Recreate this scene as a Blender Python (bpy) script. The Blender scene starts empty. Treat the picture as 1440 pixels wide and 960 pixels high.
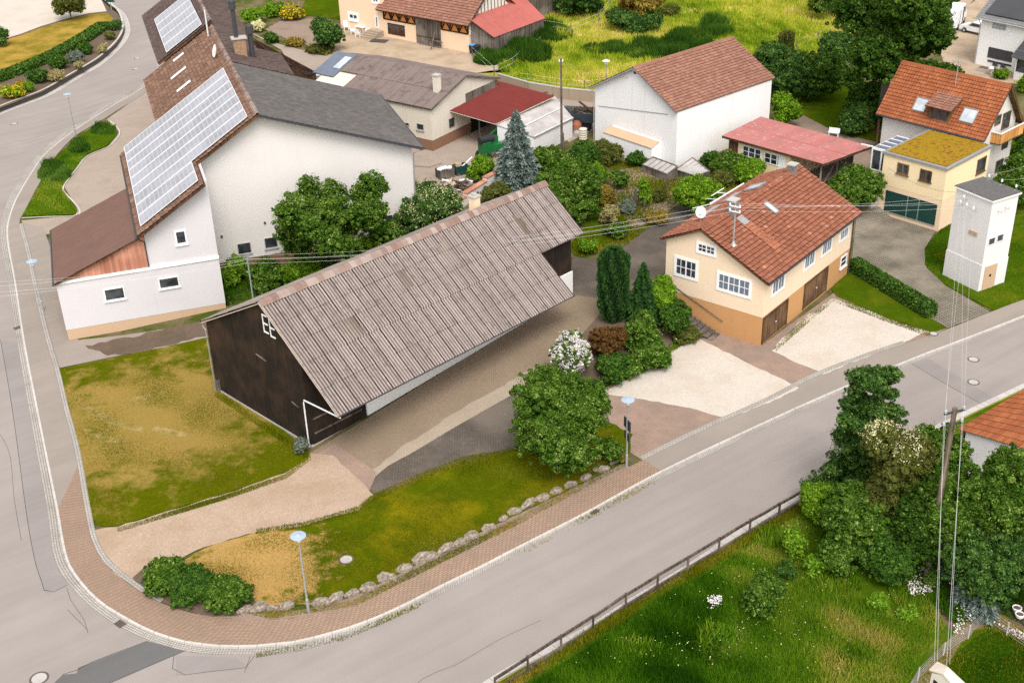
import bpy, bmesh, math, random
import numpy as np
from mathutils import Vector, Matrix

# ------------------------------------------------------------------ camera, light, exposure
SC = bpy.context.scene
COL = SC.collection
R = math.radians
FOC, PITCH, ROLL, CAMH = 1761.83, 0.50593, -0.031745, 46.0      # focal length in px of a 1440 px wide frame
_c, _s = math.cos(PITCH), math.sin(PITCH)
FW = np.array([0, _c, -_s]); _rt = np.array([1., 0, 0]); _up = np.array([0, _s, _c])
RT = _rt * math.cos(ROLL) + _up * math.sin(ROLL)
UP = _up * math.cos(ROLL) - _rt * math.sin(ROLL)
EYE = np.array([0, 0, CAMH])
cam = bpy.data.cameras.new('camera'); camo = bpy.data.objects.new('camera', cam); COL.objects.link(camo)
cam.sensor_fit = 'HORIZONTAL'; cam.sensor_width = 36.0; cam.lens = FOC / 1440 * 36.0
cam.clip_start = 0.5; cam.clip_end = 2000
mw = Matrix([[RT[0], UP[0], -FW[0], 0], [RT[1], UP[1], -FW[1], 0], [RT[2], UP[2], -FW[2], CAMH], [0, 0, 0, 1]])
camo.matrix_world = mw
SC.camera = camo

SUN_EL, SUN_AZ = R(56), R(172)          # azimuth clockwise from +Y: high, from behind the viewer, veiled by cloud
world = bpy.data.worlds.new('World'); SC.world = world; world.use_nodes = True
wn = world.node_tree; wn.nodes.clear()
sky = wn.nodes.new('ShaderNodeTexSky'); sky.sky_type = 'NISHITA'; sky.sun_disc = False
sky.sun_elevation = SUN_EL; sky.sun_rotation = SUN_AZ
sky.air_density = 0.7; sky.dust_density = 3.0; sky.ozone_density = 0.3
hs = wn.nodes.new('ShaderNodeHueSaturation'); hs.inputs['Saturation'].default_value = 0.08   # veiled, overcast sky
bg = wn.nodes.new('ShaderNodeBackground'); bg.inputs[1].default_value = 0.15
wo = wn.nodes.new('ShaderNodeOutputWorld')
wn.links.new(sky.outputs[0], hs.inputs['Color']); wn.links.new(hs.outputs[0], bg.inputs[0]); wn.links.new(bg.outputs[0], wo.inputs[0])
sl = bpy.data.lights.new('sun', 'SUN'); sl.energy = 0.75; sl.angle = R(25); sl.color = (1.0, 0.92, 0.84)
so = bpy.data.objects.new('sun', sl); COL.objects.link(so)
_d = Vector((math.sin(SUN_AZ) * math.cos(SUN_EL), math.cos(SUN_AZ) * math.cos(SUN_EL), math.sin(SUN_EL)))
so.rotation_euler = _d.to_track_quat('Z', 'Y').to_euler(); so.location = (60, -40, 90)
SC.view_settings.view_transform = 'Standard'; SC.view_settings.look = 'None'
SC.view_settings.exposure = 1.1; SC.view_settings.gamma = 1.0
SC.view_settings.use_curve_mapping = False
SC.render.engine = 'CYCLES'
SC.cycles.use_denoising = False; SC.cycles.use_adaptive_sampling = False; SC.cycles.use_light_tree = False; SC.cycles.sample_clamp_indirect = 3.0
SC.cycles.max_bounces = 5; SC.cycles.diffuse_bounces = 3; SC.cycles.glossy_bounces = 2
SC.cycles.transmission_bounces = 3; SC.cycles.transparent_max_bounces = 6
SC.cycles.caustics_reflective = False; SC.cycles.caustics_refractive = False

# ------------------------------------------------------------------ measuring: the lie of the land and where a photo pixel meets it
P1 = np.array([-13.46, 69.35]); DS = np.array([math.cos(.783), math.sin(.783)]); DT = np.array([-DS[1], DS[0]])
def st(x, y):
    q = np.array([x, y]) - P1
    return q @ DS, q @ DT
def hgt(x, y):                       # yards and gardens climb away from the road to a terrace
    s, t = st(x, y)
    return max(0., min(.06 * s, .5 * (t + 9.5), 1.8, .1 * (x + 52)))
def ray(px, py):
    return FW + RT * (px - 720) / FOC - UP * (py - 480) / FOC
def at(px, py, z=0.):                # pixel of the 1440x960 photograph -> point at height z
    d = ray(px, py)
    return EYE + d * ((z - CAMH) / d[2])
def atg(px, py, lv=0.):              # pixel -> point on the ground
    z = lv
    for _ in range(30):
        P = at(px, py, z); z = hgt(P[0], P[1]) + lv
    return at(px, py, z)
class Frame:                         # a building's own axes: u, v along its walls, z up
    def __init__(s, x, y, a):
        s.x, s.y, s.a = x, y, a; s.c, s.s = math.cos(a), math.sin(a)
    def p(s, u, v, z):
        return (s.x + s.c * u - s.s * v, s.y + s.s * u + s.c * v, z)
    def loc(s, P):
        dx, dy = P[0] - s.x, P[1] - s.y
        return np.array([s.c * dx + s.s * dy, -s.s * dx + s.c * dy, P[2]])
    def hit(s, px, py, A, B, Cc, D):  # where the line of sight meets the plane A u + B v + C z = D
        o = s.loc(EYE); d = s.loc(at(px, py, 0.)) - o
        n = np.array([A, B, Cc]); t = (D - n @ o) / (n @ d)
        return o + t * d

# ------------------------------------------------------------------ objects
WL = {}                              # world location of each thing's base
def tag(o, label=None, cat=None, group=None, kind=None):
    if label: o['label'] = label
    if cat: o['category'] = cat
    if group: o['group'] = group
    if kind: o['kind'] = kind
    return o
def thing(name, label, cat, loc, group=None):
    o = bpy.data.objects.new(name, None); COL.objects.link(o); o.location = loc
    o.empty_display_size = .2
    WL[o.name] = Vector(loc)
    return tag(o, label, cat, group)
def link_mesh(name, me, mats, parent=None, loc=None):
    o = bpy.data.objects.new(name, me); COL.objects.link(o)
    for m in (mats if isinstance(mats, (list, tuple)) else [mats]): me.materials.append(m)
    if parent is not None:
        o.parent = parent; off = WL[parent.name]
    else:
        off = Vector(loc) if loc is not None else Vector((0, 0, 0)); o.location = off
    WL[o.name] = off
    if off.length > 0: me.transform(Matrix.Translation(-off))
    return o
class MB:
    """collects faces in world coordinates; build() links them as one mesh object"""
    def __init__(s): s.v = []; s.f = []; s.m = []; s.uv = []; s.r = []
    def face(s, pts, m=0, uv=None, r=0.5):
        i = len(s.v); s.v.extend(tuple(map(float, p)) for p in pts); s.f.append(tuple(range(i, i + len(pts))))
        s.m.append(m); s.r.append(r)
        s.uv.extend(uv if uv else [(0., 0.)] * len(pts))
    def hexa(s, b, t, m=0, r=0.5):       # bottom loop, top loop (counter-clockwise seen from above)
        n = len(b)
        s.face(b[::-1], m, r=r); s.face(t, m, r=r)
        for i in range(n):
            j = (i + 1) % n
            L = math.dist(b[i], b[j]); H = math.dist(b[i], t[i])
            s.face([b[i], b[j], t[j], t[i]], m, [(0, 0), (L, 0), (L, H), (0, H)], r)
    def box(s, F, u0, u1, v0, v1, z0, z1, m=0, r=0.5):
        q = [(u0, v0), (u1, v0), (u1, v1), (u0, v1)]
        s.hexa([F.p(a, b, z0) for a, b in q], [F.p(a, b, z1) for a, b in q], m, r)
    def tube(s, pts, rad, n=6, m=0, r=0.5, cap=True):
        pts = [Vector(p) for p in pts]
        rad = rad if isinstance(rad, (list, tuple)) else [rad] * len(pts)
        rings = []
        for i, p in enumerate(pts):
            d = (pts[min(i + 1, len(pts) - 1)] - pts[max(i - 1, 0)]).normalized()
            a = Vector((0, 0, 1)) if abs(d.z) < .9 else Vector((1, 0, 0))
            x = d.cross(a).normalized(); y = d.cross(x)
            rings.append([p + (x * math.cos(2 * math.pi * k / n) + y * math.sin(2 * math.pi * k / n)) * rad[i] for k in range(n)])
        for i in range(len(rings) - 1):
            for k in range(n):
                l = (k + 1) % n
                s.face([rings[i][l], rings[i][k], rings[i + 1][k], rings[i + 1][l]], m, r=r)
        if cap: s.face(rings[0], m, r=r); s.face(rings[-1][::-1], m, r=r)
    def bar(s, a, b, w, h=None, m=0, r=0.5):   # a square timber from a to b
        h = h or w
        a, b = Vector(a), Vector(b); d = (b - a).normalized()
        up = Vector((0, 0, 1)) if abs(d.z) < .95 else Vector((0, 1, 0))
        x = d.cross(up).normalized() * (w / 2); y = x.cross(d).normalized() * (h / 2)
        s.hexa([a - x - y, a + x - y, a + x + y, a - x + y], [b - x - y, b + x - y, b + x + y, b - x + y], m, r)
    def lathe(s, c, prof, n=12, m=0, r=0.5):   # prof: (radius, z) about the vertical through c
        c = Vector(c)
        rings = [[c + Vector((q * math.cos(2 * math.pi * k / n), q * math.sin(2 * math.pi * k / n), z)) for k in range(n)] for q, z in prof]
        for i in range(len(rings) - 1):
            for k in range(n):
                l = (k + 1) % n
                s.face([rings[i][k], rings[i][l], rings[i + 1][l], rings[i + 1][k]], m, r=r)
        s.face(rings[0][::-1], m, r=r); s.face(rings[-1], m, r=r)
    def build(s, name, mats, parent=None, loc=None, smooth=False, merge=False):
        me = bpy.data.meshes.new(name)
        me.from_pydata(s.v, [], s.f)
        me.polygons.foreach_set('material_index', s.m)
        uvl = me.uv_layers.new(name='uv'); uvl.data.foreach_set('uv', np.array(s.uv, dtype=np.float32).ravel())
        at_ = me.attributes.new('rv', 'FLOAT', 'FACE'); at_.data.foreach_set('value', np.array(s.r, dtype=np.float32))
        if merge:
            bm = bmesh.new(); bm.from_mesh(me); bmesh.ops.remove_doubles(bm, verts=bm.verts, dist=1e-4); bm.to_mesh(me); bm.free()
        if smooth: me.polygons.foreach_set('use_smooth', [True] * len(me.polygons))
        me.update()
        return link_mesh(name, me, mats, parent, loc)
def np_mesh(name, co, nv, rv, mats, parent=None, loc=None):
    """many separate faces of nv vertices each, from a numpy array"""
    me = bpy.data.meshes.new(name)
    nf = len(co) // nv
    me.vertices.add(len(co)); me.vertices.foreach_set('co', co.astype(np.float32).ravel())
    me.loops.add(len(co)); me.loops.foreach_set('vertex_index', np.arange(len(co), dtype=np.int32))
    me.polygons.add(nf); me.polygons.foreach_set('loop_start', np.arange(0, len(co), nv, dtype=np.int32))
    a = me.attributes.new('rv', 'FLOAT', 'FACE'); a.data.foreach_set('value', rv.astype(np.float32))
    me.update(); me.validate()
    return link_mesh(name, me, mats, parent, loc)
def copy_tree(o, parent=None):
    kids = [c for c in bpy.data.objects if c.parent == o]
    c = o.copy(); COL.objects.link(c); WL[c.name] = WL[o.name]
    if parent is not None: c.parent = parent
    for k in kids: copy_tree(k, c)
    return c
# ------------------------------------------------------------------ materials (all node based)
class Nd:
    def __init__(s, name):
        s.mat = bpy.data.materials.new(name); s.mat.use_nodes = True
        s.t = s.mat.node_tree; s.t.nodes.clear()
        s.out = s.t.nodes.new('ShaderNodeOutputMaterial')
        s.tc = s.t.nodes.new('ShaderNodeTexCoord')
        s.obj = s.tc.outputs['Object']; s.uv = s.tc.outputs['UV']
    def n(s, typ, **k):
        q = s.t.nodes.new(typ)
        for a, b in k.items(): setattr(q, a, b)
        return q
    def set(s, sock, val):
        if hasattr(val, 'is_linked') or isinstance(val, bpy.types.NodeSocket): s.t.links.new(val, sock)
        else:
            if sock.type == 'RGBA' and len(val) == 3: val = (*val, 1)
            sock.default_value = val
    def map(s, vec, scale=(1, 1, 1), rot=(0, 0, 0), loc=(0, 0, 0)):
        q = s.n('ShaderNodeMapping'); s.set(q.inputs[0], vec)
        q.inputs['Scale'].default_value = scale; q.inputs['Rotation'].default_value = rot; q.inputs['Location'].default_value = loc
        return q.outputs[0]
    def noise(s, scale, detail=4, rough=.55, vec=None, dist=0.):
        q = s.n('ShaderNodeTexNoise'); s.set(q.inputs['Vector'], vec or s.obj)
        q.inputs['Scale'].default_value = scale; q.inputs['Detail'].default_value = detail
        q.inputs['Roughness'].default_value = rough; q.inputs['Distortion'].default_value = dist
        return q.outputs['Fac']
    def voro(s, scale, vec=None, feature='F1', out='Distance'):
        q = s.n('ShaderNodeTexVoronoi', feature=feature); s.set(q.inputs['Vector'], vec or s.obj)
        q.inputs['Scale'].default_value = scale
        return q.outputs[out]
    def ramp(s, fac, stops, interp='LINEAR'):
        q = s.n('ShaderNodeValToRGB'); s.set(q.inputs[0], fac); cr = q.color_ramp; cr.interpolation = interp
        while len(cr.elements) < len(stops): cr.elements.new(.5)
        for e, (p, c) in zip(cr.elements, stops):
            e.position = p; e.color = (*c, 1) if len(c) == 3 else c
        return q.outputs[0]
    def val(s, fac, lo, hi):             # 0..1 mask between two thresholds
        q = s.n('ShaderNodeMapRange'); q.clamp = True; s.set(q.inputs[0], fac)
        q.inputs[1].default_value = lo; q.inputs[2].default_value = hi
        return q.outputs[0]
    def mix(s, fac, a, b, mode='MIX'):
        q = s.n('ShaderNodeMix', data_type='RGBA', blend_type=mode)
        s.set(q.inputs[0], fac); s.set(q.inputs[6], a); s.set(q.inputs[7], b)
        return q.outputs[2]
    def math(s, op, a, b=0.):
        q = s.n('ShaderNodeMath', operation=op); s.set(q.inputs[0], a); s.set(q.inputs[1], b)
        return q.outputs[0]
    def attr(s, nm='rv'):
        q = s.n('ShaderNodeAttribute'); q.attribute_name = nm
        return q.outputs['Fac']
    def brick(s, vec, c1, c2, mortar, w, h, mw=.01, offset=.5):
        q = s.n('ShaderNodeTexBrick'); s.set(q.inputs['Vector'], vec); q.offset = offset
        s.set(q.inputs['Color1'], c1); s.set(q.inputs['Color2'], c2); s.set(q.inputs['Mortar'], mortar)
        q.inputs['Scale'].default_value = 1.; q.inputs['Mortar Size'].default_value = mw
        q.inputs['Brick Width'].default_value = w; q.inputs['Row Height'].default_value = h
        return q
    def bump(s, h, dist, strength=1.):
        q = s.n('ShaderNodeBump'); s.set(q.inputs['Height'], h); q.inputs['Distance'].default_value = dist
        q.inputs['Strength'].default_value = strength
        return q.outputs[0]
    def done(s, col, rough=.85, normal=None, metal=0., spec=.3, trans=0.):
        q = s.n('ShaderNodeBsdfPrincipled')
        s.set(q.inputs['Base Color'], col); s.set(q.inputs['Roughness'], rough); q.inputs['Metallic'].default_value = metal
        q.inputs['Specular IOR Level'].default_value = spec
        if normal is not None: s.t.links.new(normal, q.inputs['Normal'])
        o = q.outputs[0]
        if trans:
            tr = s.n('ShaderNodeBsdfTranslucent'); s.set(tr.inputs[0], col)
            mx = s.n('ShaderNodeMixShader'); mx.inputs[0].default_value = trans
            s.t.links.new(o, mx.inputs[1]); s.t.links.new(tr.outputs[0], mx.inputs[2]); o = mx.outputs[0]
        s.t.links.new(o, s.out.inputs[0])
        return s.mat
def plain(name, col, rough=.7, var=.12, scale=3., metal=0., spec=.3, fine=0.):
    k = Nd(name); c2 = tuple(max(0, x * (1 - var)) for x in col); c3 = tuple(min(1, x * (1 + var * .6)) for x in col)
    col_ = k.ramp(k.noise(scale, 5, .6), [(.3, c2), (.7, c3)])
    nrm = k.bump(k.noise(40, 2), .01, fine) if fine else None
    return k.done(col_, rough, nrm, metal, spec)
def plaster(name, col, stain=(.45, .42, .37), amount=.35, streak=.25):
    k = Nd(name)
    big = k.noise(.35, 5, .6)
    c = k.mix(k.math('MULTIPLY', k.val(big, .45, .75), amount), col, tuple(x * .82 for x in col))
    v = k.map(k.obj, (2.2, 2.2, .12))
    c = k.mix(k.math('MULTIPLY', k.val(k.noise(1., 4, .65, v), .56, .78), streak), c, stain)
    c = k.mix(k.math('MULTIPLY', k.val(k.noise(7, 3), .5, .8), .10), c, tuple(x * .7 for x in col))
    return k.done(c, .92, k.bump(k.noise(28, 3), .01, .35), spec=.15)
def tiles(name, stops, lichen=None, lich_amt=.3, dark=None, dark_amt=.3, rough=.85, lscale=1.2):
    k = Nd(name)
    c = k.ramp(k.attr(), stops)
    c = k.mix(k.math('MULTIPLY', k.val(k.noise(.5, 5, .6), .4, .7), .35), c, tuple(x * .55 for x in stops[len(stops) // 2][1]))
    if dark: c = k.mix(k.math('MULTIPLY', k.val(k.noise(lscale * 1.7, 6, .7), .52, .66), dark_amt), c, dark)
    if lichen: c = k.mix(k.math('MULTIPLY', k.val(k.noise(lscale * 5, 5, .75), .58, .68), lich_amt), c, lichen)
    return k.done(c, rough, k.bump(k.noise(25, 3), .01, .5), spec=.2)
def foliage(name, stops, trans=.25):
    k = Nd(name)
    c = k.ramp(k.attr(), stops)
    return k.done(c, .8, spec=.03, trans=trans)

m_asph = Nd('asphalt')
def _asph(k, base, warm=(1, .95, .9), streaks=True):
    b = tuple(base * w for w in warm)
    c = k.ramp(k.noise(.12, 5, .6), [(.35, tuple(x * .88 for x in b)), (.65, tuple(x * 1.1 for x in b))])
    c = k.mix(.5, c, k.ramp(k.noise(12, 4, .85), [(.3, tuple(x * .78 for x in b)), (.5, b), (.7, tuple(x * 1.2 for x in b))]))
    tr = k.noise(1., 4, .6, k.map(k.map(k.obj, rot=(0, 0, -.62)), (.05, .8, 1)))       # worn lanes along the through road
    c = k.mix(k.math('MULTIPLY', k.val(tr, .40, .66), .36), c, tuple(x * .74 for x in b))
    c = k.mix(k.math('MULTIPLY', k.val(k.noise(.16, 3), .5, .68), .22), c, tuple(min(1, x * 1.25) for x in b))
    c = k.mix(k.math('MULTIPLY', k.val(k.noise(1.3, 8, .78), .60, .74), .40), c, tuple(x * .55 for x in b))
    c = k.mix(k.math('MULTIPLY', k.val(k.noise(.9, 6, .7), .62, .8), .25), c, tuple(x * .7 for x in b))
    return k.done(c, .9, k.bump(k.noise(90, 2), .006, .5), spec=.2)
m_asph = _asph(m_asph, .272, (1.045, .91, .84))
m_asph_patch = _asph(Nd('asphalt_new'), .125, (1, .97, .95))
m_asph_blue = _asph(Nd('asphalt_smooth'), .245, (1.03, .915, .86))
m_asph_path = _asph(Nd('asphalt_pavement'), .25, (1.1, .93, .80))
m_tar = plain('tar', (.035, .034, .034), .6)

def paver(name, c1, c2, mortar, w=.22, h=.11, mw=.012, dirt=(.05, .045, .035), amt=.4, uv=True, rot=0., tint=None, offset=.5):
    k = Nd(name); vec = k.uv if uv else k.map(k.obj, rot=(0, 0, rot))
    q = k.brick(vec, c1, c2, mortar, w, h, mw, offset)
    c = q.outputs['Color']
    c = k.mix(.35, c, k.ramp(k.noise(9, 4, .7), [(.3, tuple(x * .6 for x in c1)), (.7, tuple(min(1, x * 1.35) for x in c2))]))
    c = k.mix(k.math('MULTIPLY', k.val(k.noise(.45, 6, .65), .45, .72), amt), c, dirt)
    if tint: c = k.mix(k.math('MULTIPLY', k.val(k.noise(.22, 4, .6), .45, .65), .6), c, tint)
    return k.done(c, .9, k.bump(q.outputs['Fac'], -.008, .6), spec=.2)
m_brickpave = paver('brick_paving', (.375, .25, .175), (.29, .195, .14), (.11, .082, .06), .30, .15, .022, (.15, .12, .095), .3)
m_sett = paver('gutter_setts', (.50, .46, .41), (.37, .335, .30), (.085, .078, .07), .16, .15, .022, (.13, .115, .09), .4)
m_edge = paver('edging_stone', (.42, .39, .35), (.34, .315, .285), (.12, .11, .09), .28, .17, .02, (.16, .13, .10), .4)
m_kerb = paver('kerb_stone', (.52, .49, .45), (.46, .43, .40), (.16, .15, .14), 1.0, .5, .02, (.25, .23, .2), .3)
m_yard_light = paver('yard_paving', (.31, .23, .165), (.25, .185, .13), (.12, .09, .06), .22, .11, .014, (.16, .12, .075), .45, False, .78, (.20, .155, .10))
m_yard_dark = paver('dark_paving', (.155, .125, .10), (.095, .078, .063), (.035, .03, .025), .24, .12, .02, (.06, .05, .04), .5, False, .78, (.185, .15, .12))
m_yard_red = paver('red_paving', (.40, .265, .20), (.32, .215, .165), (.13, .105, .085), .22, .11, .014, (.15, .115, .09), .5, False, .5, (.19, .15, .125))
m_drive = paver('driveway_paving', (.31, .26, .21), (.21, .178, .145), (.05, .05, .025), .34, .22, .055, (.07, .065, .04), .6, False, .35, (.30, .25, .20))
m_court = paver('courtyard_paving', (.37, .30, .245), (.34, .275, .225), (.25, .20, .165), .22, .11, .01, (.22, .17, .13), .4, False, .3)
def gravel(name, a, b, c_, dirt, amt, scale=38):
    k = Nd(name)
    c = k.ramp(k.noise(scale, 5, .8), [(.3, a), (.5, b), (.72, c_)])
    c = k.mix(k.math('MULTIPLY', k.val(k.noise(.35, 6, .65), .45, .72), amt), c, dirt)
    c = k.mix(k.math('MULTIPLY', k.val(k.noise(2.2, 5, .75), .56, .74), amt * .6), c, tuple(x * .75 for x in dirt))
    c = k.mix(k.math('MULTIPLY', k.val(k.noise(4, 5, .7), .62, .70), .35), c, (.16, .14, .06))
    return k.done(c, .95, k.bump(k.noise(60, 3), .012, .6), spec=.1)
m_gravel = gravel('light_gravel', (.37, .32, .265), (.51, .452, .39), (.63, .57, .505), (.42, .335, .245), .5, 13)
m_gravel_drive = gravel('drive_gravel', (.25, .18, .125), (.385, .285, .21), (.53, .415, .315), (.30, .205, .13), .7, 13)
m_dirt = gravel('bare_earth', (.30, .22, .15), (.42, .32, .225), (.52, .42, .31), (.24, .17, .11), .7, 20)
m_path = gravel('trodden_earth', (.15, .11, .07), (.23, .17, .115), (.32, .25, .17), (.12, .12, .04), .6, 14)
m_soil = gravel('garden_soil', (.075, .052, .036), (.13, .092, .066), (.20, .15, .115), (.07, .05, .03), .6, 12)
m_soil_red = gravel('pale_soil', (.17, .12, .09), (.26, .19, .15), (.36, .28, .22), (.14, .1, .07), .5, 10)

def grass(name, g1, g2, dry, dry_amt, dscale=.28, lo=.45, hi=.62, around=None, spot=None):
    k = Nd(name)
    c = k.ramp(k.noise(14, 5, .75), [(.3, tuple(x * .55 for x in g1)), (.5, g1), (.72, g2)])
    c = k.mix(k.math('MULTIPLY', k.val(k.noise(.9, 5, .65), .4, .65), .45), c, tuple(x * .62 for x in g1))
    d = k.ramp(k.noise(22, 4, .7), [(.3, tuple(x * .65 for x in dry)), (.7, tuple(min(1, x * 1.3) for x in dry))])
    nz = k.noise(dscale, 10, .68)
    if around:                       # parched in the middle, greener towards the edges
        ln = k.n('ShaderNodeVectorMath', operation='DISTANCE'); k.set(ln.inputs[0], k.obj); ln.inputs[1].default_value = tuple(map(float, around[0]))
        nz = k.math('SUBTRACT', k.math('ADD', nz, .28), k.math('MULTIPLY', ln.outputs['Value'], .36 / around[1]))
    msk = k.math('MULTIPLY', k.val(nz, lo, hi), dry_amt)
    c = k.mix(msk, c, d)
    if spot:                         # a scorched patch
        ln = k.n('ShaderNodeVectorMath', operation='DISTANCE'); k.set(ln.inputs[0], k.obj); ln.inputs[1].default_value = tuple(map(float, spot[0]))
        nz = k.math('SUBTRACT', k.math('ADD', k.math('MULTIPLY', k.noise(.9, 9, .7), .8), .12), k.math('MULTIPLY', ln.outputs['Value'], .30 / spot[1]))
        c = k.mix(k.math('MULTIPLY', k.val(nz, .20, .30), .92), c, k.ramp(k.noise(9, 6, .8), [(.3, tuple(x * .6 for x in spot[2])), (.7, tuple(x * 1.3 for x in spot[2]))]))
    return k.done(c, .95, k.bump(k.noise(35, 4, .8), .05, .8), spec=0.)
m_lawn_dry = grass('dry_lawn', (.085, .100, .002), (.165, .165, .005), (.33, .215, .06), .82, .55, .32, .50, (at(205, 590, .1), 7.5))
m_lawn_green = grass('green_lawn', (.07, .095, .002), (.14, .155, .004), (.25, .19, .006), .7, .22, .48, .66, None, (at(352, 798, .1), 4.6, (.44, .265, .09)))
m_lawn_tan = grass('scorched_lawn', (.10, .105, .003), (.19, .165, .01), (.46, .265, .075), .92, .6, .36, .54)
m_lawn_fresh = grass('fresh_lawn', (.055, .095, .003), (.10, .15, .006), (.18, .16, .01), .45, .3, .5, .7)
m_lawn_yellow = grass('yellow_lawn', (.20, .155, .02), (.30, .22, .03), (.42, .26, .06), .8, .35, .4, .6)
m_meadow = grass('meadow_ground', (.06, .115, .005), (.12, .18, .01), (.25, .21, .05), .6, .25, .5, .68)
m_field = grass('wild_field', (.14, .19, .010), (.30, .31, .025), (.58, .43, .10), .85, .13, .40, .62)
m_garden = grass('garden_ground', (.06, .085, .012), (.13, .15, .03), (.20, .145, .09), .8, .35, .42, .58)

# plaster, timber, roofing
m_white = plaster('white_plaster', (.66, .625, .59), amount=.3, streak=.12)
m_white_cool = plaster('cool_white_plaster', (.60, .575, .585), amount=.4, streak=.12)
m_white_old = plaster('old_white_plaster', (.70, .68, .67), stain=(.45, .41, .37), amount=.45, streak=.25)
m_cream = plaster('cream_plaster', (.77, .61, .44), amount=.2, streak=.05)
m_yellow = plaster('pale_yellow_plaster', (.84, .68, .43), amount=.15, streak=.04)
m_peach = plaster('peach_plaster', (.80, .60, .42), amount=.2, streak=.08)
m_ivory = plaster('ivory_plaster', (.66, .60, .50), stain=(.35, .29, .22), amount=.4, streak=.35)
m_orange_base = plaster('ochre_plinth', (.52, .28, .12), stain=(.3, .16, .08), amount=.3, streak=.2)
m_beige_base = plaster('beige_plinth', (.52, .36, .235), stain=(.3, .21, .14), amount=.3, streak=.2)
m_brown_base = plaster('brown_plinth', (.25, .135, .085), stain=(.15, .085, .05), amount=.3, streak=.3)
m_orange_inf = plaster('orange_infill', (.64, .25, .075), stain=(.4, .15, .05), amount=.3, streak=.2)
m_pale_frame = plaster('pale_timber_gable', (.72, .68, .60), amount=.3, streak=.2)
m_concrete = plaster('concrete', (.42, .40, .37), stain=(.2, .18, .16), amount=.5, streak=.4)
m_concrete_old = plaster('weathered_concrete', (.34, .27, .20), stain=(.12, .1, .08), amount=.6, streak=.7)
m_wall_dark = plaster('dark_stone', (.105, .092, .08), stain=(.05, .045, .04), amount=.5, streak=.5)
def planks(name, stops, w=.18, dirsock='xy', rough=.85, streak=(.02, .015, .012)):
    k = Nd(name)
    g = k.noise(1., 5, .7, k.map(k.obj, (9, 9, .25)))
    c = k.ramp(g, stops)
    c = k.mix(k.math('MULTIPLY', k.val(k.noise(1., 3, .6, k.map(k.obj, (5.5, 5.5, .04))), .5, .56), .55), c, streak)
    c = k.mix(k.math('MULTIPLY', k.val(k.noise(.5, 4), .45, .7), .4), c, tuple(x * 1.8 for x in stops[-1][1]))
    return k.done(c, rough, k.bump(g, .02, .6), spec=.15)
m_barnwood = planks('dark_barn_boards', [(.3, (.010, .008, .007)), (.55, (.022, .016, .012)), (.75, (.055, .030, .017))])
m_brownwood = planks('brown_boards', [(.3, (.035, .018, .011)), (.55, (.085, .042, .022)), (.75, (.15, .078, .04))])
m_greywood = planks('grey_boards', [(.3, (.06, .048, .038)), (.55, (.13, .11, .09)), (.75, (.24, .205, .175))])
m_redwood = planks('terracotta_boards', [(.3, (.36, .155, .10)), (.55, (.46, .21, .14)), (.75, (.54, .27, .19))], streak=(.26, .10, .065))
m_doorwood = planks('door_boards', [(.3, (.075, .042, .022)), (.55, (.13, .072, .036)), (.75, (.20, .115, .06))])
m_balcony = planks('balcony_boards', [(.3, (.46, .21, .065)), (.55, (.58, .28, .09)), (.75, (.66, .34, .12))], streak=(.25, .10, .03))
m_post = planks('weathered_post', [(.3, (.07, .05, .038)), (.55, (.15, .11, .085)), (.75, (.25, .20, .16))])
m_railwood = planks('fence_timber', [(.3, (.055, .038, .028)), (.55, (.11, .08, .06)), (.75, (.21, .17, .14))])

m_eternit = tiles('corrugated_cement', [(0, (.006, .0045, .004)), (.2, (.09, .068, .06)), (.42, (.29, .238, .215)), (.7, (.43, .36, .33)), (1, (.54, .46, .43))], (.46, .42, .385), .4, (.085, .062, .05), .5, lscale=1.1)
m_eternit_rust = tiles('corrugated_cement_rusty', [(0, (.20, .125, .095)), (.5, (.26, .165, .125)), (1, (.31, .215, .17))], (.37, .33, .29), .35, (.105, .06, .042), .5)
m_eternit_moss = tiles('corrugated_cement_mossy', [(0, (.03, .022, .016)), (.3, (.12, .09, .07)), (.6, (.205, .165, .135)), (1, (.28, .235, .20))], (.25, .2, .13), .35, (.075, .055, .04), .5)
m_ridge_cement = tiles('ridge_cement', [(0, (.20, .125, .10)), (.5, (.27, .20, .17)), (1, (.36, .29, .26))], (.5, .44, .38), .4, (.3, .12, .06), .5)
m_tile_brown = tiles('old_brown_tile', [(0, (.03, .018, .014)), (.12, (.105, .058, .042)), (.45, (.16, .088, .060)), (.8, (.22, .125, .085)), (1, (.28, .18, .12))], (.24, .20, .11), .35, (.055, .036, .03), .5)
m_tile_dark = tiles('dark_brown_tile', [(0, (.065, .045, .040)), (.5, (.09, .062, .055)), (1, (.13, .09, .075))], (.24, .17, .13), .25, (.035, .028, .026), .4)
m_tile_red = tiles('red_tile', [(0, (.035, .014, .010)), (.12, (.21, .072, .040)), (.6, (.27, .098, .056)), (.9, (.33, .13, .078)), (1, (.48, .24, .15))], (.50, .36, .26), .3, (.10, .046, .030), .6, lscale=1.6)
m_tile_orange = tiles('orange_tile', [(0, (.05, .018, .010)), (.12, (.23, .068, .028)), (.6, (.30, .092, .036)), (1, (.38, .135, .056))], (.5, .33, .17), .15, (.17, .07, .035), .5)
m_tile_fresh = tiles('fresh_orange_tile', [(0, (.08, .02, .01)), (.12, (.30, .105, .058)), (1, (.40, .16, .085))])
m_tile_rose = tiles('rose_brown_tile', [(0, (.06, .028, .02)), (.12, (.21, .095, .064)), (.6, (.27, .128, .088)), (1, (.34, .18, .13))], (.48, .36, .28), .35, (.15, .07, .05), .4)
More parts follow.
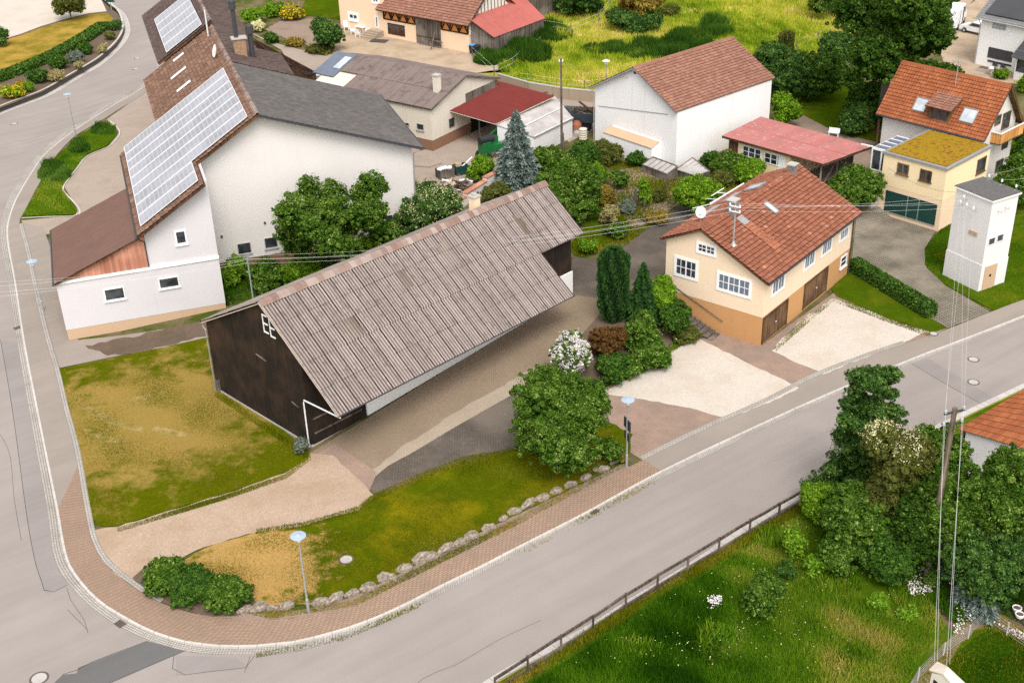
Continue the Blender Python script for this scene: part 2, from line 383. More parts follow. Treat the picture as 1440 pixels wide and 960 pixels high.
m_tile_grey = tiles('grey_felt_shingle', [(0, (.088, .079, .076)), (.5, (.112, .101, .097)), (1, (.145, .13, .122))], (.27, .225, .185), .3, (.055, .047, .043), .5, lscale=.9)
m_eternit_flat = tiles('grey_panel_roof', [(0, (.155, .118, .105)), (.5, (.20, .155, .138)), (1, (.25, .20, .18))], (.32, .27, .25), .3, (.05, .036, .027), .55, lscale=.5)
m_brown_sheet = tiles('brown_corrugated', [(0, (.125, .070, .056)), (1, (.165, .096, .076))], None, 0, (.09, .05, .04), .35)
m_red_sheet = tiles('red_corrugated', [(0, (.15, .024, .019)), (1, (.20, .036, .029))], None, 0, (.11, .02, .017), .4, rough=.6)
m_red_sheet2 = tiles('faded_red_corrugated', [(0, (.35, .09, .075)), (1, (.43, .125, .10))], None, 0, (.25, .06, .05), .3, rough=.55)
m_red_lichen = tiles('lichened_red_panel', [(0, (.36, .125, .115)), (1, (.44, .17, .155))], (.56, .44, .41), .75, (.26, .17, .12), .45, lscale=.55)
m_slate = tiles('anthracite_tile', [(0, (.05, .05, .055)), (1, (.075, .075, .08))])
m_slate_light = tiles('grey_tile', [(0, (.16, .16, .16)), (1, (.22, .22, .22))])
m_bluegrey = plain('blue_grey_sheet', (.13, .155, .20), .5, .15, 2)
m_bluegrey_dark = plain('blue_grey_steel', (.055, .075, .10), .5, .2, 2)
m_felt = plain('roof_felt', (.115, .108, .105), .95, .3, 6, fine=.5)
m_zinc = plain('zinc', (.42, .42, .42), .45, .15, 4, .5)
m_white_paint = plain('white_paint', (.82, .81, .80), .5, .05)
m_white_metal = plain('white_metal', (.75, .76, .78), .35, .08, 2, .2)
m_grey_pole = plain('galvanised_steel', (.42, .44, .44), .5, .15, 5, .5)
m_dark_metal = plain('dark_metal', (.05, .05, .055), .5, .2)
m_dark = plain('dark_interior', (.012, .011, .010), .9)
m_wire = plain('aluminium_wire', (.6, .6, .58), .5, .05)
m_wire_dark = plain('insulated_cable', (.10, .10, .10), .6)
k = Nd('window_glass'); m_glass = k.done(k.ramp(k.noise(1.3, 3), [(.35, (.018, .022, .026)), (.65, (.07, .08, .09))]), .12, spec=.6)
k = Nd('pale_glass'); m_glass_pale = k.done(k.ramp(k.noise(1.1, 3), [(.35, (.36, .40, .44)), (.65, (.55, .59, .63))]), .2, spec=.6)
m_curtain = plain('net_curtain', (.15, .185, .23), .25, .3, 6)
m_green_door = plain('dark_green_steel', (.012, .055, .045), .4, .2, 1.2)
m_green_paint = plain('bright_green_machine_paint', (.010, .13, .035), .4, .25, 2)
m_black = plain('black_rubber', (.02, .02, .022), .6)
m_blue_lamp = plain('lamp_disc', (.34, .42, .50), .65, .06, 3, .1)
m_lamp_glass = plain('lamp_globe', (.80, .80, .78), .25, .03)
m_van_white = plain('car_paint_white', (.78, .79, .81), .25, .03, 1, .0, .5)
k = Nd('solar_cells')
q = k.brick(k.uv, (.225, .225, .255), (.175, .175, .20), (.34, .335, .35), .42, .42, .04, 0.)
c = k.mix(k.math('MULTIPLY', k.val(k.noise(.3, 4), .42, .62), .55), q.outputs['Color'], (.36, .355, .40))
m_solar = k.done(c, .28, spec=.5)
k = Nd('sedum'); c = k.ramp(k.noise(3.0, 7, .72, dist=.5), [(.28, (.07, .032, .014)), (.42, (.19, .085, .02)), (.5, (.34, .19, .015)), (.58, (.20, .17, .012)), (.72, (.44, .31, .02))])
m_sedum = k.done(c, .95, k.bump(k.noise(7, 5), .1, .8), spec=.05)
k = Nd('limestone'); c = k.ramp(k.noise(2.4, 7, .7), [(.3, (.06, .05, .04)), (.5, (.25, .205, .16)), (.7, (.45, .38, .31))])
m_stone = k.done(c, .95, k.bump(k.noise(6, 5), .06, .8), spec=.1)
k = Nd('polycarbonate'); c = k.ramp(k.noise(.8, 5), [(.35, (.33, .30, .285)), (.65, (.47, .44, .42))])
m_poly = k.done(c, .35, spec=.4)
k = Nd('chimney_brick'); q = k.brick(k.uv, (.32, .15, .08), (.24, .11, .06), (.25, .22, .18), .25, .08, .012); m_chim = k.done(k.mix(k.math('MULTIPLY', k.val(k.noise(6, 4), .5, .65), .5), q.outputs['Color'], (.42, .30, .14)), .9)
k = Nd('cladding'); c = k.ramp(k.noise(5, 5), [(.35, (.12, .105, .10)), (.65, (.25, .215, .20))]); m_chim_slate = k.done(c, .8)
m_bark = planks('bark', [(.3, (.05, .038, .03)), (.55, (.11, .09, .07)), (.75, (.2, .17, .14))])
m_chairs = plain('white_plastic', (.80, .80, .80), .4, .04)
m_blue = plain('blue_lid', (.08, .30, .62), .4)
m_yellow_p = plain('yellow_paint', (.62, .42, .05), .4)

# leaves
f_walnut = foliage('walnut_leaves', [(0, (.008, .026, .004)), (.5, (.034, .082, .009)), (.85, (.10, .18, .024)), (1, (.2, .29, .06))])
f_mid = foliage('mid_green_leaves', [(0, (.010, .036, .004)), (.4, (.045, .105, .009)), (.72, (.115, .20, .024)), (.9, (.22, .31, .065)), (1, (.36, .43, .14))])
f_light = foliage('light_green_leaves', [(0, (.035, .095, .005)), (.5, (.12, .25, .012)), (.85, (.25, .39, .03)), (1, (.40, .50, .09))], .3)
f_dark = foliage('dark_green_leaves', [(0, (.010, .032, .008)), (.45, (.040, .098, .018)), (.8, (.11, .20, .036)), (1, (.24, .33, .10))])
f_thuja = foliage('thuja_sprays', [(0, (.010, .034, .010)), (.5, (.026, .074, .018)), (1, (.058, .125, .026))], .1)
f_hedge = foliage('hedge_leaves', [(0, (.012, .036, .006)), (.5, (.040, .098, .012)), (.85, (.085, .16, .022)), (1, (.16, .24, .05))], .15)
f_spruce = foliage('blue_needles', [(0, (.07, .10, .085)), (.5, (.135, .18, .155)), (1, (.24, .29, .255))], .1)
f_olive = foliage('olive_leaves', [(0, (.045, .060, .012)), (.5, (.10, .115, .022)), (1, (.19, .185, .05))])
f_gold = foliage('ochre_leaves', [(0, (.13, .10, .018)), (.5, (.25, .18, .03)), (1, (.42, .30, .06))])
f_rust = foliage('rusty_leaves', [(0, (.06, .028, .012)), (.5, (.12, .06, .02)), (1, (.19, .11, .03))])
f_silver = foliage('silver_leaves', [(0, (.08, .10, .075)), (.5, (.14, .165, .125)), (1, (.24, .27, .2))])
f_pale = foliage('straw_plants', [(0, (.22, .19, .08)), (.5, (.34, .29, .12)), (1, (.48, .42, .2))])
f_white = foliage('white_petals', [(0, (.55, .50, .48)), (.5, (.74, .68, .66)), (1, (.85, .80, .80))], .2)
f_cream = foliage('cream_petals', [(0, (.52, .48, .22)), (.5, (.66, .62, .33)), (1, (.78, .74, .48))], .2)
f_yellow = foliage('yellow_petals', [(0, (.55, .38, .01)), (1, (.8, .62, .03))], .2)
f_grass_l = foliage('tall_grass', [(0, (.014, .06, .002)), (.35, (.062, .17, .005)), (.65, (.155, .28, .013)), (.86, (.31, .35, .033)), (1, (.46, .38, .10))], .35)
f_grass_f = foliage('field_grass', [(0, (.09, .19, .006)), (.35, (.29, .39, .018)), (.7, (.52, .52, .055)), (1, (.76, .61, .2))], .35)
f_grass_s = foliage('short_grass', [(0, (.09, .125, .003)), (.5, (.18, .185, .006)), (1, (.40, .29, .05))], .3)
f_weed = foliage('tall_weeds', [(0, (.02, .06, .006)), (.5, (.05, .12, .012)), (.85, (.11, .20, .025)), (1, (.22, .28, .06))], .3)
m_wallpaint = plaster('fresh_white_paint', (.82, .81, .79), amount=.15, streak=.1)
m_cream_roof = plaster('pale_roof_board', (.62, .54, .46), amount=.3, streak=.2)
m_soffit = plain('bounce_soffit', (.5, .44, .36), .8)  # barn roof underside, paled to bounce light onto the side wall
m_yard_worn = paver('worn_paving', (.40, .325, .245), (.345, .28, .21), (.20, .16, .12), .22, .11, .012, (.26, .205, .15), .5, False, .78)
m_track = grass('worn_grass', (.19, .15, .03), (.30, .22, .07), (.42, .30, .12), .8, 1.2, .35, .6)
m_stain = _asph(Nd('stained_asphalt'), .215, (1., .9, .84))
m_wbarn = plaster('old_barn_render', (.80, .785, .775), stain=(.5, .44, .36), amount=.3, streak=.3)
# ------------------------------------------------------------------ the ground
FOLDS = [(P1, DS), (P1 - 9.5 * DT, DT), (P1 + 30 * DS, DS), (P1 - 5.9 * DT, DT), (P1 - 9.5 * DT, .06 * DS - .5 * DT),
         (np.array([-52., 0]), np.array([1., 0])), (np.array([-34., 0]), np.array([1., 0]))]
_n = np.array([.1, 0]) - .06 * DS                     # where the rise from the side road meets the rise along the barn
FOLDS.append((_n * ((-5.2 - .06 * float(P1 @ DS)) / float(_n @ _n)), _n))
def spline(P, step=1.0):
    P = [np.array(p[:2], float) for p in P]
    out = []
    for i in range(len(P) - 1):
        a = P[max(i - 1, 0)]; b = P[i]; c = P[i + 1]; d = P[min(i + 2, len(P) - 1)]
        n = max(1, int(np.linalg.norm(c - b) / step))
        for j in range(n):
            t = j / n
            out.append(.5 * (2 * b + (c - a) * t + (2 * a - 5 * b + 4 * c - d) * t * t + (3 * b - a - 3 * c + d) * t ** 3))
    out.append(P[-1]); return out
def wxy(pix, lv=0., flat=False):
    return [(at(*p, lv) if flat else atg(*p, lv))[:2] for p in pix]
def resample(P, n):
    P = np.array([p[:2] for p in P]); d = np.r_[0, np.cumsum(np.linalg.norm(np.diff(P, axis=0), axis=1))]
    t = np.linspace(0, d[-1], n)
    return np.c_[np.interp(t, d, P[:, 0]), np.interp(t, d, P[:, 1])], t
def offset(P, d):                    # positive: to the left of the direction of travel
    P = np.array([p[:2] for p in P]); T = np.gradient(P, axis=0); T /= np.linalg.norm(T, axis=1)[:, None]
    return P + np.c_[-T[:, 1], T[:, 0]] * d
def drape(bm, lv):
    for co, no in FOLDS:
        bmesh.ops.bisect_plane(bm, geom=bm.verts[:] + bm.edges[:] + bm.faces[:], plane_co=(co[0], co[1], 0), plane_no=(no[0], no[1], 0), dist=1e-4)
    for v in bm.verts: v.co.z = hgt(v.co.x, v.co.y) + lv
def finish(bm, name, mat, label, cat, kind='structure'):
    bmesh.ops.recalc_face_normals(bm, faces=bm.faces)
    me = bpy.data.meshes.new(name); bm.normal_update()
    if sum(f.normal.z for f in bm.faces) < 0: bmesh.ops.reverse_faces(bm, faces=bm.faces)
    bm.to_mesh(me); bm.free()
    me.attributes.new('rv', 'FLOAT', 'FACE')
    return tag(link_mesh(name, me, mat), label, cat, kind=kind)
def sheet(name, xy, lv, mat, label, cat, kind='structure', draped=True, ragged=0.):
    if ragged:
        rg = random.Random(len(xy) * 7 + int(abs(xy[0][0]) * 10)); Q = []
        for i in range(len(xy)):
            a = np.array(xy[i]); b = np.array(xy[(i + 1) % len(xy)]); L = np.linalg.norm(b - a); n = max(1, int(L / .5))
            nn = np.array([-(b - a)[1], (b - a)[0]]) / max(L, 1e-6)
            for j in range(n): Q.append(a + (b - a) * j / n + nn * rg.uniform(-ragged, ragged) * (1 if j else .4))
        xy = Q
    bm = bmesh.new()
    vs = [bm.verts.new((p[0], p[1], 0)) for p in xy]
    f = bm.faces.new(vs); bmesh.ops.triangulate(bm, faces=[f])
    if draped: drape(bm, lv)
    else:
        for v in bm.verts: v.co.z = lv
    return finish(bm, name, mat, label, cat, kind)
def region(name, pix, lv, mat, label, cat, smooth=False, ragged=0., flat=False):
    xy = wxy(pix, lv, flat)
    if smooth: xy = spline(list(xy) + [xy[0]], .8)[:-1]
    return sheet(name, xy, lv, mat, label, cat, draped=not flat, ragged=ragged)
def strip(name, A, B, lv, mat, label, cat, n=None, lvb=None, kind='structure', draped=True):
    n = n or max(2, int(sum(np.linalg.norm(np.array(A[i + 1][:2]) - np.array(A[i][:2])) for i in range(len(A) - 1)) / .8))
    a, ta = resample(A, n); b, tb = resample(B, n)
    bm = bmesh.new(); ul = bm.loops.layers.uv.new('uv')
    va = [bm.verts.new((*p, 0)) for p in a]; vb = [bm.verts.new((*p, 0)) for p in b]
    for i in range(n - 1):
        f = bm.faces.new((va[i], va[i + 1], vb[i + 1], vb[i]))
        w0 = np.linalg.norm(a[i] - b[i]); w1 = np.linalg.norm(a[i + 1] - b[i + 1])
        for l, c in zip(f.loops, ((ta[i], 0), (ta[i + 1], 0), (ta[i + 1], w1), (ta[i], w0))): l[ul].uv = c
    if draped: drape(bm, lv)
    else:
        for v in bm.verts: v.co.z = lv
    return finish(bm, name, mat, label, cat, kind)

big = [(-420, -60), (420, -60), (420, 620), (-420, 620)]
sheet('ground', big, -.02, m_field, 'rough grassland around the village reaching to the horizon', 'ground')
# the gutter line beside the pavement, kerb line and back edge of the pavement (photo pixels, from the far left bend to the right edge)
G = [(215, -30), (235, 5), (250, 40), (238, 80), (204, 115), (150, 148), (100, 179), (60, 211), (37, 240), (16, 272), (4, 303), (1, 335), (12, 400), (24, 480), (45, 600), (66, 715), (75, 780), (92, 815), (130, 855), (170, 882), (207, 899), (270, 917), (360, 920), (420, 915), (480, 896), (550, 870), (620, 835), (720, 782), (842, 716), (932, 671), (1080, 599), (1190, 549), (1292, 507), (1360, 480), (1440, 448), (1600, 384)]
Kp = [(223, -30), (243, 5), (258, 42), (246, 83), (206, 119), (152, 152), (103, 184), (63, 216), (43, 243), (24, 275), (12, 305), (9, 335), (20, 400), (32, 480), (55, 600), (78, 715), (86, 762), (96, 797), (130, 840), (170, 867), (212, 889), (262, 904), (300, 909), (360, 909), (410, 904), (477, 888), (540, 865), (580, 846), (622, 824), (680, 796), (720, 775), (824, 722), (932, 663), (1080, 593), (1190, 544), (1292, 502), (1350, 480), (1440, 445), (1600, 381)]
Bp = [(236, -30), (256, 5), (270, 42), (255, 88), (204, 131), (170, 152), (140, 171), (105, 192), (75, 224), (54, 260), (33, 300), (27, 315), (37, 355), (48, 410), (65, 480), (77, 520), (90, 575), (105, 632), (120, 718), (130, 762), (148, 793), (170, 812), (200, 833), (225, 847), (260, 859), (325, 870), (380, 871), (440, 864), (500, 847), (552, 822), (615, 790), (720, 736), (760, 718), (850, 674), (905, 646), (995, 602), (1080, 564), (1155, 526), (1240, 494), (1310, 471), (1400, 436), (1440, 420), (1600, 356)]
Gw = spline(wxy(G)); Kw = spline(wxy(Kp, .1)); Bw = spline(wxy(Bp, .1))
Sp = [(560, 1060), (700, 957), (827, 889), (895, 846), (970, 801), (1080, 728), (1180, 673), (1352, 588), (1440, 546), (1600, 470)]
Sw = wxy(Sp)
Lp = [(-260, 330), (-120, 215), (0, 158), (60, 135), (100, 112), (140, 88), (165, 65), (174, 50), (175, 38), (168, 20), (150, 5), (120, -30)]
Lw = spline(wxy(Lp))
road = [tuple(p) for p in Gw] + [tuple(p) for p in Sw[::-1]] + [tuple(p) for p in wxy([(-300, 1100), (-320, 700), (-300, 420)])] + [tuple(p) for p in Lw]
sheet('road', road, .008, m_asph, 'pale worn asphalt of the through road and the side road', 'road')
plot = [tuple(p) for p in Bw] + [tuple(p) for p in wxy([(1700, 330), (1700, -70), (300, -70)])]
sheet('plot_ground', plot, .06, m_garden, 'mixed grass and earth of the farm plots behind the pavement', 'ground')
strip('gutter', Gw, Kw, .014, m_sett, 'rows of pale granite setts forming the gutter along the pavement', 'gutter')
ko = offset(Kw, .16)
mb = MB(); a, ta = resample(Kw, 260); b, tb = resample(ko, 260)
for i in range(259):
    A0, A1, B0, B1 = a[i], a[i + 1], b[i], b[i + 1]
    h0, h1 = hgt(*A0), hgt(*A1)
    mb.face([(*A0, h0 - .02), (*A1, h1 - .02), (*A1, h1 + .10), (*A0, h0 + .10)], 0, [(ta[i], 0), (ta[i + 1], 0), (ta[i + 1], .12), (ta[i], .12)])
    mb.face([(*A0, h0 + .10), (*A1, h1 + .10), (*B1, h1 + .112), (*B0, h0 + .112)], 0, [(ta[i], 0), (ta[i + 1], 0), (ta[i + 1], .16), (ta[i], .16)])
tag(mb.build('kerb', m_kerb), 'pale granite kerb edging the pavement around the corner', 'kerb', kind='structure')
def cut(P, px, lv=.1):               # index of the point of P nearest to a pixel
    q = atg(*px, lv)[:2]; P = np.array([p[:2] for p in P])
    return int(np.argmin(((P - q) ** 2).sum(1)))
k0, k1 = cut(ko, (79, 720)), cut(ko, (932, 662)); b0, b1 = cut(Bw, (107, 650)), cut(Bw, (910, 643))
strip('pavement', ko[:k0 + 1], Bw[:b0 + 1], .1, m_asph_path, 'smooth asphalt pavement along the side road', 'pavement')
strip('brick_pavement', ko[k0:k1 + 1], Bw[b0:b1 + 1], .1, m_brickpave, 'reddish block paved pavement curving around the corner', 'pavement')
strip('roadside_pavement', ko[k1:], Bw[b1:], .1, m_asph_path, 'grey asphalt pavement beside the forecourts', 'pavement')
be0, be1 = cut(Bw, (27, 315)), cut(Bw, (258, 858))
strip('stone_edging', Bw[be0:be1], offset(Bw, .34)[be0:be1], .13, m_edge, 'double row of grey setts edging the back of the pavement', 'edging')
be2, be3 = cut(Bw, (905, 646)), cut(Bw, (1300, 474))
strip('cobble_edging', Bw[be2:be3], offset(Bw, .42)[be2:be3], .113, m_edge, 'cobbled strip between the grey pavement and the forecourts', 'edging')
be4 = cut(Bw, (290, 865))
strip('verge_strip', Bw[be4:be2], offset(Bw, .55)[be4:be2], .104, m_soil_red, 'gritty earth strip at the foot of the boulders', 'verge')
So = offset(np.array(spline(wxy(Sp[:7]), 1.)), 0); 
strip('south_gutter', spline(wxy(Sp), 1.), offset(spline(wxy(Sp), 1.), .45), .014, m_kerb, 'pale gutter stones on the fence side of the road', 'gutter')
strip('far_gutter', Lw, offset(Lw, -.75), .014, m_kerb, 'pale gutter stones below the dark garden wall', 'gutter')
# road repairs, seams, covers
region('road_patch', [(60, 975), (88, 948), (108, 946), (110, 938), (207, 901), (262, 914), (245, 921), (150, 962), (100, 990)], .0125, m_asph_patch, 'dark trench repair crossing the road at the corner', 'road repair')
region('road_patch', [(1283, 512), (1306, 504), (1403, 562), (1385, 571)], .0125, m_asph_blue, 'grey trench repair across the road near the tower', 'road repair')
region('road_patch', [(247, 921), (330, 924), (352, 938), (248, 949)], .0125, m_asph_blue, 'smooth rectangular repair beside the dark trench', 'road repair')
lf = spline(wxy([(1, 480), (18, 580), (37, 720), (49, 787), (58, 815), (67, 835), (95, 822)]), .5)
gi0, gi1 = cut(Gw, (24, 480), 0), cut(Gw, (95, 818), 0)
gl = [tuple(p) for p in Gw[gi0:gi1]]
sheet('road_patch', [tuple(p) for p in lf] + gl[::-1], .0125, m_asph_blue, 'long smooth strip of newer asphalt along the side road gutter', 'road repair')
def seam(pix, w, lab):
    P = spline(wxy(pix), .4)
    strip('tar_seam', offset(P, w / 2), offset(P, -w / 2), .0165, m_tar, lab, 'road seam')
seam([(1, 478), (18, 580), (37, 720), (49, 787), (58, 815), (67, 835), (95, 822)], .028, 'dark joint along the edge of the newer asphalt strip')
seam([(245, 920), (247, 948), (300, 943), (352, 937), (358, 922)], .024, 'dark joint around the rectangular repair')
seam([(1283, 512), (1330, 540), (1385, 571)], .022, 'dark joint on the near side of the road repair by the tower')
seam([(88, 948), (108, 946), (110, 938), (207, 901)], .028, 'dark joint on the far side of the dark trench repair')
seam([(100, 990), (150, 962), (245, 921), (262, 914)], .028, 'dark joint on the near side of the dark trench repair')
seam([(0, 205), (60, 190), (130, 163), (215, 108)], .022, 'faint lengthwise joint in the bend of the side road')
seam([(95, 857), (110, 868), (122, 884)], .02, 'short crack beside the corner gutter')
for q, lab in (([(94, 826), (100, 845), (118, 870), (124, 890)], 'crack near the corner gutter'), ([(0, 610), (14, 640), (20, 700), (30, 760)], 'lengthwise crack in the side road'), ([(352, 922), (350, 932), (344, 945)], 'short crack off the gutter'), ([(560, 985), (600, 950), (640, 935), (700, 900), (760, 872)], 'fine lengthwise crack in the near lane')):
    seam(q, .018, lab)
def cover(px, py, r, lab, lv=.02):
    P = atg(px, py, lv); mb = MB()
    for rr, z, m in ((r, lv, 0), (r * .78, lv + .006, 1)):
        mb.face([(P[0] + rr * math.cos(t), P[1] + rr * math.sin(t), hgt(P[0], P[1]) + z) for t in np.linspace(0, 2 * math.pi, 20)[:-1]], m)
    tag(mb.build('manhole_cover', [m_yard_dark_rim, m_concrete], loc=P), lab, 'manhole cover')
m_yard_dark_rim = plain('cast_iron', (.10, .08, .07), .6)
cover(55, 953, .50, 'round manhole cover at the end of the dark trench repair')
cover(1369, 505, .42, 'round manhole cover in the far lane near the tower')
cover(1369, 537, .42, 'round manhole cover beside the grey road repair')
cover(20, 174, .42, 'round manhole cover in the side road by the garden wall')
cover(193, 82, .42, 'farther of two covers in the side road bend')
cover(191, 97, .42, 'nearer of two covers in the side road bend')
cover(487, 786, .45, 'round concrete cover set in the green lawn strip', .14)
cover(1313, 469, .34, 'round rusty cover at the foot of the hedge lawn', .13)
for i, (a, b, lab) in enumerate((((22, 462), (28, 460), 'small iron gutter grate on the side road'), ((163, 873), (175, 881), 'rusty gutter grate at the corner kerb'), ((828, 722), (842, 716), 'iron gutter grate in front of the boulder row'))):
    A, B = atg(*a), atg(*b); d = (B - A)[:2]; d /= np.linalg.norm(d); n = np.array([-d[1], d[0]]) * .22; d = d * .3; c = ((A + B) / 2)[:2]
    mb = MB(); mb.face([(*(c - d - n), .026), (*(c + d - n), .026), (*(c + d + n), .026), (*(c - d + n), .026)])
    for q in np.linspace(-.8, .8, 6): mb.bar((*(c + d * q - n), .03), (*(c + d * q + n), .03), .025)
    tag(mb.build('drain_grate', m_yard_dark_rim, loc=(*c, 0)), lab, 'drain grate')
# plots
region('courtyard', [(206, 128), (150, 168), (168, 186), (152, 206), (122, 219), (106, 238), (90, 262), (108, 292), (106, 303), (30, 310), (48, 345), (62, 330), (240, 300), (300, 200), (260, 100)], .085, m_court, 'pinkish paved yard between the side road and the farmhouse', 'yard')
region('side_path', [(29, 314), (60, 318), (90, 400), (110, 478), (300, 452), (300, 474), (190, 495), (84, 517), (67, 480), (50, 410)], .095, m_asph_path, 'narrow asphalt path between the pavement and the farmhouse gable', 'path')
region('lawn_island', [(31, 304), (55, 262), (77, 224), (106, 194), (140, 173), (153, 172), (163, 182), (164, 191), (150, 205), (121, 218), (104, 237), (87, 262), (89, 272), (101, 285), (109, 295), (106, 301)], .13, m_lawn_fresh, 'green kerbed island between the side road and the paved yard', 'lawn')
isl = spline(wxy([(31, 306), (70, 304), (106, 303), (111, 296), (102, 284), (90, 271), (88, 262), (106, 238), (122, 219), (152, 206), (166, 191), (165, 181), (153, 170)], .13), .4)
strip('island_kerb', isl, offset(isl, -.16), .14, m_kerb, 'pale kerb around the green island', 'kerb')
region('front_lawn', [(84, 519), (185, 497), (300, 472), (330, 545), (436, 636), (430, 648), (400, 664), (320, 692), (240, 716), (165, 739), (140, 739), (131, 730), (118, 680), (101, 600)], .115, m_lawn_dry, 'patchy drying lawn in front of the dark barn', 'lawn')
region('gravel_drive', [(132, 745), (165, 740), (240, 717), (320, 693), (400, 665), (436, 637), (470, 640), (528, 697), (505, 716), (430, 738), (360, 748), (300, 765), (262, 780), (215, 812), (190, 822), (168, 811), (148, 793), (137, 768)], .11, m_gravel_drive, 'light gravel drive leading to the barn door', 'drive', ragged=.09)
for q in ([(112, 573), (120, 570), (160, 588), (205, 603), (200, 609), (150, 594)], [(116, 603), (124, 602), (180, 622), (176, 628), (140, 618)], [(215, 598), (265, 608), (262, 615), (212, 605)], [(180, 562), (232, 548), (233, 553), (182, 568)]):
    region('worn_track', q, .119, m_track, 'pale worn track across the drying front lawn', 'worn track', ragged=.14)
region('lawn_strip', [(250, 790), (300, 766), (360, 748), (430, 738), (505, 716), (530, 697), (600, 667), (680, 644), (735, 627), (790, 612), (850, 590), (890, 610), (886, 634), (850, 660), (760, 708), (700, 735), (600, 785), (520, 825), (440, 850), (330, 856), (240, 838)], .12, m_lawn_green, 'sloping lawn strip behind the boulder row', 'lawn', ragged=.10)
region('yard', [(436, 636), (516, 588), (660, 500), (800, 414), (850, 420), (840, 450), (790, 510), (770, 528), (700, 566), (640, 600), (580, 636), (545, 655), (524, 690), (490, 672)], .1, m_yard_light, 'pale block paved yard along the barn', 'yard')
region('yard_dark', [(515, 680), (545, 655), (580, 636), (640, 600), (700, 566), (770, 528), (800, 500), (840, 540), (860, 600), (850, 600), (735, 628), (680, 645), (600, 668), (530, 698)], .104, m_yard_dark, 'dark block paved strip between yard and lawn', 'yard')
region('yard_worn', [(497, 676), (524, 660), (560, 632), (640, 580), (700, 546), (760, 512), (772, 527), (702, 565), (642, 600), (582, 635), (546, 655), (524, 688)], .1015, m_yard_worn, 'paler worn stripe of paving beside the dark strip', 'yard', ragged=.12)
region('yard_red', [(442, 640), (470, 622), (530, 664), (519, 690), (490, 672)], .106, m_yard_red, 'small reddish paved corner by the barn door', 'yard')
region('garden_lane', [(770, 500), (795, 425), (806, 360), (850, 368), (880, 345), (925, 310), (960, 285), (1010, 270), (1010, 330), (945, 425), (905, 425), (850, 470)], .097, m_yard_dark, 'dark lane climbing between barn and cream house', 'lane')
region('forecourt', [(800, 560), (850, 520), (980, 448), (1070, 486), (1200, 392), (1330, 462), (1310, 472), (1240, 495), (1155, 527), (1080, 566), (995, 604), (905, 648), (884, 634), (850, 595)], .098, m_yard_red, 'worn reddish paving around the two gravel parking patches', 'forecourt')
region('gravel_patch', [(846, 553), (900, 520), (968, 479), (980, 475), (1040, 504), (1124, 545), (1082, 566), (1022, 588), (980, 576), (905, 561)], .107, m_gravel, 'larger pale gravel parking patch with pointed end', 'parking patch', ragged=.08)
region('gravel_patch', [(1085, 493), (1125, 452), (1172, 419), (1230, 440), (1304, 467), (1240, 493), (1158, 526), (1120, 510)], .107, m_gravel, 'smaller pale gravel parking patch in front of the garage doors', 'parking patch', ragged=.12)
region('hedge_lawn', [(1169, 406), (1180, 392), (1196, 380), (1331, 461), (1312, 467), (1250, 448), (1176, 416)], .125, m_lawn_fresh, 'small wedge of lawn beside the clipped hedge', 'lawn', ragged=.03)
region('driveway', [(1196, 380), (1205, 300), (1240, 285), (1320, 318), (1303, 345), (1300, 372), (1330, 402), (1394, 439), (1332, 461)], .103, m_drive, 'mossy cobbled driveway up to the green garage door', 'driveway')
region('tower_lawn', [(1303, 376), (1300, 350), (1322, 322), (1360, 260), (1440, 230), (1560, 240), (1600, 356), (1440, 421), (1397, 436), (1330, 401)], .115, m_lawn_fresh, 'lawn around the white tower', 'lawn', ragged=.04)
region('shrub_bed', [(783, 525), (800, 490), (845, 440), (890, 405), (950, 400), (985, 465), (905, 522), (835, 548)], .11, m_soil, 'dark earth bank under the shrubs beside the steps', 'bed')
region('bush_bed', [(186, 812), (230, 790), (345, 830), (355, 858), (300, 866), (225, 845)], .128, m_soil, 'dark earth under the corner shrubs', 'bed', smooth=True)
region('plinth_strip', [(120, 486), (300, 446), (303, 468), (190, 497), (150, 500)], .108, m_soil, 'dark damp earth along the farmhouse plinth', 'bed', ragged=.25)  # dark soil-coloured strip laid along the plinth
region('back_garden_lawn', [(800, 345), (835, 305), (870, 300), (880, 318), (850, 345), (815, 362)], .12, m_lawn_fresh, 'small green lawn behind the barn', 'lawn', smooth=True)
region('garden_bed', [(842, 290), (868, 240), (905, 232), (990, 262), (960, 285), (910, 315), (880, 320)], .1, m_soil_red, 'dug vegetable beds below the white barn', 'bed', ragged=.1)
region('farmyard', [(560, 330), (572, 190), (690, 150), (760, 190), (735, 225), (665, 262), (640, 290)], .09, m_court, 'tan paved farmyard with stored materials', 'yard')
region('upper_yard', [(440, 75), (480, 42), (540, 48), (660, 74), (705, 92), (720, 102), (650, 103), (560, 84), (500, 80), (470, 84)], .1, m_dirt, 'sandy yard in front of the half timbered barn', 'yard', ragged=.15)
region('lane', [(330, 36), (378, 58), (415, 68), (455, 78), (476, 74), (455, 112), (425, 118), (395, 70)], .11, m_court, 'pale concrete lane behind the farmhouse', 'lane')
region('stone_bed', [(372, 42), (400, 26), (440, 26), (478, 34), (482, 48), (462, 68), (420, 62)], .12, m_soil_red, 'stony garden bed beside the lane', 'bed', ragged=.2)
region('upper_lawn', [(420, 20), (440, -20), (480, -20), (478, 28)], .12, m_lawn_fresh, 'green lawn beside the peach coloured house', 'lawn')
region('field', [(655, 105), (700, 98), (730, 40), (770, -40), (1330, -60), (1240, 36), (1190, 58), (1120, 90), (1095, 130), (900, 165), (842, 135), (792, 129), (744, 120), (700, 109)], .1, m_field, 'tall unmown grass field above the farm', 'field')
region('stall_yard', [(744, 123), (792, 131), (845, 137), (850, 175), (800, 200), (760, 160)], .095, m_court, 'pale concrete yard under the field wall', 'yard')
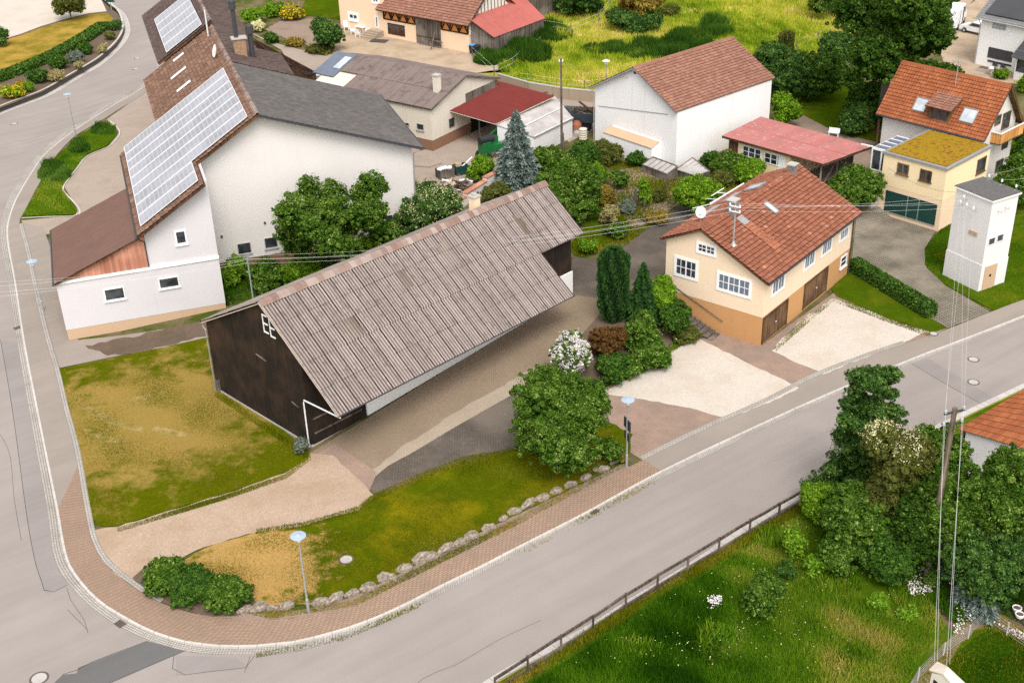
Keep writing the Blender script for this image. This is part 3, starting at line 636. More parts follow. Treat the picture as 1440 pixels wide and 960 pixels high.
region('orchard_lawn', [(1095, 120), (1160, 95), (1235, 120), (1240, 200), (1180, 188), (1122, 158)], .115, m_lawn_fresh, 'shaded lawn under the big walnut tree', 'lawn')
region('garage_yard', [(1095, 150), (1122, 158), (1180, 188), (1235, 200), (1238, 250), (1150, 255), (1090, 230)], .105, m_soil_red, 'grey gravel around the red roofed garage', 'yard')
region('track', [(1118, 92), (1188, 56), (1300, 0), (1330, -30), (1395, -30), (1350, 22), (1200, 72), (1130, 106)], .105, m_gravel_drive, 'pale track along the edge of the field', 'track')
region('building_site_ground', [(1318, 60), (1345, 20), (1400, -20), (1500, 20), (1470, 125), (1380, 112), (1335, 112)], .108, m_dirt, 'bare brown earth around the new white house', 'ground')
region('far_lawn', [(1398, 200), (1440, 190), (1520, 200), (1520, 260), (1440, 235), (1390, 262)], .125, m_lawn_fresh, 'grass bank beside the balcony house', 'lawn')
# south side
south = [tuple(p) for p in offset(spline(wxy(Sp), 1.), -.12)] + [tuple(p) for p in wxy([(1700, 700), (1700, 1200), (560, 1200)])]
sheet('meadow', south, .03, m_meadow, 'rank green meadow below the roadside fence', 'meadow')
region('bare_path', [(1268, 975), (1310, 925), (1340, 890), (1372, 862), (1388, 852), (1420, 872), (1450, 892), (1450, 905), (1392, 876), (1370, 886), (1345, 912), (1310, 975)], .045, m_path, 'trodden earth path along the wire fence', 'path', ragged=.1)
region('mown_lawn', [(1310, 975), (1345, 915), (1368, 890), (1388, 880), (1450, 908), (1450, 985)], .05, m_lawn_fresh, 'mown corner of lawn behind the wire fence', 'lawn')
region('shade_bed', [(1250, 800), (1330, 812), (1400, 830), (1450, 850), (1450, 890), (1388, 850), (1340, 885), (1310, 862), (1290, 840)], .04, m_soil, 'dark earth at the foot of the big shrubs', 'bed', ragged=.3)
# the terrace garden across the side road
zt = .62
region('terrace_ground', [(-200, 262), (-120, 210), (0, 152), (60, 129), (100, 106), (140, 82), (163, 62), (172, 46), (172, 34), (164, 18), (146, 4), (120, -40), (-200, -40)], zt, m_soil, 'dark mulched bank above the garden wall', 'bed', flat=True)
region('terrace_lawn', [(-60, 100), (9, 56), (29, 50), (58, 39), (95, 28), (124, 21), (150, 18), (160, 27), (146, 36), (110, 55), (73, 70), (36, 86), (-40, 112)], zt + .02, m_lawn_yellow, 'straw yellow lawn above the hedge', 'lawn', flat=True)
region('gravel_court', [(-200, 120), (9, 54), (29, 48), (58, 37), (95, 26), (124, 19), (150, 16), (144, 3), (120, -40), (-200, -40)], zt + .024, m_gravel, 'pale gravel court beyond the yellow lawn', 'yard', flat=True)
Lt = spline(wxy(Lp), .8)
mb = MB(); a, ta = resample(Lt, 90); b, _ = resample(offset(Lt, .28), 90)
for i in range(89):
    for P, Q, z0, z1, fl in ((a, a, 0, .66, 0), (a, b, .66, .66, 1), (b, b, .66, .3, 0)):
        mb.face([(*P[i], z0), (*P[i + 1], z0), (*Q[i + 1], z1), (*Q[i], z1)], fl, [(ta[i], z0), (ta[i + 1], z0), (ta[i + 1], z1 + fl * .3), (ta[i], z1 + fl * .3)])
tag(mb.build('garden_wall', [m_wall_dark, m_kerb], loc=(*a[45], 0)), 'low dark retaining wall with pale coping around the terrace bend', 'wall')
# ------------------------------------------------------------------ building helpers
def V(p): return Vector([float(x) for x in p])
def shingle(mb, A, B, C, D, rows, cols, seg=3, amp=.02, step=.03, prof='round', m=0, jit=.004, seed=1, tint=None, lap=0.):
    """courses of roofing on the slope A-B (eave) D-C (top): real waves across, real steps up the slope"""
    rg = random.Random(seed); A, B, C, D = V(A), V(B), V(C), V(D)
    N = (B - A).cross(D - A).normalized()
    if N.z < 0: N = -N
    W = (B - A).length; H = (D - A).length
    def P(s, t, h): return (A * (1 - s) + B * s) * (1 - t) + (D * (1 - s) + C * s) * t + N * h
    def pf(x):
        if prof == 'wave': return amp * math.sin(2 * math.pi * x)
        if prof == 'flat': return 0.
        return amp * (math.cos(2 * math.pi * x) * .5 + .5)
    for i in range(rows):
        t0, t1 = i / rows, (i + 1) / rows
        for j in range(cols):
            r = .30 + .58 * rg.random() + (.12 if rg.random() < .06 else 0); dz = rg.uniform(-jit, jit)
            if tint: r = tint(i, j, r)
            waves = seg[1] if isinstance(seg, tuple) else 1
            rib = random.Random(seed * 1000 + j) if waves > 1 else None; ribs = [rib.random() for _ in range(waves)] if rib else None
            ns = seg[0] * waves if isinstance(seg, tuple) else seg
            for k in range(ns):
                x0, x1 = k / ns, (k + 1) / ns
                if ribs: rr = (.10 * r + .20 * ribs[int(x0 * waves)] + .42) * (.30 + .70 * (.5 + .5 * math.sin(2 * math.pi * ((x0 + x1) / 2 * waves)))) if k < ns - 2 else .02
                else: rr = r
                s0, s1 = (j + x0) / cols, (j + x1) / cols
                h0, h1 = pf(x0 * waves), pf(x1 * waves)
                uv = [(s0 * W, t0 * H), (s1 * W, t0 * H), (s1 * W, t1 * H), (s0 * W, t1 * H)]
                tm = t1 - (t1 - t0) * lap; hm = step * lap
                mb.face([P(s0, t0, h0 + step + dz), P(s1, t0, h1 + step + dz), P(s1, tm, h1 + hm + dz), P(s0, tm, h0 + hm + dz)], m, uv, rr)
                if lap: mb.face([P(s0, tm, h0 + hm + dz), P(s1, tm, h1 + hm + dz), P(s1, t1, h1 + dz), P(s0, t1, h0 + dz)], m, uv, rr * .25 if rg.random() < .75 else rr * .6)  # band under each lap: shadow and dirt put into a darker tint
                if step > 0: mb.face([P(s0, t0, h0 - .004), P(s1, t0, h1 - .004), P(s1, t0, h1 + step + dz), P(s0, t0, h0 + step + dz)], m, uv, 0. if prof != 'flat' else r * .5)  # riser tinted darkest too, adding to the painted course shadow
def slab(mb, pts, th, m=1, gap=.012):
    """the deck under a roofing: pts is the planar outline, th its thickness"""
    P = [V(p) for p in pts]; N = (P[1] - P[0]).cross(P[-1] - P[0]).normalized()
    if N.z < 0: N = -N
    mb.hexa([p - N * th for p in P], [p - N * gap for p in P], m)
def prof_u(mb, F, prof, u0, u1, m=0):     # (v, z) outline carried from u0 to u1
    a = [F.p(u0, v, z) for v, z in prof]; b = [F.p(u1, v, z) for v, z in prof]
    _pr(mb, a, b, m)
def prof_v(mb, F, prof, v0, v1, m=0):
    a = [F.p(u, v0, z) for u, z in prof]; b = [F.p(u, v1, z) for u, z in prof]
    _pr(mb, a, b, m)
def _pr(mb, a, b, m):
    n = len(a); mb.face(a, m); mb.face(b[::-1], m)
    for i in range(n):
        j = (i + 1) % n
        L = math.dist(a[i], b[i]); H = math.dist(a[i], a[j])
        mb.face([a[i], b[i], b[j], a[j]], m, [(0, 0), (L, 0), (L, H), (0, H)])
def wb(mb, F, axis, val, out, a0, a1, d0, d1, z0, z1, m=0):
    x0, x1 = sorted((val + out * d0, val + out * d1)); a0, a1 = sorted((a0, a1))
    if axis == 'v': mb.box(F, a0, a1, x0, x1, z0, z1, m)
    else: mb.box(F, x0, x1, a0, a1, z0, z1, m)
def onwall(F, axis, val, px, py):
    q = F.hit(px, py, 1, 0, 0, val) if axis == 'u' else F.hit(px, py, 0, 1, 0, val)
    return (q[1] if axis == 'u' else q[0]), q[2]
def win(F, axis, val, TL, BR, parent, frame=None, glass=None, nx=1, ny=1, fw=.07, out=-1, sill=None, surround=0., name='window', split=()):
    """a window on a wall: pane, with its frame (and sill) as sub-parts; corners given as photo pixels"""
    a0, z1 = onwall(F, axis, val, *TL); a1, z0 = onwall(F, axis, val, *BR)
    a0, a1 = sorted((a0, a1)); z0, z1 = sorted((z0, z1))
    mb = MB(); wb(mb, F, axis, val, out, a0 + .01, a1 - .01, .004, .018, z0 + .01, z1 - .01)
    o = mb.build(name, glass or m_glass, parent)
    mb = MB(); d = .06
    wb(mb, F, axis, val, out, a0 - surround, a0 + fw, 0.002, d, z0 - surround, z1 + surround)
    wb(mb, F, axis, val, out, a1 - fw, a1 + surround, 0.002, d, z0 - surround, z1 + surround)
    wb(mb, F, axis, val, out, a0 + fw + .002, a1 - fw - .002, 0.002, d, z1 - fw, z1 + surround)
    wb(mb, F, axis, val, out, a0 + fw + .002, a1 - fw - .002, 0.002, d, z0 - surround, z0 + fw)
    for i in range(1, nx):
        x = a0 + (a1 - a0) * i / nx; wb(mb, F, axis, val, out, x - fw * .6, x + fw * .6, .019, d - .006, z0 + fw + .002, z1 - fw - .002)
    for i in range(nx if split else 0):
        x = a0 + (a1 - a0) * (i + .5) / nx; wb(mb, F, axis, val, out, x - .02, x + .02, .019, d - .016, z0 + fw + .004, z1 - fw - .004)
    for i in range(1, ny):
        z = z0 + (z1 - z0) * i / ny; wb(mb, F, axis, val, out, a0 + fw + .004, a1 - fw - .004, .019, d - .012, z - .02, z + .02)
    mb.build('frame', frame or m_white_paint, o)
    if sill:
        mb = MB(); wb(mb, F, axis, val, out, a0 - .08, a1 + .08, .002, .13, z0 - surround - .08, z0 - surround - .004); mb.build('sill', sill, o)
    return o
def panel(F, axis, val, TL, BR, parent, name, mat, d=.05, out=-1):
    a0, z1 = onwall(F, axis, val, *TL); a1, z0 = onwall(F, axis, val, *BR)
    mb = MB(); wb(mb, F, axis, val, out, a0, a1, .003, d, min(z0, z1), max(z0, z1))
    return mb.build(name, mat, parent), (min(a0, a1), max(a0, a1), min(z0, z1), max(z0, z1))
def slope_panel(F, pts, th, mat, parent, name, lift=.03, frame=None, fw=.06):
    """a roof window or solar panel lying on a slope; pts are four (u, v, z) on the slope"""
    P = [V(F.p(*p)) for p in pts]; N = (P[1] - P[0]).cross(P[3] - P[0]).normalized()
    if N.z < 0: N = -N
    b = [p + N * lift for p in P]; t = [p + N * (lift + th) for p in P]
    W = (P[1] - P[0]).length; H = (P[3] - P[0]).length
    mb = MB(); mb.hexa(b, t)
    mb.uv[4:8] = [(0, 0), (W, 0), (W, H), (0, H)]
    o = mb.build(name, mat, parent)
    if frame:
        mb = MB(); c = sum(t, Vector()) / 4
        for i in range(4):
            p, q = t[i], t[(i + 1) % 4]; mb.bar(p, q, fw, fw)
        mb.build('frame', frame, o)
    return o
def gutter(mb, a, b, r=.07, m=0):
    mb.tube([a, b], r, 6, m)

# ------------------------------------------------------------------ the dark timber barn
FB = Frame(-13.46, 69.35, .783)
barn = thing('wooden_barn', 'long dark timber barn with rusty grey corrugated roof and white ladder shaped windows', 'barn', FB.p(0, 0, 0))
ZR, VR, ZE, VE = 9.75, 3.62, 4.15, -3.7; KK = (ZR - ZE) / (VR - VE); KL = (ZR - 5.6) / (11.35 - VR)
zs = lambda v: ZR - KK * (VR - v) if v < VR else ZR - KL * (v - VR)
mb = MB()
prof_u(mb, FB, [(0, .25), (0, zs(0) - .22), (VR, ZR - .25), (11, zs(11) - .22), (11, .25)], 0, 25.7)
mb.build('wall', m_barnwood, barn)
mb = MB(); prof_u(mb, FB, [(-.03, -.4), (-.03, .246), (11.03, .246), (11.03, -.4)], -.03, 4.6); mb.build('plinth', m_concrete, barn)
mb = MB(); prof_u(mb, FB, [(-.12, -.4), (-.12, 3.6), (-.004, 3.6), (-.004, -.4)], 4.75, 25.75)
mb.build('side_wall', m_wallpaint, barn)
mb = MB(); wb(mb, FB, 'v', 0, -1, .15, 4.5, .01, .07, .25, 3.3); o = mb.build('sliding_door', m_barnwood, barn)
mb = MB()
for z in (1.0, 2.1): wb(mb, FB, 'v', 0, -1, .3, 4.3, .072, .13, z, z + .10)
mb.build('door_rail', m_greywood, o)
mb = MB()
vN = -.45                            # the lower strip of roof stops short of the rear end
U0, U1, U2 = -.25, 21.9, 26.7
def tb(i, j, r): return r
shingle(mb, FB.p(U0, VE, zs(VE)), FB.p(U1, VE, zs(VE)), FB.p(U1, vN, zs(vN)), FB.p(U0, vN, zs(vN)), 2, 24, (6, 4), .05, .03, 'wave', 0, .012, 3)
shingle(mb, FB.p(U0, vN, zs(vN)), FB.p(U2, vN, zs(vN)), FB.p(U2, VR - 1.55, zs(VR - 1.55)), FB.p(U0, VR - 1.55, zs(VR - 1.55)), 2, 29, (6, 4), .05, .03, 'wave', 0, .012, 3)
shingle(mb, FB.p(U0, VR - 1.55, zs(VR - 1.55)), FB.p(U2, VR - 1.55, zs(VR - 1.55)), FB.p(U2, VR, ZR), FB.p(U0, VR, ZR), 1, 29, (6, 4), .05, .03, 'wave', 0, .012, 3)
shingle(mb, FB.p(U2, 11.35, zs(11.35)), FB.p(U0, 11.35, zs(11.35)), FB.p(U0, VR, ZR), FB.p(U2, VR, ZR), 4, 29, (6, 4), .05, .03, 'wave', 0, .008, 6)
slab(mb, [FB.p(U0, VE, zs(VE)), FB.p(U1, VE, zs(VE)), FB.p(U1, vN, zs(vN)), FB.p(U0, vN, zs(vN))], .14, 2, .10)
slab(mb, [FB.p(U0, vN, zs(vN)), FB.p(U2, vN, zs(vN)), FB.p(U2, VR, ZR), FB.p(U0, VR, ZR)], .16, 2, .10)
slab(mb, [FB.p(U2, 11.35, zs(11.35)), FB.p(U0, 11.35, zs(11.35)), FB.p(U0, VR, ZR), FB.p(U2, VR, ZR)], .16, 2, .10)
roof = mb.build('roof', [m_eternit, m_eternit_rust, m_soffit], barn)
rg = random.Random(8)                # replaced, mossier sheets
for u, v, w, l in ((4.1, -.4, 1.0, 1.9), (9.9, .9, 1.05, 2.1), (14.2, 1.0, 1.0, 2.0), (21.8, .9, 1.0, 1.9)):
    nrm = .03; mb = MB()
    shingle(mb, FB.p(u, v, zs(v) + nrm), FB.p(u + w, v, zs(v) + nrm), FB.p(u + w, v + l * .79, zs(v + l * .79) + nrm), FB.p(u, v + l * .79, zs(v + l * .79) + nrm), 1, 1, (6, 4), .05, .01, 'wave', 0, 0, int(u * 10))
    mb.build('replacement_sheet', m_eternit_moss, barn)
mb = MB(); rg = random.Random(4)
n = 58
for i in range(n):                   # half round ridge caps
    u0, u1 = U0 + (U2 - U0) * i / n, U0 + (U2 - U0) * (i + 1.1) / n; r = rg.random(); dz = rg.uniform(-.01, .015)
    pr = [(-.42, -.30), (-.2, -.06), (0, .03), (.2, -.05), (.45, -.20)]
    for (va, za), (vb, zb) in zip(pr, pr[1:]):
        mb.face([FB.p(u0, VR + va, ZR + .07 + za + dz + .02), FB.p(u0, VR + vb, ZR + .07 + zb + dz + .02), FB.p(u1, VR + vb, ZR + .07 + zb + dz), FB.p(u1, VR + va, ZR + .07 + za + dz)], 0, None, r)
mb.build('ridge_cap', m_ridge_cement, barn)
mb = MB(); gutter(mb, FB.p(U0, VE - .02, ZE - .04), FB.p(U1 + .1, VE - .02, ZE - .02), .035)
mb.build('gutter', m_dark_metal, barn)
mb = MB(); mb.tube([FB.p(U0 + .1, VE - .05, ZE - .12), FB.p(-.12, .05, 3.75), FB.p(-.12, .12, 3.55), FB.p(-.12, .12, .1)], .055, 8)
mb.build('downpipe', m_white_metal, barn)
mb = MB(); mb.tube([FB.p(-.2, 11.2, 5.35), FB.p(-.12, 11.0, 5.0), FB.p(-.12, 11.0, .1)], .05, 8); mb.build('downpipe', m_zinc, barn)
for (x0, y0) in ((368.5, 440.5), (378, 447)):     # white ladder shaped window frames, open to one side
    vv, zz = onwall(FB, 'u', 0, x0, y0)
    mb = MB(); wb(mb, FB, 'u', 0, -1, vv - .06, vv, .01, .06, zz - 1.35, zz)
    for q in (0, .62, 1.25): wb(mb, FB, 'u', 0, -1, vv - .52, vv - .062, .01, .05, zz - q - .10, zz - q)
    o = mb.build('window_bars', m_white_paint, barn)
    mb = MB(); wb(mb, FB, 'u', 0, -1, vv - .5, vv - .065, .003, .008, zz - 1.3, zz - .02); mb.build('pane', m_dark, o)
for x0, y0, L in ((361, 497, 1.1), (411, 564, .75)):
    vv, zz = onwall(FB, 'u', 0, x0, y0)
    mb = MB(); mb.bar(FB.p(-.06, vv, zz), FB.p(-.06, vv - L, zz - .15), .07, .07); mb.build('batten', m_greywood, barn)
ch = thing('chimney_stack', 'pale plastered chimney rising behind the ridge of the dark barn', 'chimney', FB.p(20.05, 4.2, 9.2))
mb = MB(); mb.box(FB, 19.75, 20.35, 4.25, 4.85, 8.2, 10.35); mb.build('shaft', m_peach, ch)
mb = MB(); mb.box(FB, 19.68, 20.42, 4.18, 4.92, 10.352, 10.45); mb.box(FB, 19.9, 20.2, 4.4, 4.7, 10.452, 10.6, 0); mb.build('cap', m_concrete, ch)

# ------------------------------------------------------------------ the cream house
FH = Frame(18.407, 80.946, .89)
house = thing('cream_house', 'cream house with ochre plinth and weathered red tile roof between barn and road', 'house', FH.p(0, 0, 0))
HL, HW, hr, hv = 14.9, 8.37, 8.317, 5.28; kR = .4944; kL = (hr - 6.71) / (8.735 - hv)
hz = lambda v: hr - kR * (hv - v) if v < hv else hr - kL * (v - hv)
mb = MB(); prof_u(mb, FH, [(0, 2.456), (0, hz(0) - .2), (hv, hr - .22), (HW, hz(HW) - .2), (HW, 2.456)], 0, HL); mb.build('wall', m_cream, house)
mb = MB(); prof_u(mb, FH, [(0.015, -.5), (0.015, 2.452), (HW - .015, 2.452), (HW - .015, -.5)], .015, HL - .015); mb.build('plinth', m_orange_base, house)
mb = MB(); U0, U1, VE, VB = -.39, HL + .42, -.457, 8.735
shingle(mb, FH.p(U0, VE, hz(VE)), FH.p(U1, VE, hz(VE)), FH.p(U1, hv, hr), FH.p(U0, hv, hr), 18, 56, 4, .04, .085, 'round', 0, .016, 11, lap=.2)
shingle(mb, FH.p(U1, VB, hz(VB)), FH.p(U0, VB, hz(VB)), FH.p(U0, hv, hr), FH.p(U1, hv, hr), 12, 56, 4, .04, .07, 'round', 0, .012, 12, lap=.12)
slab(mb, [FH.p(U0, VE, hz(VE)), FH.p(U1, VE, hz(VE)), FH.p(U1, hv, hr), FH.p(U0, hv, hr)], .14, 1)
slab(mb, [FH.p(U1, VB, hz(VB)), FH.p(U0, VB, hz(VB)), FH.p(U0, hv, hr), FH.p(U1, hv, hr)], .14, 1)
mb.build('roof', [m_tile_red, m_brownwood], house)
mb = MB(); rg = random.Random(3)
for i in range(40):
    u0, u1 = U0 + (U1 - U0) * i / 40, U0 + (U1 - U0) * (i + 1.12) / 40; r = rg.random() * .6 + .4
    pr = [(-.17, -.1), (-.1, .05), (0, .11), (.1, .05), (.17, -.1)]
    for (va, za), (vb, zb) in zip(pr, pr[1:]):
        mb.face([FH.p(u0, hv + va, hr + za + .03), FH.p(u0, hv + vb, hr + zb + .03), FH.p(u1, hv + vb, hr + zb), FH.p(u1, hv + va, hr + za)], 0, None, r)
mb.build('ridge_tiles', m_tile_red, house)
mb = MB(); gutter(mb, FH.p(U0, VE - .06, hz(VE) - .06), FH.p(U1, VE - .06, hz(VE) - .06), .075); mb.tube([FH.p(U1 - .3, VE, hz(VE) - .1), FH.p(HL - .1, -.08, 4.9), FH.p(HL - .1, -.08, .1)], .05, 6); mb.build('gutter', m_dark_metal, house)
for TL, BR, nx in (((951, 361), (979, 393), 2), ((982, 341), (1005.5, 359.5), 2), ((1011, 383), (1054, 418), 3)):
    win(FH, 'u', 0, TL, BR, house, nx=nx, ny=2, surround=.14, fw=.08, split=(1,), glass=m_curtain if nx == 3 else m_glass)
for TL, BR in (((1087, 391), (1101.5, 403)), ((1132, 361), (1144, 369.5)), ((1157, 342), (1168, 350.5)), ((1182, 325.5), (1191.5, 331.5))):
    win(FH, 'v', 0, TL, BR, house, nx=2, surround=.12, fw=.08, glass=m_curtain, split=(1,))
win(FH, 'v', 0.015, (1182.5, 363), (1189, 371), house, nx=1, ny=2, surround=.05, sill=m_white_paint)
for TL, BR in (((1073.5, 449), (1104, 456)), ((1132, 401), (1160, 409))):
    o, (a0, a1, z0, z1) = panel(FH, 'v', .015, TL, BR, house, 'garage_door', m_doorwood, .03)
    mb = MB()
    for x0, x1 in ((a0 - .1, a0), (a1, a1 + .1)): wb(mb, FH, 'v', .015, -1, x0, x1, .003, .08, z0, z1)
    wb(mb, FH, 'v', .015, -1, a0 - .1, a1 + .1, .003, .08, z1 + .004, z1 + .12); wb(mb, FH, 'v', .015, -1, (a0 + a1) / 2 - .02, (a0 + a1) / 2 + .02, .032, .045, z0, z1); mb.build('door_frame', m_brownwood, o)
    mb = MB(); wb(mb, FH, 'v', .015, -1, (a0 + a1) / 2 + .08, (a0 + a1) / 2 + .2, .032, .08, z0 + 1.0, z0 + 1.08); mb.build('handle', m_white_metal, o)
def stack(F, u, v, w, d, z0, z1, parent, mat, capmat, pot=True):
    mb = MB(); mb.box(F, u - w / 2, u + w / 2, v - d / 2, v + d / 2, z0, z1); o = mb.build('chimney', mat, parent)
    mb = MB(); mb.box(F, u - w / 2 - .07, u + w / 2 + .07, v - d / 2 - .07, v + d / 2 + .07, z1 + .002, z1 + .09)
    if pot:
        for q in (-.15, .15): mb.lathe(F.p(u + q, v, z1 + .09), [(.1, 0), (.09, .25), (.06, .25)], 8)
    mb.build('chimney_cap', capmat, o); return o
q = FH.hit(1042, 311, 0, -kR, 1, hr - kR * hv); stack(FH, q[0], hv - .35, .75, .6, hr - .7, hr + 1.0, house, m_chim_slate, m_concrete, False)
mb = MB(); u, v = q[0] + .1, hv - 1.05
slope_panel(FH, [(u - .35, v - .45, hz(v - .45)), (u + .45, v - .45, hz(v - .45)), (u + .45, v + .3, hz(v + .3)), (u - .35, v + .3, hz(v + .3))], .03, m_zinc, house, 'flashing', .09)
mb = MB(); shingle(mb, FH.p(u - .45, v - 3.1, hz(v - 3.1) + .05), FH.p(u + .55, v - 3.1, hz(v - 3.1) + .05), FH.p(u + .55, v - .5, hz(v - .5) + .05), FH.p(u - .45, v - .5, hz(v - .5) + .05), 9, 4, 4, .035, .045, 'round', 0, .01, 5); mb.build('new_tile_patch', m_tile_fresh, house)
q = FH.hit(1126, 258, 0, -kR, 1, hr - kR * hv); stack(FH, HL - 1.2, hv - .15, .7, .6, hr - .6, hr + .6, house, m_chim_slate, m_concrete, False)
q = [FH.hit(*p, 0, -kR, 1, hr - kR * hv) for p in ((1089, 302.5), (1094.5, 298), (1077.5, 285.5), (1072.5, 290))]
def rect_uv(q): return min(p[0] for p in q), max(p[0] for p in q), min(p[1] for p in q), max(p[1] for p in q)
a, b, c_, d_ = rect_uv(q); slope_panel(FH, [(a + .1, c_, hz(c_)), (b - .1, c_, hz(c_)), (b - .1, d_, hz(d_)), (a + .1, d_, hz(d_))], .08, m_glass_pale, house, 'skylight', .08, m_zinc, .09)
a, b, c_, d_ = 9.3, 10.6, 5.75, 6.9
slope_panel(FH, [(a, c_, hz(c_)), (b, c_, hz(c_)), (b, d_, hz(d_)), (a, d_, hz(d_))], .10, m_glass_pale, house, 'skylight', .10, m_zinc, .09)
for a in (4.0, 7.4):
    slope_panel(FH, [(a, 7.3, hz(7.3)), (a + 2.2, 7.3, hz(7.3)), (a + 2.2, 7.9, hz(7.9)), (a, 7.9, hz(7.9))], .05, m_zinc, house, 'sheet_strip', .09)
(ua, za), (ub, zb), (uc, zc) = [onwall(FH, 'v', 8.95, *q) for q in ((974, 293), (999, 287), (1046, 258.5))]
mb = MB(); mb.bar(FH.p(ub, 8.95, zb), FH.p(uc, 8.95, zc), .12, .14); mb.bar(FH.p(ua, 8.95, za), FH.p(ub, 8.95, zb), .05, .06)
o = mb.build('awning', m_white_paint, house)
mb = MB(); um, zm = (ub + uc) / 2, (zb + zc) / 2; mb.bar(FH.p(um, 9.0, zm), FH.p(um, 9.9, zm - .1), .05); mb.bar(FH.p(um - .9, 9.9, zm - .1), FH.p(um + 1.1, 9.9, zm - .1), .06); mb.bar(FH.p(um - 1.2, 9.0, zm - .1), FH.p(um - 1.2, 10.2, zm - .3), .04); mb.build('awning_arm', m_white_paint, o)
mast = thing('roof_mast', 'steel power line mast standing on the red roof beside a chimney', 'mast', FH.p(1.9, 2.6, hz(2.6)))
mq = FH.hit(1031, 345, 0, -kR, 1, hr - kR * hv); MU, MV = float(mq[0]), float(mq[1]); MZ = hz(MV)
mb = MB(); mb.tube([FH.p(MU, MV, MZ - .2), FH.p(MU, MV, MZ + 3.35)], .06, 8); mb.build('tube', m_grey_pole, mast)
mb = MB(); mb.bar(FH.p(MU - .1, MV - .45, MZ + 3.1), FH.p(MU - .1, MV + .45, MZ + 3.1), .06); mb.bar(FH.p(MU - .1, MV - .45, MZ + 2.7), FH.p(MU - .1, MV + .45, MZ + 2.7), .06)
for z in (3.1, 2.7):
    for y in (-.4, .4): mb.lathe(FH.p(MU - .1, MV + y, MZ + z + .03), [(.05, 0), (.065, .08), (.04, .17)], 8)
mb.build('crossarm', m_white_paint, mast)
mb = MB(); c = Vector(FH.p(MU, MV, MZ + .02)); mb.lathe(c, [(.3, 0), (.16, .12), (.08, .35)], 10); mb.build('collar', m_zinc, mast)
def dish(name, label, P, face, r, cat='satellite dish'):
    d = thing(name, label, cat, P); P = Vector(P); f = Vector(face).normalized(); up = Vector((0, 0, 1)); x = f.cross(up).normalized(); y = x.cross(f)
    mb = MB(); c = P + Vector((0, 0, .75)); rings = []
    for q, dz in ((0.01, -.10), (.5, -.07), (1., 0)): rings.append([c + f * dz + (x * math.cos(t) * q + y * math.sin(t) * q * 1.1) * r for t in np.linspace(0, 2 * math.pi, 17)[:-1]])
    for i in range(2):
        for k_ in range(16): mb.face([rings[i][k_], rings[i][(k_ + 1) % 16], rings[i + 1][(k_ + 1) % 16], rings[i + 1][k_]])
    mb.build('bowl', m_white_paint, d)
    mb = MB(); mb.tube([P - Vector((0, 0, .3)), P + Vector((0, 0, .6)), c - f * .09], .03, 6); mb.build('stand', m_grey_pole, d)
    mb = MB(); mb.tube([c - y * r * 1.05, c + f * r * .9 - y * r * .4], .015, 5); mb.tube([c + f * r * .85 - y * r * .4, c + f * r * 1.0 - y * r * .35], .05, 6); mb.build('receiver', m_dark_metal, d)
    return d
q = FH.hit(985, 312, 0, kL, 1, hr + kL * hv)
dish('satellite_dish', 'white satellite dish at the gable end of the red roofed cream house', FH.p(max(q[0], .1), q[1], hz(q[1]) + .05), (-.5, -1, .25), .42)
# steps up along the gable
steps = thing('garden_steps', 'dark stone steps climbing along the ochre plinth of the cream house', 'steps', FH.p(-.9, .5, 0))
mb = MB()
for i in range(12):
    v0 = 3.3 + i * .42; mb.box(FH, -1.35, -.15, v0, v0 + .41, -.2, .12 + i * .15, 0)
mb.build('flight', m_wall_dark, steps)
mb = MB()
for i in range(12):
    v0 = 3.3 + i * .42; mb.box(FH, -1.4, -.12, v0 + .02, v0 + .40, .122 + i * .15, .165 + i * .15)
mb.build('tread', m_greywood, steps)
mb = MB(); mb.bar(FH.p(-.06, 3.2, 1.2), FH.p(-.06, 8.2, 3.2), .05); 
mb.build('handrail', m_greywood, steps)

# ------------------------------------------------------------------ the white transformer tower
FT = Frame(37.181, 88.623, .516); z0 = 0
tower = thing('electric_tower', 'tall square white electricity tower with dark flat roof beside the driveway', 'tower', FT.p(0, 0, 0))
TL_, TW, TH = 2.93, 3.555, 7.85
mb = MB(); mb.box(FT, 0, TL_, 0, TW, 2.4, TH - .1); mb.build('wall', m_white_old, tower)
mb = MB(); mb.box(FT, -.05, TL_ + .05, -.05, TW + .05, -.5, 2.396); mb.build('plinth', m_white_old, tower)
mb = MB(); b = [(-.14, -.14), (TL_ + .16, -.14), (TL_ + .16, TW + .14), (-.14, TW + .14)]
mb.hexa([FT.p(u, v, TH - .098) for u, v in b], [FT.p(u, v, TH + .05) for u, v in b], 0)
mb.hexa([FT.p(u * 1.0, v, TH + .052) for u, v in b], [FT.p(u, v, TH + .10) for u, v in b], 1)
mb.build('roof', [m_white_paint, m_felt], tower)
for TL, BR in (((1390.3, 335.5), (1398, 342.6)), ((1402.3, 330.6), (1409.6, 338))): win(FT, 'v', 0, TL, BR, tower, frame=m_white_old, glass=m_glass, fw=.05)
o, (a0, a1, z0, z1) = panel(FT, 'v', -.05, (1385.5, 375.5), (1396.5, 403.5), tower, 'door', m_beige_base, .05)
mb = MB(); wb(mb, FT, 'v', -.05, -1, (a0 + a1) / 2 - .1, (a0 + a1) / 2 + .1, .052, .07, z0 + 1.15, z0 + 1.35); mb.build('sign_plate', m_dark, o)
mb = MB(); a0, z1 = onwall(FT, 'u', 0, 1363.5, 322); a1, z0 = onwall(FT, 'u', 0, 1374, 333)
for i in range(5): wb(mb, FT, 'u', 0, -1, a0, a1, .004, .06, z0 + (z1 - z0) * i / 5, z0 + (z1 - z0) * (i + .75) / 5)
mb.build('vent', m_beige_base, tower)
INS = []
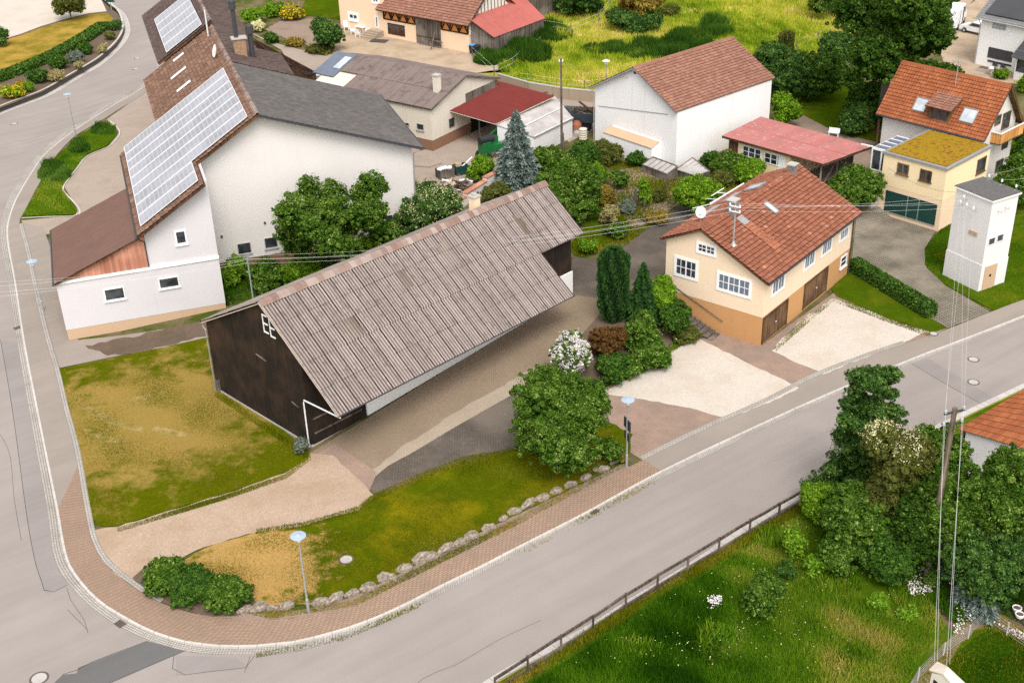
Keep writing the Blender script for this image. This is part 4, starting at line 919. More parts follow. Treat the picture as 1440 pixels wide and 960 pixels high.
def insul(F, u, v, z, du, dv, parent):
    mb = MB(); a = Vector(F.p(u, v, z)); b = Vector(F.p(u + du, v + dv, z)); mb.tube([a, b, b + Vector((0, 0, .22))], .022, 5); o = mb.build('insulator_arm', m_grey_pole, parent)
    mb = MB(); mb.lathe(b + Vector((0, 0, .2)), [(.05, 0), (.085, .05), (.06, .1), (.085, .14), (.03, .24)], 8); mb.build('insulator', m_white_paint, o)
    INS.append(b + Vector((0, 0, .4)))
for px, py in ((1355, 287), (1364, 291), (1373, 296), (1360, 280)): a, z = onwall(FT, 'u', 0, px, py); insul(FT, 0, a, z, -.4, 0, tower)
for px, py in ((1403, 297), (1413, 292)): a, z = onwall(FT, 'v', 0, px, py); insul(FT, a, 0, z, 0, -.4, tower)
for u, v in ((TL_ - .2, TW - .5), (TL_ - .2, TW / 2), (TL_ - .2, .4)): insul(FT, u, v, TH + .1, .25, 0, tower)
# ------------------------------------------------------------------ the big farmhouse
FE = Frame(-34.28, 85.351, .316)
farm = thing('farmhouse', 'huge white gabled farmhouse with brown tile roof covered in solar panels', 'farmhouse', FE.p(12, 2, 0))
k1, fr, fu, k2 = .629, 14.657, 17.046, .355
fz = lambda u: fr - k1 * (fu - u) if u < fu else fr - k2 * (u - fu)
GV = 4.83
mb = MB(); prof_v(mb, FE, [(12.2, 2.3), (12.2, fz(12.2) - .25), (fu, fr - .28), (29.4, fz(29.4) - .25), (29.4, 2.3)], GV, 18.6); mb.build('wall', m_white, farm)
mb = MB(); prof_v(mb, FE, [(12.22, -.5), (12.22, 2.296), (29.38, 2.296), (29.38, -.5)], GV + .03, 18.6); mb.build('plinth', m_brown_base, farm)
mb = MB(); prof_v(mb, FE, [(6.95, 5.0), (6.95, fz(6.95) - .22), (12.18, fz(12.18) - .22), (12.18, 5.0)], 0.06, 18); mb.build('upper_wall', m_white_cool, farm)
mb = MB(); mb.box(FE, 0, 6.94, 0, 10.4, .95, 4.98); mb.box(FE, 6.943, 12.18, 0, 18, .95, 4.98); mb.build('lower_wall', m_white_cool, farm)
mb = MB(); mb.box(FE, .02, 6.93, .02, 10.3, -.5, .946); mb.box(FE, 6.933, 12.16, .02, 17.9, -.5, .946); mb.build('plinth', m_beige_base, farm)
mb = MB(); mb.box(FE, -.05, 12.2, -.10, .3, 4.86, 5.06); mb.build('ledge', m_white_paint, farm)
zl = lambda u: 5.06 + (u - 0) * (7.66 - 5.06) / 6.45
mb = MB(); mb.face([FE.p(.15, .02, 5.07), FE.p(6.93, .02, 5.07), FE.p(6.93, .02, zl(6.45) - .1), FE.p(6.45, .02, zl(6.45) - .12), FE.p(.15, .02, zl(.15) - .08)])
prof_v(mb, FE, [(.15, 5.065), (.15, zl(.15) - .1), (6.4, zl(6.4) - .12), (6.94, zl(6.4) - .12), (6.94, 5.065)], .05, 10.3); mb.build('gable_boarding', m_redwood, farm)
mb = MB(); shingle(mb, FE.p(-.12, 10.7, zl(-.12)), FE.p(-.12, -.3, zl(-.12)), FE.p(6.5, -.3, zl(6.5)), FE.p(6.5, 10.7, zl(6.5)), 4, 12, (4, 5), .022, .02, 'wave', 0, .004, 21)
slab(mb, [FE.p(-.12, 10.7, zl(-.12)), FE.p(-.12, -.3, zl(-.12)), FE.p(6.5, -.3, zl(6.5)), FE.p(6.5, 10.7, zl(6.5))], .14, 1, .045)
mb.build('side_roof', [m_brown_sheet, m_brownwood], farm)
mb = MB(); gutter(mb, FE.p(-.2, 10.7, zl(-.2) - .05), FE.p(-.2, -.3, zl(-.2) - .05), .07); mb.tube([FE.p(-.2, 10.4, zl(-.2)), FE.p(-.12, 10.3, 4.6), FE.p(-.12, 10.3, 0)], .045, 6); mb.build('gutter', m_dark_metal, farm)
mb = MB()                           # main roof, left slope in three lengths, right slope
def lslope(u0, u1, v0, v1, rows, cols, mat, seed, up=0., mats=0):
    shingle(mb, FE.p(u0, v1, fz(u0) + up), FE.p(u0, v0, fz(u0) + up), FE.p(u1, v0, fz(u1) + up), FE.p(u1, v1, fz(u1) + up), rows, cols, 4, .04, .06, 'round', mat, .014, seed, lap=.14)
    slab(mb, [FE.p(u0, v1, fz(u0) + up), FE.p(u0, v0, fz(u0) + up), FE.p(u1, v0, fz(u1) + up), FE.p(u1, v1, fz(u1) + up)], .2, 1)
lslope(6.5, 11.9, -.85, 18.2, 17, 58, 0, 31)
lslope(11.9, fu, 3.9, 18.2, 16, 44, 0, 32)
lslope(9.9, fu, 18.2, 32.5, 22, 44, 0, 33)
lslope(11.5, fu, 32.5, 52, 17, 60, 2, 34, .45)
mb.build('roof', [m_tile_brown, m_brownwood, m_tile_dark], farm)
mb = MB()
shingle(mb, FE.p(30.2, 3.9, fz(30.2)), FE.p(30.2, 19.3, fz(30.2)), FE.p(fu, 19.3, fr), FE.p(fu, 3.9, fr), 34, 38, 1, 0, .022, 'flat', 0, .006, 35)
slab(mb, [FE.p(30.2, 3.9, fz(30.2)), FE.p(30.2, 19.3, fz(30.2)), FE.p(fu, 19.3, fr), FE.p(fu, 3.9, fr)], .2, 1)
mb.build('right_roof', [m_tile_grey, m_dark_metal], farm)
mb = MB()
shingle(mb, FE.p(22.6, 19.4, fz(22.6)), FE.p(22.6, 27, fz(22.6)), FE.p(fu, 27, fr), FE.p(fu, 19.4, fr), 16, 24, 3, .03, .04, 'round', 0, .012, 36)
shingle(mb, FE.p(20.4, 27, fz(20.4)), FE.p(20.4, 52, fz(20.4)), FE.p(fu, 52, fr), FE.p(fu, 27, fr), 10, 70, 3, .03, .04, 'round', 0, .012, 37)
slab(mb, [FE.p(22.6, 19.4, fz(22.6)), FE.p(22.6, 27, fz(22.6)), FE.p(fu, 27, fr), FE.p(fu, 19.4, fr)], .2, 1)
slab(mb, [FE.p(20.4, 27, fz(20.4)), FE.p(20.4, 52, fz(20.4)), FE.p(fu, 52, fr), FE.p(fu, 27, fr)], .2, 1)
mb.build('rear_roof', [m_tile_dark, m_brownwood], farm)
mb = MB(); prof_v(mb, FE, [(10.3, -.5), (10.3, fz(10.3) - .3), (fu, fr - .35), (20.2, fz(20.2) - .3), (20.2, -.5)], 18.7, 32.3); prof_v(mb, FE, [(12.2, -.5), (12.2, fz(12.2) - .3), (fu, fr - .35), (20.2, fz(20.2) - .3), (20.2, -.5)], 32.31, 51.6); mb.box(FE, 20.3, 22.4, 19.5, 26.8, -.5, fz(22.4) - .3); mb.build('rear_wall', m_white, farm)
mb = MB(); rg = random.Random(5)
for i in range(90):
    v0, v1 = 3.9 + 48 * i / 90, 3.9 + 48 * (i + 1.12) / 90; r = rg.random()
    up = .45 if v0 > 32.4 else 0
    pr = [(-.2, -.12), (-.1, .04), (0, .1), (.1, .06), (.2, -.04)]
    for (va, za), (vb, zb) in zip(pr, pr[1:]):
        mb.face([FE.p(fu + va, v0, fr + up + za + .05), FE.p(fu + vb, v0, fr + up + zb + .05), FE.p(fu + vb, v1, fr + up + zb + .02), FE.p(fu + va, v1, fr + up + za + .02)], 0, None, r)
mb.build('ridge_tiles', m_ridge_cement, farm)
for ga, gb in ((FE.p(30.3, 3.9, fz(30.3) - .05), FE.p(30.3, 19.3, fz(30.3) - .05)), (FE.p(6.4, -.85, fz(6.4) - .08), FE.p(6.4, 18.2, fz(6.4) - .08))): mb = MB(); gutter(mb, ga, gb, .08); mb.build('eaves_gutter', m_dark_metal, farm)
def solar(u0, u1, v0, v1, up=0., part=farm):
    slope_panel(FE, [(u0, v1, fz(u0) + up), (u0, v0, fz(u0) + up), (u1, v0, fz(u1) + up), (u1, v1, fz(u1) + up)], .05, m_solar, part, 'solar_panel', .16, m_white_metal, .05)
for a, b in ((.1, 2.1), (2.25, 4.25)): solar(6.95, 11.65, a, b)
for i in range(7): solar(6.95, 16.4, 4.45 + i * 2.03, 4.45 + i * 2.03 + 1.9)
for i in range(5): solar(12.6, 16.3, 33.0 + i * 2.7, 33.0 + i * 2.7 + 2.6, .45)
for px in (((241, 111), (263, 97)), ((250, 130), (269, 115)), ((245, 88), (259, 75.5))):
    q = [FE.hit(*p, -k1, 0, 1, fr - fu * k1) for p in px]; u0, u1 = sorted((q[0][0], q[1][0])); vm = (q[0][1] + q[1][1]) / 2
    slope_panel(FE, [(u0, vm + .25, fz(u0)), (u0, vm - .25, fz(u0)), (u1, vm - .25, fz(u1)), (u1, vm + .25, fz(u1))], .04, m_white_paint, farm, 'glass_tile_strip', .10)
for TL, BR in (((244.5, 325), (264, 342)),): win(FE, 'v', .06, TL, BR, farm, sill=m_white_paint, fw=.12, surround=.02)
for TL, BR in (((145, 407), (177, 419)), ((222, 392), (253, 402))): win(FE, 'v', 0, TL, BR, farm, sill=m_white_paint, fw=.08)
for TL, BR in (((333, 343), (354, 355)), ((371, 335), (391, 347)), ((414, 334), (430, 346)), ((541, 303), (553, 317))): win(FE, 'v', GV, TL, BR, farm, frame=m_concrete, sill=m_concrete, fw=.05)
mb = MB(); mb.tube([FE.p(6.3, -.6, fz(6.3) - .1), FE.p(6.9, -.02, 7.2), FE.p(6.9, -.02, 5.1)], .05, 6); mb.build('downpipe', m_dark_metal, farm)
mb = MB(); mb.tube([FE.p(30.2, 4.0, fz(30.2) - .15), FE.p(29.5, GV - .08, fz(29.5) - .9), FE.p(29.3, GV - .08, 2.0), FE.p(29.3, GV - .08, 1.0)], .055, 6); mb.build('downpipe', m_zinc, farm)
for u_, z_ in ((16.6, 5.2), (21.5, 3.9), (13.0, 4.6)): mb = MB(); mb.tube([FE.p(u_, GV - .12, z_), FE.p(u_, GV - .002, z_)], .09, 8); mb.build('vent', m_dark_metal, farm)
q = FE.hit(293, 52, -k1, 0, 1, fr - fu * k1); vent = thing('roof_pole', 'thin white vent pole standing on the farmhouse roof ridge', 'pole', FE.p(q[0], q[1], q[2]))
mb = MB(); mb.tube([FE.p(q[0], q[1], q[2] - .2), FE.p(q[0], q[1], q[2] + 2.7)], .07, 6); mb.build('tube', m_white_metal, vent)
mb = MB(); mb.lathe(FE.p(q[0], q[1], q[2] + 2.7), [(.09, 0), (.12, .05), (.02, .12)], 8); mb.build('cap', m_grey_pole, vent)
q = FE.hit(303, 83, -k1, 0, 1, fr - fu * k1)
dish('satellite_dish', 'white satellite dish on the brown roof near the farmhouse ridge', FE.p(q[0], q[1], q[2]), (-.9, -.45, .3), .55)
# chimney with two tall pipes behind the ridge
chs = thing('double_chimney', 'brick chimney with two dark flue pipes behind the farmhouse ridge', 'chimney', FE.p(20.3, 22.0, 12.5))
q = FE.hit(340, 78, k2, 0, 1, fr + k2 * fu); cu, cv = float(q[0]), float(q[1]); cz = fz(cu)
mb = MB(); mb.box(FE, cu - .6, cu + .5, cv - .1, cv + .7, cz - 1, cz + 1.5); mb.build('shaft', m_chim, chs)
mb = MB(); mb.box(FE, cu - .75, cu + .65, cv - .22, cv + .82, cz + 1.504, cz + 1.62); mb.build('cap', m_concrete, chs)
for du, dv, h, rr in ((-.25, .3, 2.5, .2), (1.0, .2, 2.1, .24)):
    mb = MB(); mb.lathe(FE.p(cu + du, cv + dv, cz + (1.62 if du < 0 else -.3)), [(rr, 0), (rr, h), (rr * 1.6, h + .05), (rr * 1.6, h + .75), (rr * .5, h + .95)], 12); mb.build('flue_pipe', m_dark_metal, chs)

# ------------------------------------------------------------------ helper for smaller buildings given by roof corners
def roofed(name, label, cat, eaveL, eaveR, topR, topL, zbase, wallmat, roofmat, edgemat, rows, cols, seg=3, amp=.03, step=.04, prof='round', inset=.3, wallname='wall', seed=40, roofname='roof', th=.12, walls=True):
    A, B, C, D = [V(at(x, y, z)) for x, y, z in (eaveL, eaveR, topR, topL)]
    n_ = (B - A).cross(D - A); C.z = A.z - ((C.x - A.x) * n_.x + (C.y - A.y) * n_.y) / n_.z      # keep the slope flat
    c = (A + B + C + D) / 4; t = thing(name, label, cat, (c.x, c.y, zbase))
    mb = MB(); shingle(mb, A, B, C, D, rows, cols, seg, amp, step, prof, 0, .006, seed); slab(mb, [A, B, C, D], th, 1, .03 + amp * 1.2); mb.build(roofname, [roofmat, edgemat], t)
    if walls:
        I = []
        for p in (A, B, C, D):
            d = (c - p); d.z = 0; d.normalize(); q = p + d * inset * 1.414; I.append(q)
        N = (B - A).cross(D - A).normalized()
        zz = lambda q: A.z - ((q.x - A.x) * N.x + (q.y - A.y) * N.y) / N.z - th - .06
        mb = MB(); mb.hexa([Vector((q.x, q.y, zbase)) for q in I], [Vector((q.x, q.y, zz(q))) for q in I]); mb.build(wallname, wallmat, t)
    return t, (A, B, C, D)
annex, _ = roofed('farm_annex', 'dark red brown annex with lichen spotted roof behind the farmhouse', 'annex', (396, 88, 7.0), (447, 103, 7.0), (429, 79, 8.6), (352, 52, 8.6), 1.0, m_brownwood, m_tile_dark, m_brownwood, 10, 34, inset=.25, seed=41)
mb = MB(); a, b = V(at(439, 105, 6.2)), V(at(456, 109, 6.2)); d = (b - a); n = Vector((-d.y, d.x, 0)).normalized() * 2
mb.hexa([Vector((*q.xy, 1.)) for q in (a, b, b + n, a + n)], [a, b, b + n, a + n]); mb.build('side_wall', m_white, annex)

# ------------------------------------------------------------------ workshop with grey panelled roof
FW_ = Frame(-7.294, 119.528, .947)      # u back right along the gable, v left along the eave
shop = thing('workshop', 'ivory workshop with mossy grey panel roof behind the farmhouse', 'workshop', FW_.p(4, 6, 1.8))
we, wr, wv = 6.37, 8.22, 5.66; kw = (wr - we) / (wv + .25); wz = lambda u: wr - kw * (wv - u) if u < wv else wr - kw * (u - wv)
mb = MB(); prof_v(mb, FW_, [(0, 3.0), (0, wz(0) - .15), (wv, wr - .2), (11.2, wz(11.2) - .2), (11.2, 3.0)], 0, 16); mb.build('wall', m_ivory, shop)
mb = MB(); mb.box(FW_, .02, 11.1, .02, 15.9, .5, 2.996); mb.build('plinth', m_brown_base, shop)
mb = MB()
shingle(mb, FW_.p(-.25, 11.8, wz(-.25)), FW_.p(-.25, -.3, wz(-.25)), FW_.p(2.7, -.3, wz(2.7)), FW_.p(2.7, 11.8, wz(2.7)), 1, 11, (3, 5), .012, .045, 'wave', 0, .012, 51)
shingle(mb, FW_.p(2.7, 14.2, wz(2.7)), FW_.p(2.7, -.3, wz(2.7)), FW_.p(wv, -.3, wr), FW_.p(wv, 14.2, wr), 1, 13, (3, 5), .012, .045, 'wave', 0, .012, 52)
shingle(mb, FW_.p(11.5, -.3, wz(11.5)), FW_.p(11.5, 16.4, wz(11.5)), FW_.p(wv, 16.4, wr), FW_.p(wv, -.3, wr), 2, 15, (3, 5), .012, .045, 'wave', 0, .012, 53)
for q in ([(-.25, 11.8), (-.25, -.3), (wv, -.3), (wv, 11.8)], [(11.5, -.3), (11.5, 16.4), (wv, 16.4), (wv, -.3)]): slab(mb, [FW_.p(u, v, wz(u)) for u, v in q], .14, 1, .03)
mb.build('roof', [m_eternit_flat, m_greywood], shop)
mb = MB(); q = [(1.6, 17.2), (1.6, 14.3), (wv, 14.3), (wv, 17.2)]; slab(mb, [FW_.p(u, v, wz(u)) for u, v in q], .1, 0, -.03); mb.build('sheet_roof', m_bluegrey, shop)
slope_panel(FW_, [(2.9, 15.4, wz(2.9)), (2.9, 14.5, wz(2.9)), (5.0, 14.5, wz(5.0)), (5.0, 15.4, wz(5.0))], .05, m_glass_pale, shop, 'skylight', .05)
win(FW_, 'u', 0, (586, 173), (596.5, 184), shop, sill=m_concrete, frame=m_concrete, fw=.05); win(FW_, 'u', 0, (570, 172), (576, 178), shop, frame=m_concrete, fw=.05)
win(FW_, 'v', 0, (631, 168), (639, 177), shop, frame=m_greywood, fw=.06)
mb = MB(); wb(mb, FW_, 'v', 0, -1, 6.4, 8.6, .004, .03, 1.8, 4.4); mb.build('door_opening', m_dark, shop)
q = FW_.hit(615, 128, -kw, 0, 1, wr - kw * wv); cu, cv = float(q[0]), float(q[1])
mb = MB(); mb.box(FW_, cu - .3, cu + .3, cv - .3, cv + .3, wz(cu) - .4, wz(cu) + 1.6); o = mb.build('chimney', m_ivory, shop)
mb = MB(); mb.box(FW_, cu - .38, cu + .38, cv - .38, cv + .38, wz(cu) + 1.604, wz(cu) + 1.7); mb.build('chimney_cap', m_concrete, o)
mb = MB(); mb.box(FW_, wv + .05, 11.15, -.06, -.004, 4.8, wz(11.15) - .25); mb.build('gable_boarding', m_greywood, shop)

# carport with the deep red corrugated roof, lean-to with translucent sheets
FR = Frame(-.875, 118.083, .929)
cp, _ = roofed('carport', 'open carport under a deep red corrugated roof beside the workshop', 'carport', (615, 150.5, 5.3), (697, 174, 5.07), (780, 134, 5.45), (697, 113, 5.6), 1.8, m_ivory, m_red_sheet, m_ivory, 2, 40, (4, 2), .03, .01, 'wave', walls=False, seed=61)
mb = MB()
for px, py in ((697, 174), (672, 167), (776, 134), (735, 152)):
    P = V(at(px, py, 4.9)); P = P + Vector((.1, .3, 0)); mb.bar((P.x, P.y, hgt(P.x, P.y)), (P.x, P.y, 4.9), .16)
mb.build('post', m_greywood, cp)
mb = MB(); a, b = V(at(665, 150, 5.0)), V(at(770, 130, 5.2)); mb.bar(a, b, .15)
mb.build('beam', m_greywood, cp)
lt, LQ = roofed('lean_to', 'white walled lean-to roofed with translucent sheets beside the red carport', 'lean-to', (751, 193, 3.9), (806, 166, 3.9), (780, 136, 4.9), (698, 176, 4.9), .8, m_white_old, m_poly, m_white_metal, 2, 10, (3, 4), .015, .02, 'wave', inset=.06, seed=62, th=.05)
A, B, C, D = LQ
mb = MB(); mid0, mid1 = (A + D) / 2, (B + C) / 2; mb.bar(mid0 + Vector((0, 0, .06)), mid1 + Vector((0, 0, .06)), .14, .05); mb.bar(A + Vector((0, 0, .05)), B + Vector((0, 0, .05)), .12, .05); mb.build('batten', m_white_metal, lt)
mb = MB(); mb.bar(A - Vector((0, 0, .1)), B - Vector((0, 0, .1)), .09); mb.build('gutter', m_zinc, lt)

# ------------------------------------------------------------------ white barn with rose brown roof
FWB = Frame(16.172, 112.773, .702)
wbn = thing('white_barn', 'plain white rendered barn with rose brown tile roof standing before the field', 'barn', FWB.p(5, 5, 1.8))
BL, BW, be_, br_ = 13.9, 11.0, 7.6, 10.66; kb = (br_ - be_) / 5.63; bz = lambda v: br_ - kb * abs(5.5 - v)
mb = MB(); prof_u(mb, FWB, [(0, 0), (0, bz(0) - .15), (5.5, br_ - .18), (BW, bz(BW) - .15), (BW, 0)], 0, BL); mb.build('wall', m_wbarn, wbn)
mb = MB(); U0, U1 = -.42, BL + .3
shingle(mb, FWB.p(U0, -.13, bz(-.13)), FWB.p(U1, -.13, bz(-.13)), FWB.p(U1, 5.5, br_), FWB.p(U0, 5.5, br_), 19, 46, 4, .03, .055, 'round', 0, .012, 71, lap=.14)
shingle(mb, FWB.p(U1, BW + .5, bz(BW + .5)), FWB.p(U0, BW + .5, bz(BW + .5)), FWB.p(U0, 5.5, br_), FWB.p(U1, 5.5, br_), 19, 46, 4, .03, .045, 'round', 0, .01, 72)
slab(mb, [FWB.p(U0, -.13, bz(-.13)), FWB.p(U1, -.13, bz(-.13)), FWB.p(U1, 5.5, br_), FWB.p(U0, 5.5, br_)], .14, 1)
slab(mb, [FWB.p(U1, BW + .5, bz(BW + .5)), FWB.p(U0, BW + .5, bz(BW + .5)), FWB.p(U0, 5.5, br_), FWB.p(U1, 5.5, br_)], .14, 1)
mb.build('roof', [m_tile_rose, m_zinc], wbn)
mb = MB(); pr = [(-.15, -.06), (0, .1), (.15, -.06)]
for (va, za), (vb, zb) in zip(pr, pr[1:]): mb.face([FWB.p(U0, 5.5 + va, br_ + .04 + za), FWB.p(U0, 5.5 + vb, br_ + .04 + zb), FWB.p(U1, 5.5 + vb, br_ + .04 + zb), FWB.p(U1, 5.5 + va, br_ + .04 + za)])
mb.build('ridge_tiles', m_tile_rose, wbn)
mb = MB(); mb.tube([FWB.p(U0 + .1, BW + .5, bz(BW + .5) - .1), FWB.p(-.06, BW + .1, 7.0), FWB.p(-.06, BW + .1, 1.8)], .05, 6); mb.build('downpipe', m_grey_pole, wbn)
mb = MB(); wb(mb, FWB, 'u', 0, -1, 5.4, 5.75, .004, .02, 9.95, 10.2); mb.build('vent', m_dark, wbn)
mb = MB(); a, z = onwall(FWB, 'u', 0, 842, 149); b, z2 = onwall(FWB, 'u', 0, 940, 161); mb.bar(FWB.p(-.02, a, z), FWB.p(-.02, b, z2), .05, .06)
mb.build('cable_line', m_grey_pole, wbn)
# battered buttress along the white barn's gable
mb = MB(); a, z = onwall(FWB, 'u', -1.6, 846, 183); b, z2 = onwall(FWB, 'u', -1.6, 914, 207)
zt_ = 4.0
prof_v(mb, FWB, [(-1.5, 0), (-1.35, zt_ - .3), (-.35, zt_ + .05), (-.004, zt_ + .05), (-.004, 0)], min(a, b), max(a, b)); o = mb.build('buttress_wall', m_wbarn, wbn)
mb = MB(); prof_v(mb, FWB, [(-1.42, zt_ - .28), (-1.42, zt_ - .2), (-.3, zt_ + .16), (-.3, zt_ + .07)], min(a, b), max(a, b)); mb.build('coping', m_beige_base, o)

# ------------------------------------------------------------------ red roofed garage with carport end
FS = Frame(28.3, 104.9, 2.306)
sh, SQ = roofed('garage', 'long garage with faded lichened red flat roof and barred windows', 'garage', (1015, 191, 4.75), (1158, 231, 4.75), (1226, 206, 5.0), (1070, 164, 5.0), 1.4, m_yellow, m_red_lichen, m_brownwood, 2, 11, (1, 1), 0, .03, 'flat', walls=False, seed=75, th=.22)
A, B, C, D = SQ
e1 = (B - A).normalized(); ang = math.atan2(e1.y, e1.x); FG = Frame(A.x, A.y, ang); GL = (B - A).length; GW = (D - A).xy.length
mb = MB(); mb.box(FG, .5, GL * .66, .5, GW - .4, .8, 4.45); mb.build('wall', m_yellow, sh)
for TL, BR in (((1045, 203.5), (1070, 226)), ((1075.5, 213), (1101.5, 236))):
    win(FG, 'v', .5, TL, BR, sh, nx=3, ny=2, fw=.09)
mb = MB(); wb(mb, FG, 'v', .5, -1, GL * .55, GL * .62, .004, .04, 1.2, 4.3); mb.build('pale_panel', m_white_paint, sh)
mb = MB(); wb(mb, FG, 'v', .5, -1, .55, 1.6, .004, .05, 1.0, 4.4); mb.build('door', m_brownwood, sh)
mb = MB()
for u, v in ((GL - .5, .5), (GL - .5, GW - .6), (GL - .5, GW * .5), (GL * .8, .5)): mb.bar(FG.p(u, v, .2), FG.p(u, v, 4.5), .15)
mb.bar(FG.p(GL - .5, GW * .5, 4.4), FG.p(GL - .5, GW * .15, 2.2), .1); mb.bar(FG.p(GL - .5, GW * .5, 4.4), FG.p(GL - .5, GW * .85, 2.2), .1)
mb.build('post', m_greywood, sh)
mb = MB(); mb.box(FG, GL * .66 + .01, GL - .6, GW - .6, GW - .5, .8, 4.4); mb.build('back_wall', m_greywood, sh)
# ------------------------------------------------------------------ orange roofed house with moss roofed extension
FO = Frame(37.673, 100.306, .748); OL, OW, OH = 7.575, 6.089, 6.0
oh = thing('balcony_house', 'house with bright orange tile roof, moss covered flat extension and wooden balcony', 'house', FO.p(3, 3, .2))
mb = MB(); mb.box(FO, 0, OL, 0, OW, 2.95, OH - .22); mb.build('extension_wall', m_yellow, oh)
mb = MB(); mb.box(FO, .01, OL, .01, OW - .01, -.4, 2.946); mb.build('garage_wall', m_peach, oh)
mb = MB(); q = [(-.12, -.12), (OL + .1, -.12), (OL + .1, OW + .12), (-.12, OW + .12)]
mb.hexa([FO.p(u, v, OH - .218) for u, v in q], [FO.p(u, v, OH - .02) for u, v in q]); mb.build('flat_roof', m_zinc, oh)
mb = MB(); mb.box(FO, .22, OL - .1, .22, OW - .22, OH - .018, OH + .05); sed = mb.build('moss_roof', m_sedum, oh)
for TL, BR in (((1263, 228), (1277, 247.5)), ((1295, 237), (1309, 257))): win(FO, 'u', 0, TL, BR, oh, frame=m_doorwood, nx=2, fw=.12, sill=m_doorwood)
win(FO, 'v', 0, (1375, 225), (1384, 239), oh, frame=m_doorwood, nx=1, fw=.1, sill=m_doorwood)
o, (a0, a1, z0, z1) = panel(FO, 'u', .01, (1246.5, 267), (1314, 317), oh, 'garage_door', m_green_door, .03)
mb = MB()
for f in (.34, .56): wb(mb, FO, 'u', .01, -1, a0 + (a1 - a0) * f - .03, a0 + (a1 - a0) * f + .03, .032, .05, z0, z1)
wb(mb, FO, 'u', .01, -1, a0, a1, .003, .06, z0 - .08, z0 - .004); mb.build('door_seam', m_grey_pole, o)
FM = Frame(43.141, 105.673, .731); ke = (10.477 - 6.167) / 3.505; mz = lambda u: 10.477 - ke * abs(3.505 - u)
V0, V1 = .5, 11.65
mb = MB(); prof_v(mb, FM, [(.55, -.3), (.55, mz(.55) - .2), (3.505, 10.2), (6.5, mz(6.5) - .2), (6.5, -.3)], V0 + .55, V1 - .45); mb.build('wall', m_white, oh)
mb = MB()
shingle(mb, FM.p(0, V1, mz(0)), FM.p(0, V0, mz(0)), FM.p(3.505, V0, mz(3.505)), FM.p(3.505, V1, mz(3.505)), 16, 40, 4, .035, .06, 'round', 0, .01, 81, lap=.13)
shingle(mb, FM.p(7.1, V0, mz(7.1)), FM.p(7.1, V1, mz(7.1)), FM.p(3.505, V1, mz(3.505)), FM.p(3.505, V0, mz(3.505)), 16, 40, 4, .035, .045, 'round', 0, .008, 82)
slab(mb, [FM.p(0, V1, mz(0)), FM.p(0, V0, mz(0)), FM.p(3.505, V0, 10.477), FM.p(3.505, V1, 10.477)], .16, 1); slab(mb, [FM.p(7.1, V0, mz(7.1)), FM.p(7.1, V1, mz(7.1)), FM.p(3.505, V1, 10.477), FM.p(3.505, V0, 10.477)], .16, 1)
mb.build('roof', [m_tile_orange, m_doorwood], oh)
mb = MB(); gutter(mb, FM.p(-.06, V1, mz(0) - .05), FM.p(-.06, V0, mz(0) - .05), .08); mb.build('gutter', m_dark_metal, oh)
mb = MB(); pr = [(-.18, -.15), (0, .1), (.18, -.15)]
for (ua, za), (ub, zb) in zip(pr, pr[1:]): mb.face([FM.p(3.505 + ua, V0, 10.5 + za), FM.p(3.505 + ub, V0, 10.5 + zb), FM.p(3.505 + ub, V1, 10.5 + zb), FM.p(3.505 + ua, V1, 10.5 + za)])
mb.build('ridge_tiles', m_tile_orange, oh)
on = lambda px, py: FM.hit(px, py, -ke, 0, 1, 10.477 - ke * 3.505)
for px in (((1284.5, 155), (1300, 157), (1306, 141), (1291.5, 139)), ((1352, 171), (1369, 173), (1374.5, 156), (1357.5, 154))):
    q = [on(*p) for p in px]; a, b, c_, d_ = rect_uv(q)
    slope_panel(FM, [(a, d_, mz(a)), (a, c_, mz(a)), (b, c_, mz(b)), (b, d_, mz(b))], .05, m_glass_pale, oh, 'skylight', .1, m_zinc, .09)
q0, q1 = on(1302, 167), on(1336, 175); dv0, dv1 = sorted((float(q0[1]), float(q1[1]))); du = float(min(q0[0], q1[0])) ; dzb = mz(du); dzt = dzb + 1.35
kd = .42; ud = lambda: du + (dzt - dzb) / (ke - kd)
mb = MB(); prof_v(mb, FM, [(du, dzb - .1), (du, dzt), (ud(), mz(ud()))], dv0 + .15, dv1 - .15); dm = mb.build('dormer', m_doorwood, oh)
mb = MB(); ue = du - .35; ze_ = dzt - .35 * kd + .12; ut = ud() + .05; zt2 = ze_ + kd * (ut - ue)
shingle(mb, FM.p(ue, dv1 + .1, ze_), FM.p(ue, dv0 - .1, ze_), FM.p(ut, dv0 - .1, zt2), FM.p(ut, dv1 + .1, zt2), 7, 10, 4, .035, .045, 'round', 0, .01, 83); slab(mb, [FM.p(ue, dv1 + .1, ze_), FM.p(ue, dv0 - .1, ze_), FM.p(ut, dv0 - .1, zt2), FM.p(ut, dv1 + .1, zt2)], .1, 1)
mb.build('dormer_roof', [m_tile_rose, m_doorwood], dm)
mb = MB(); wb(mb, FM, 'u', du, -1, dv0 + .45, dv1 - .45, .004, .02, dzb + .25, dzt - .15); mb.build('dormer_window', m_glass, dm)
mb = MB()
for x in (dv0 + .45, (dv0 + dv1) / 2, dv1 - .45): wb(mb, FM, 'u', du, -1, x - .05, x + .05, .022, .07, dzb + .25, dzt - .15)
mb.build('dormer_frame', m_brownwood, dm)
P = on(1343, 122); ant = thing('roof_antenna', 'thin grey antenna mast on the orange roofed house', 'antenna', FM.p(P[0], P[1], P[2]))
mb = MB(); mb.tube([FM.p(P[0], P[1], P[2] - .2), FM.p(P[0], P[1], P[2] + 2.6)], .045, 6); mb.build('mast', m_grey_pole, ant)
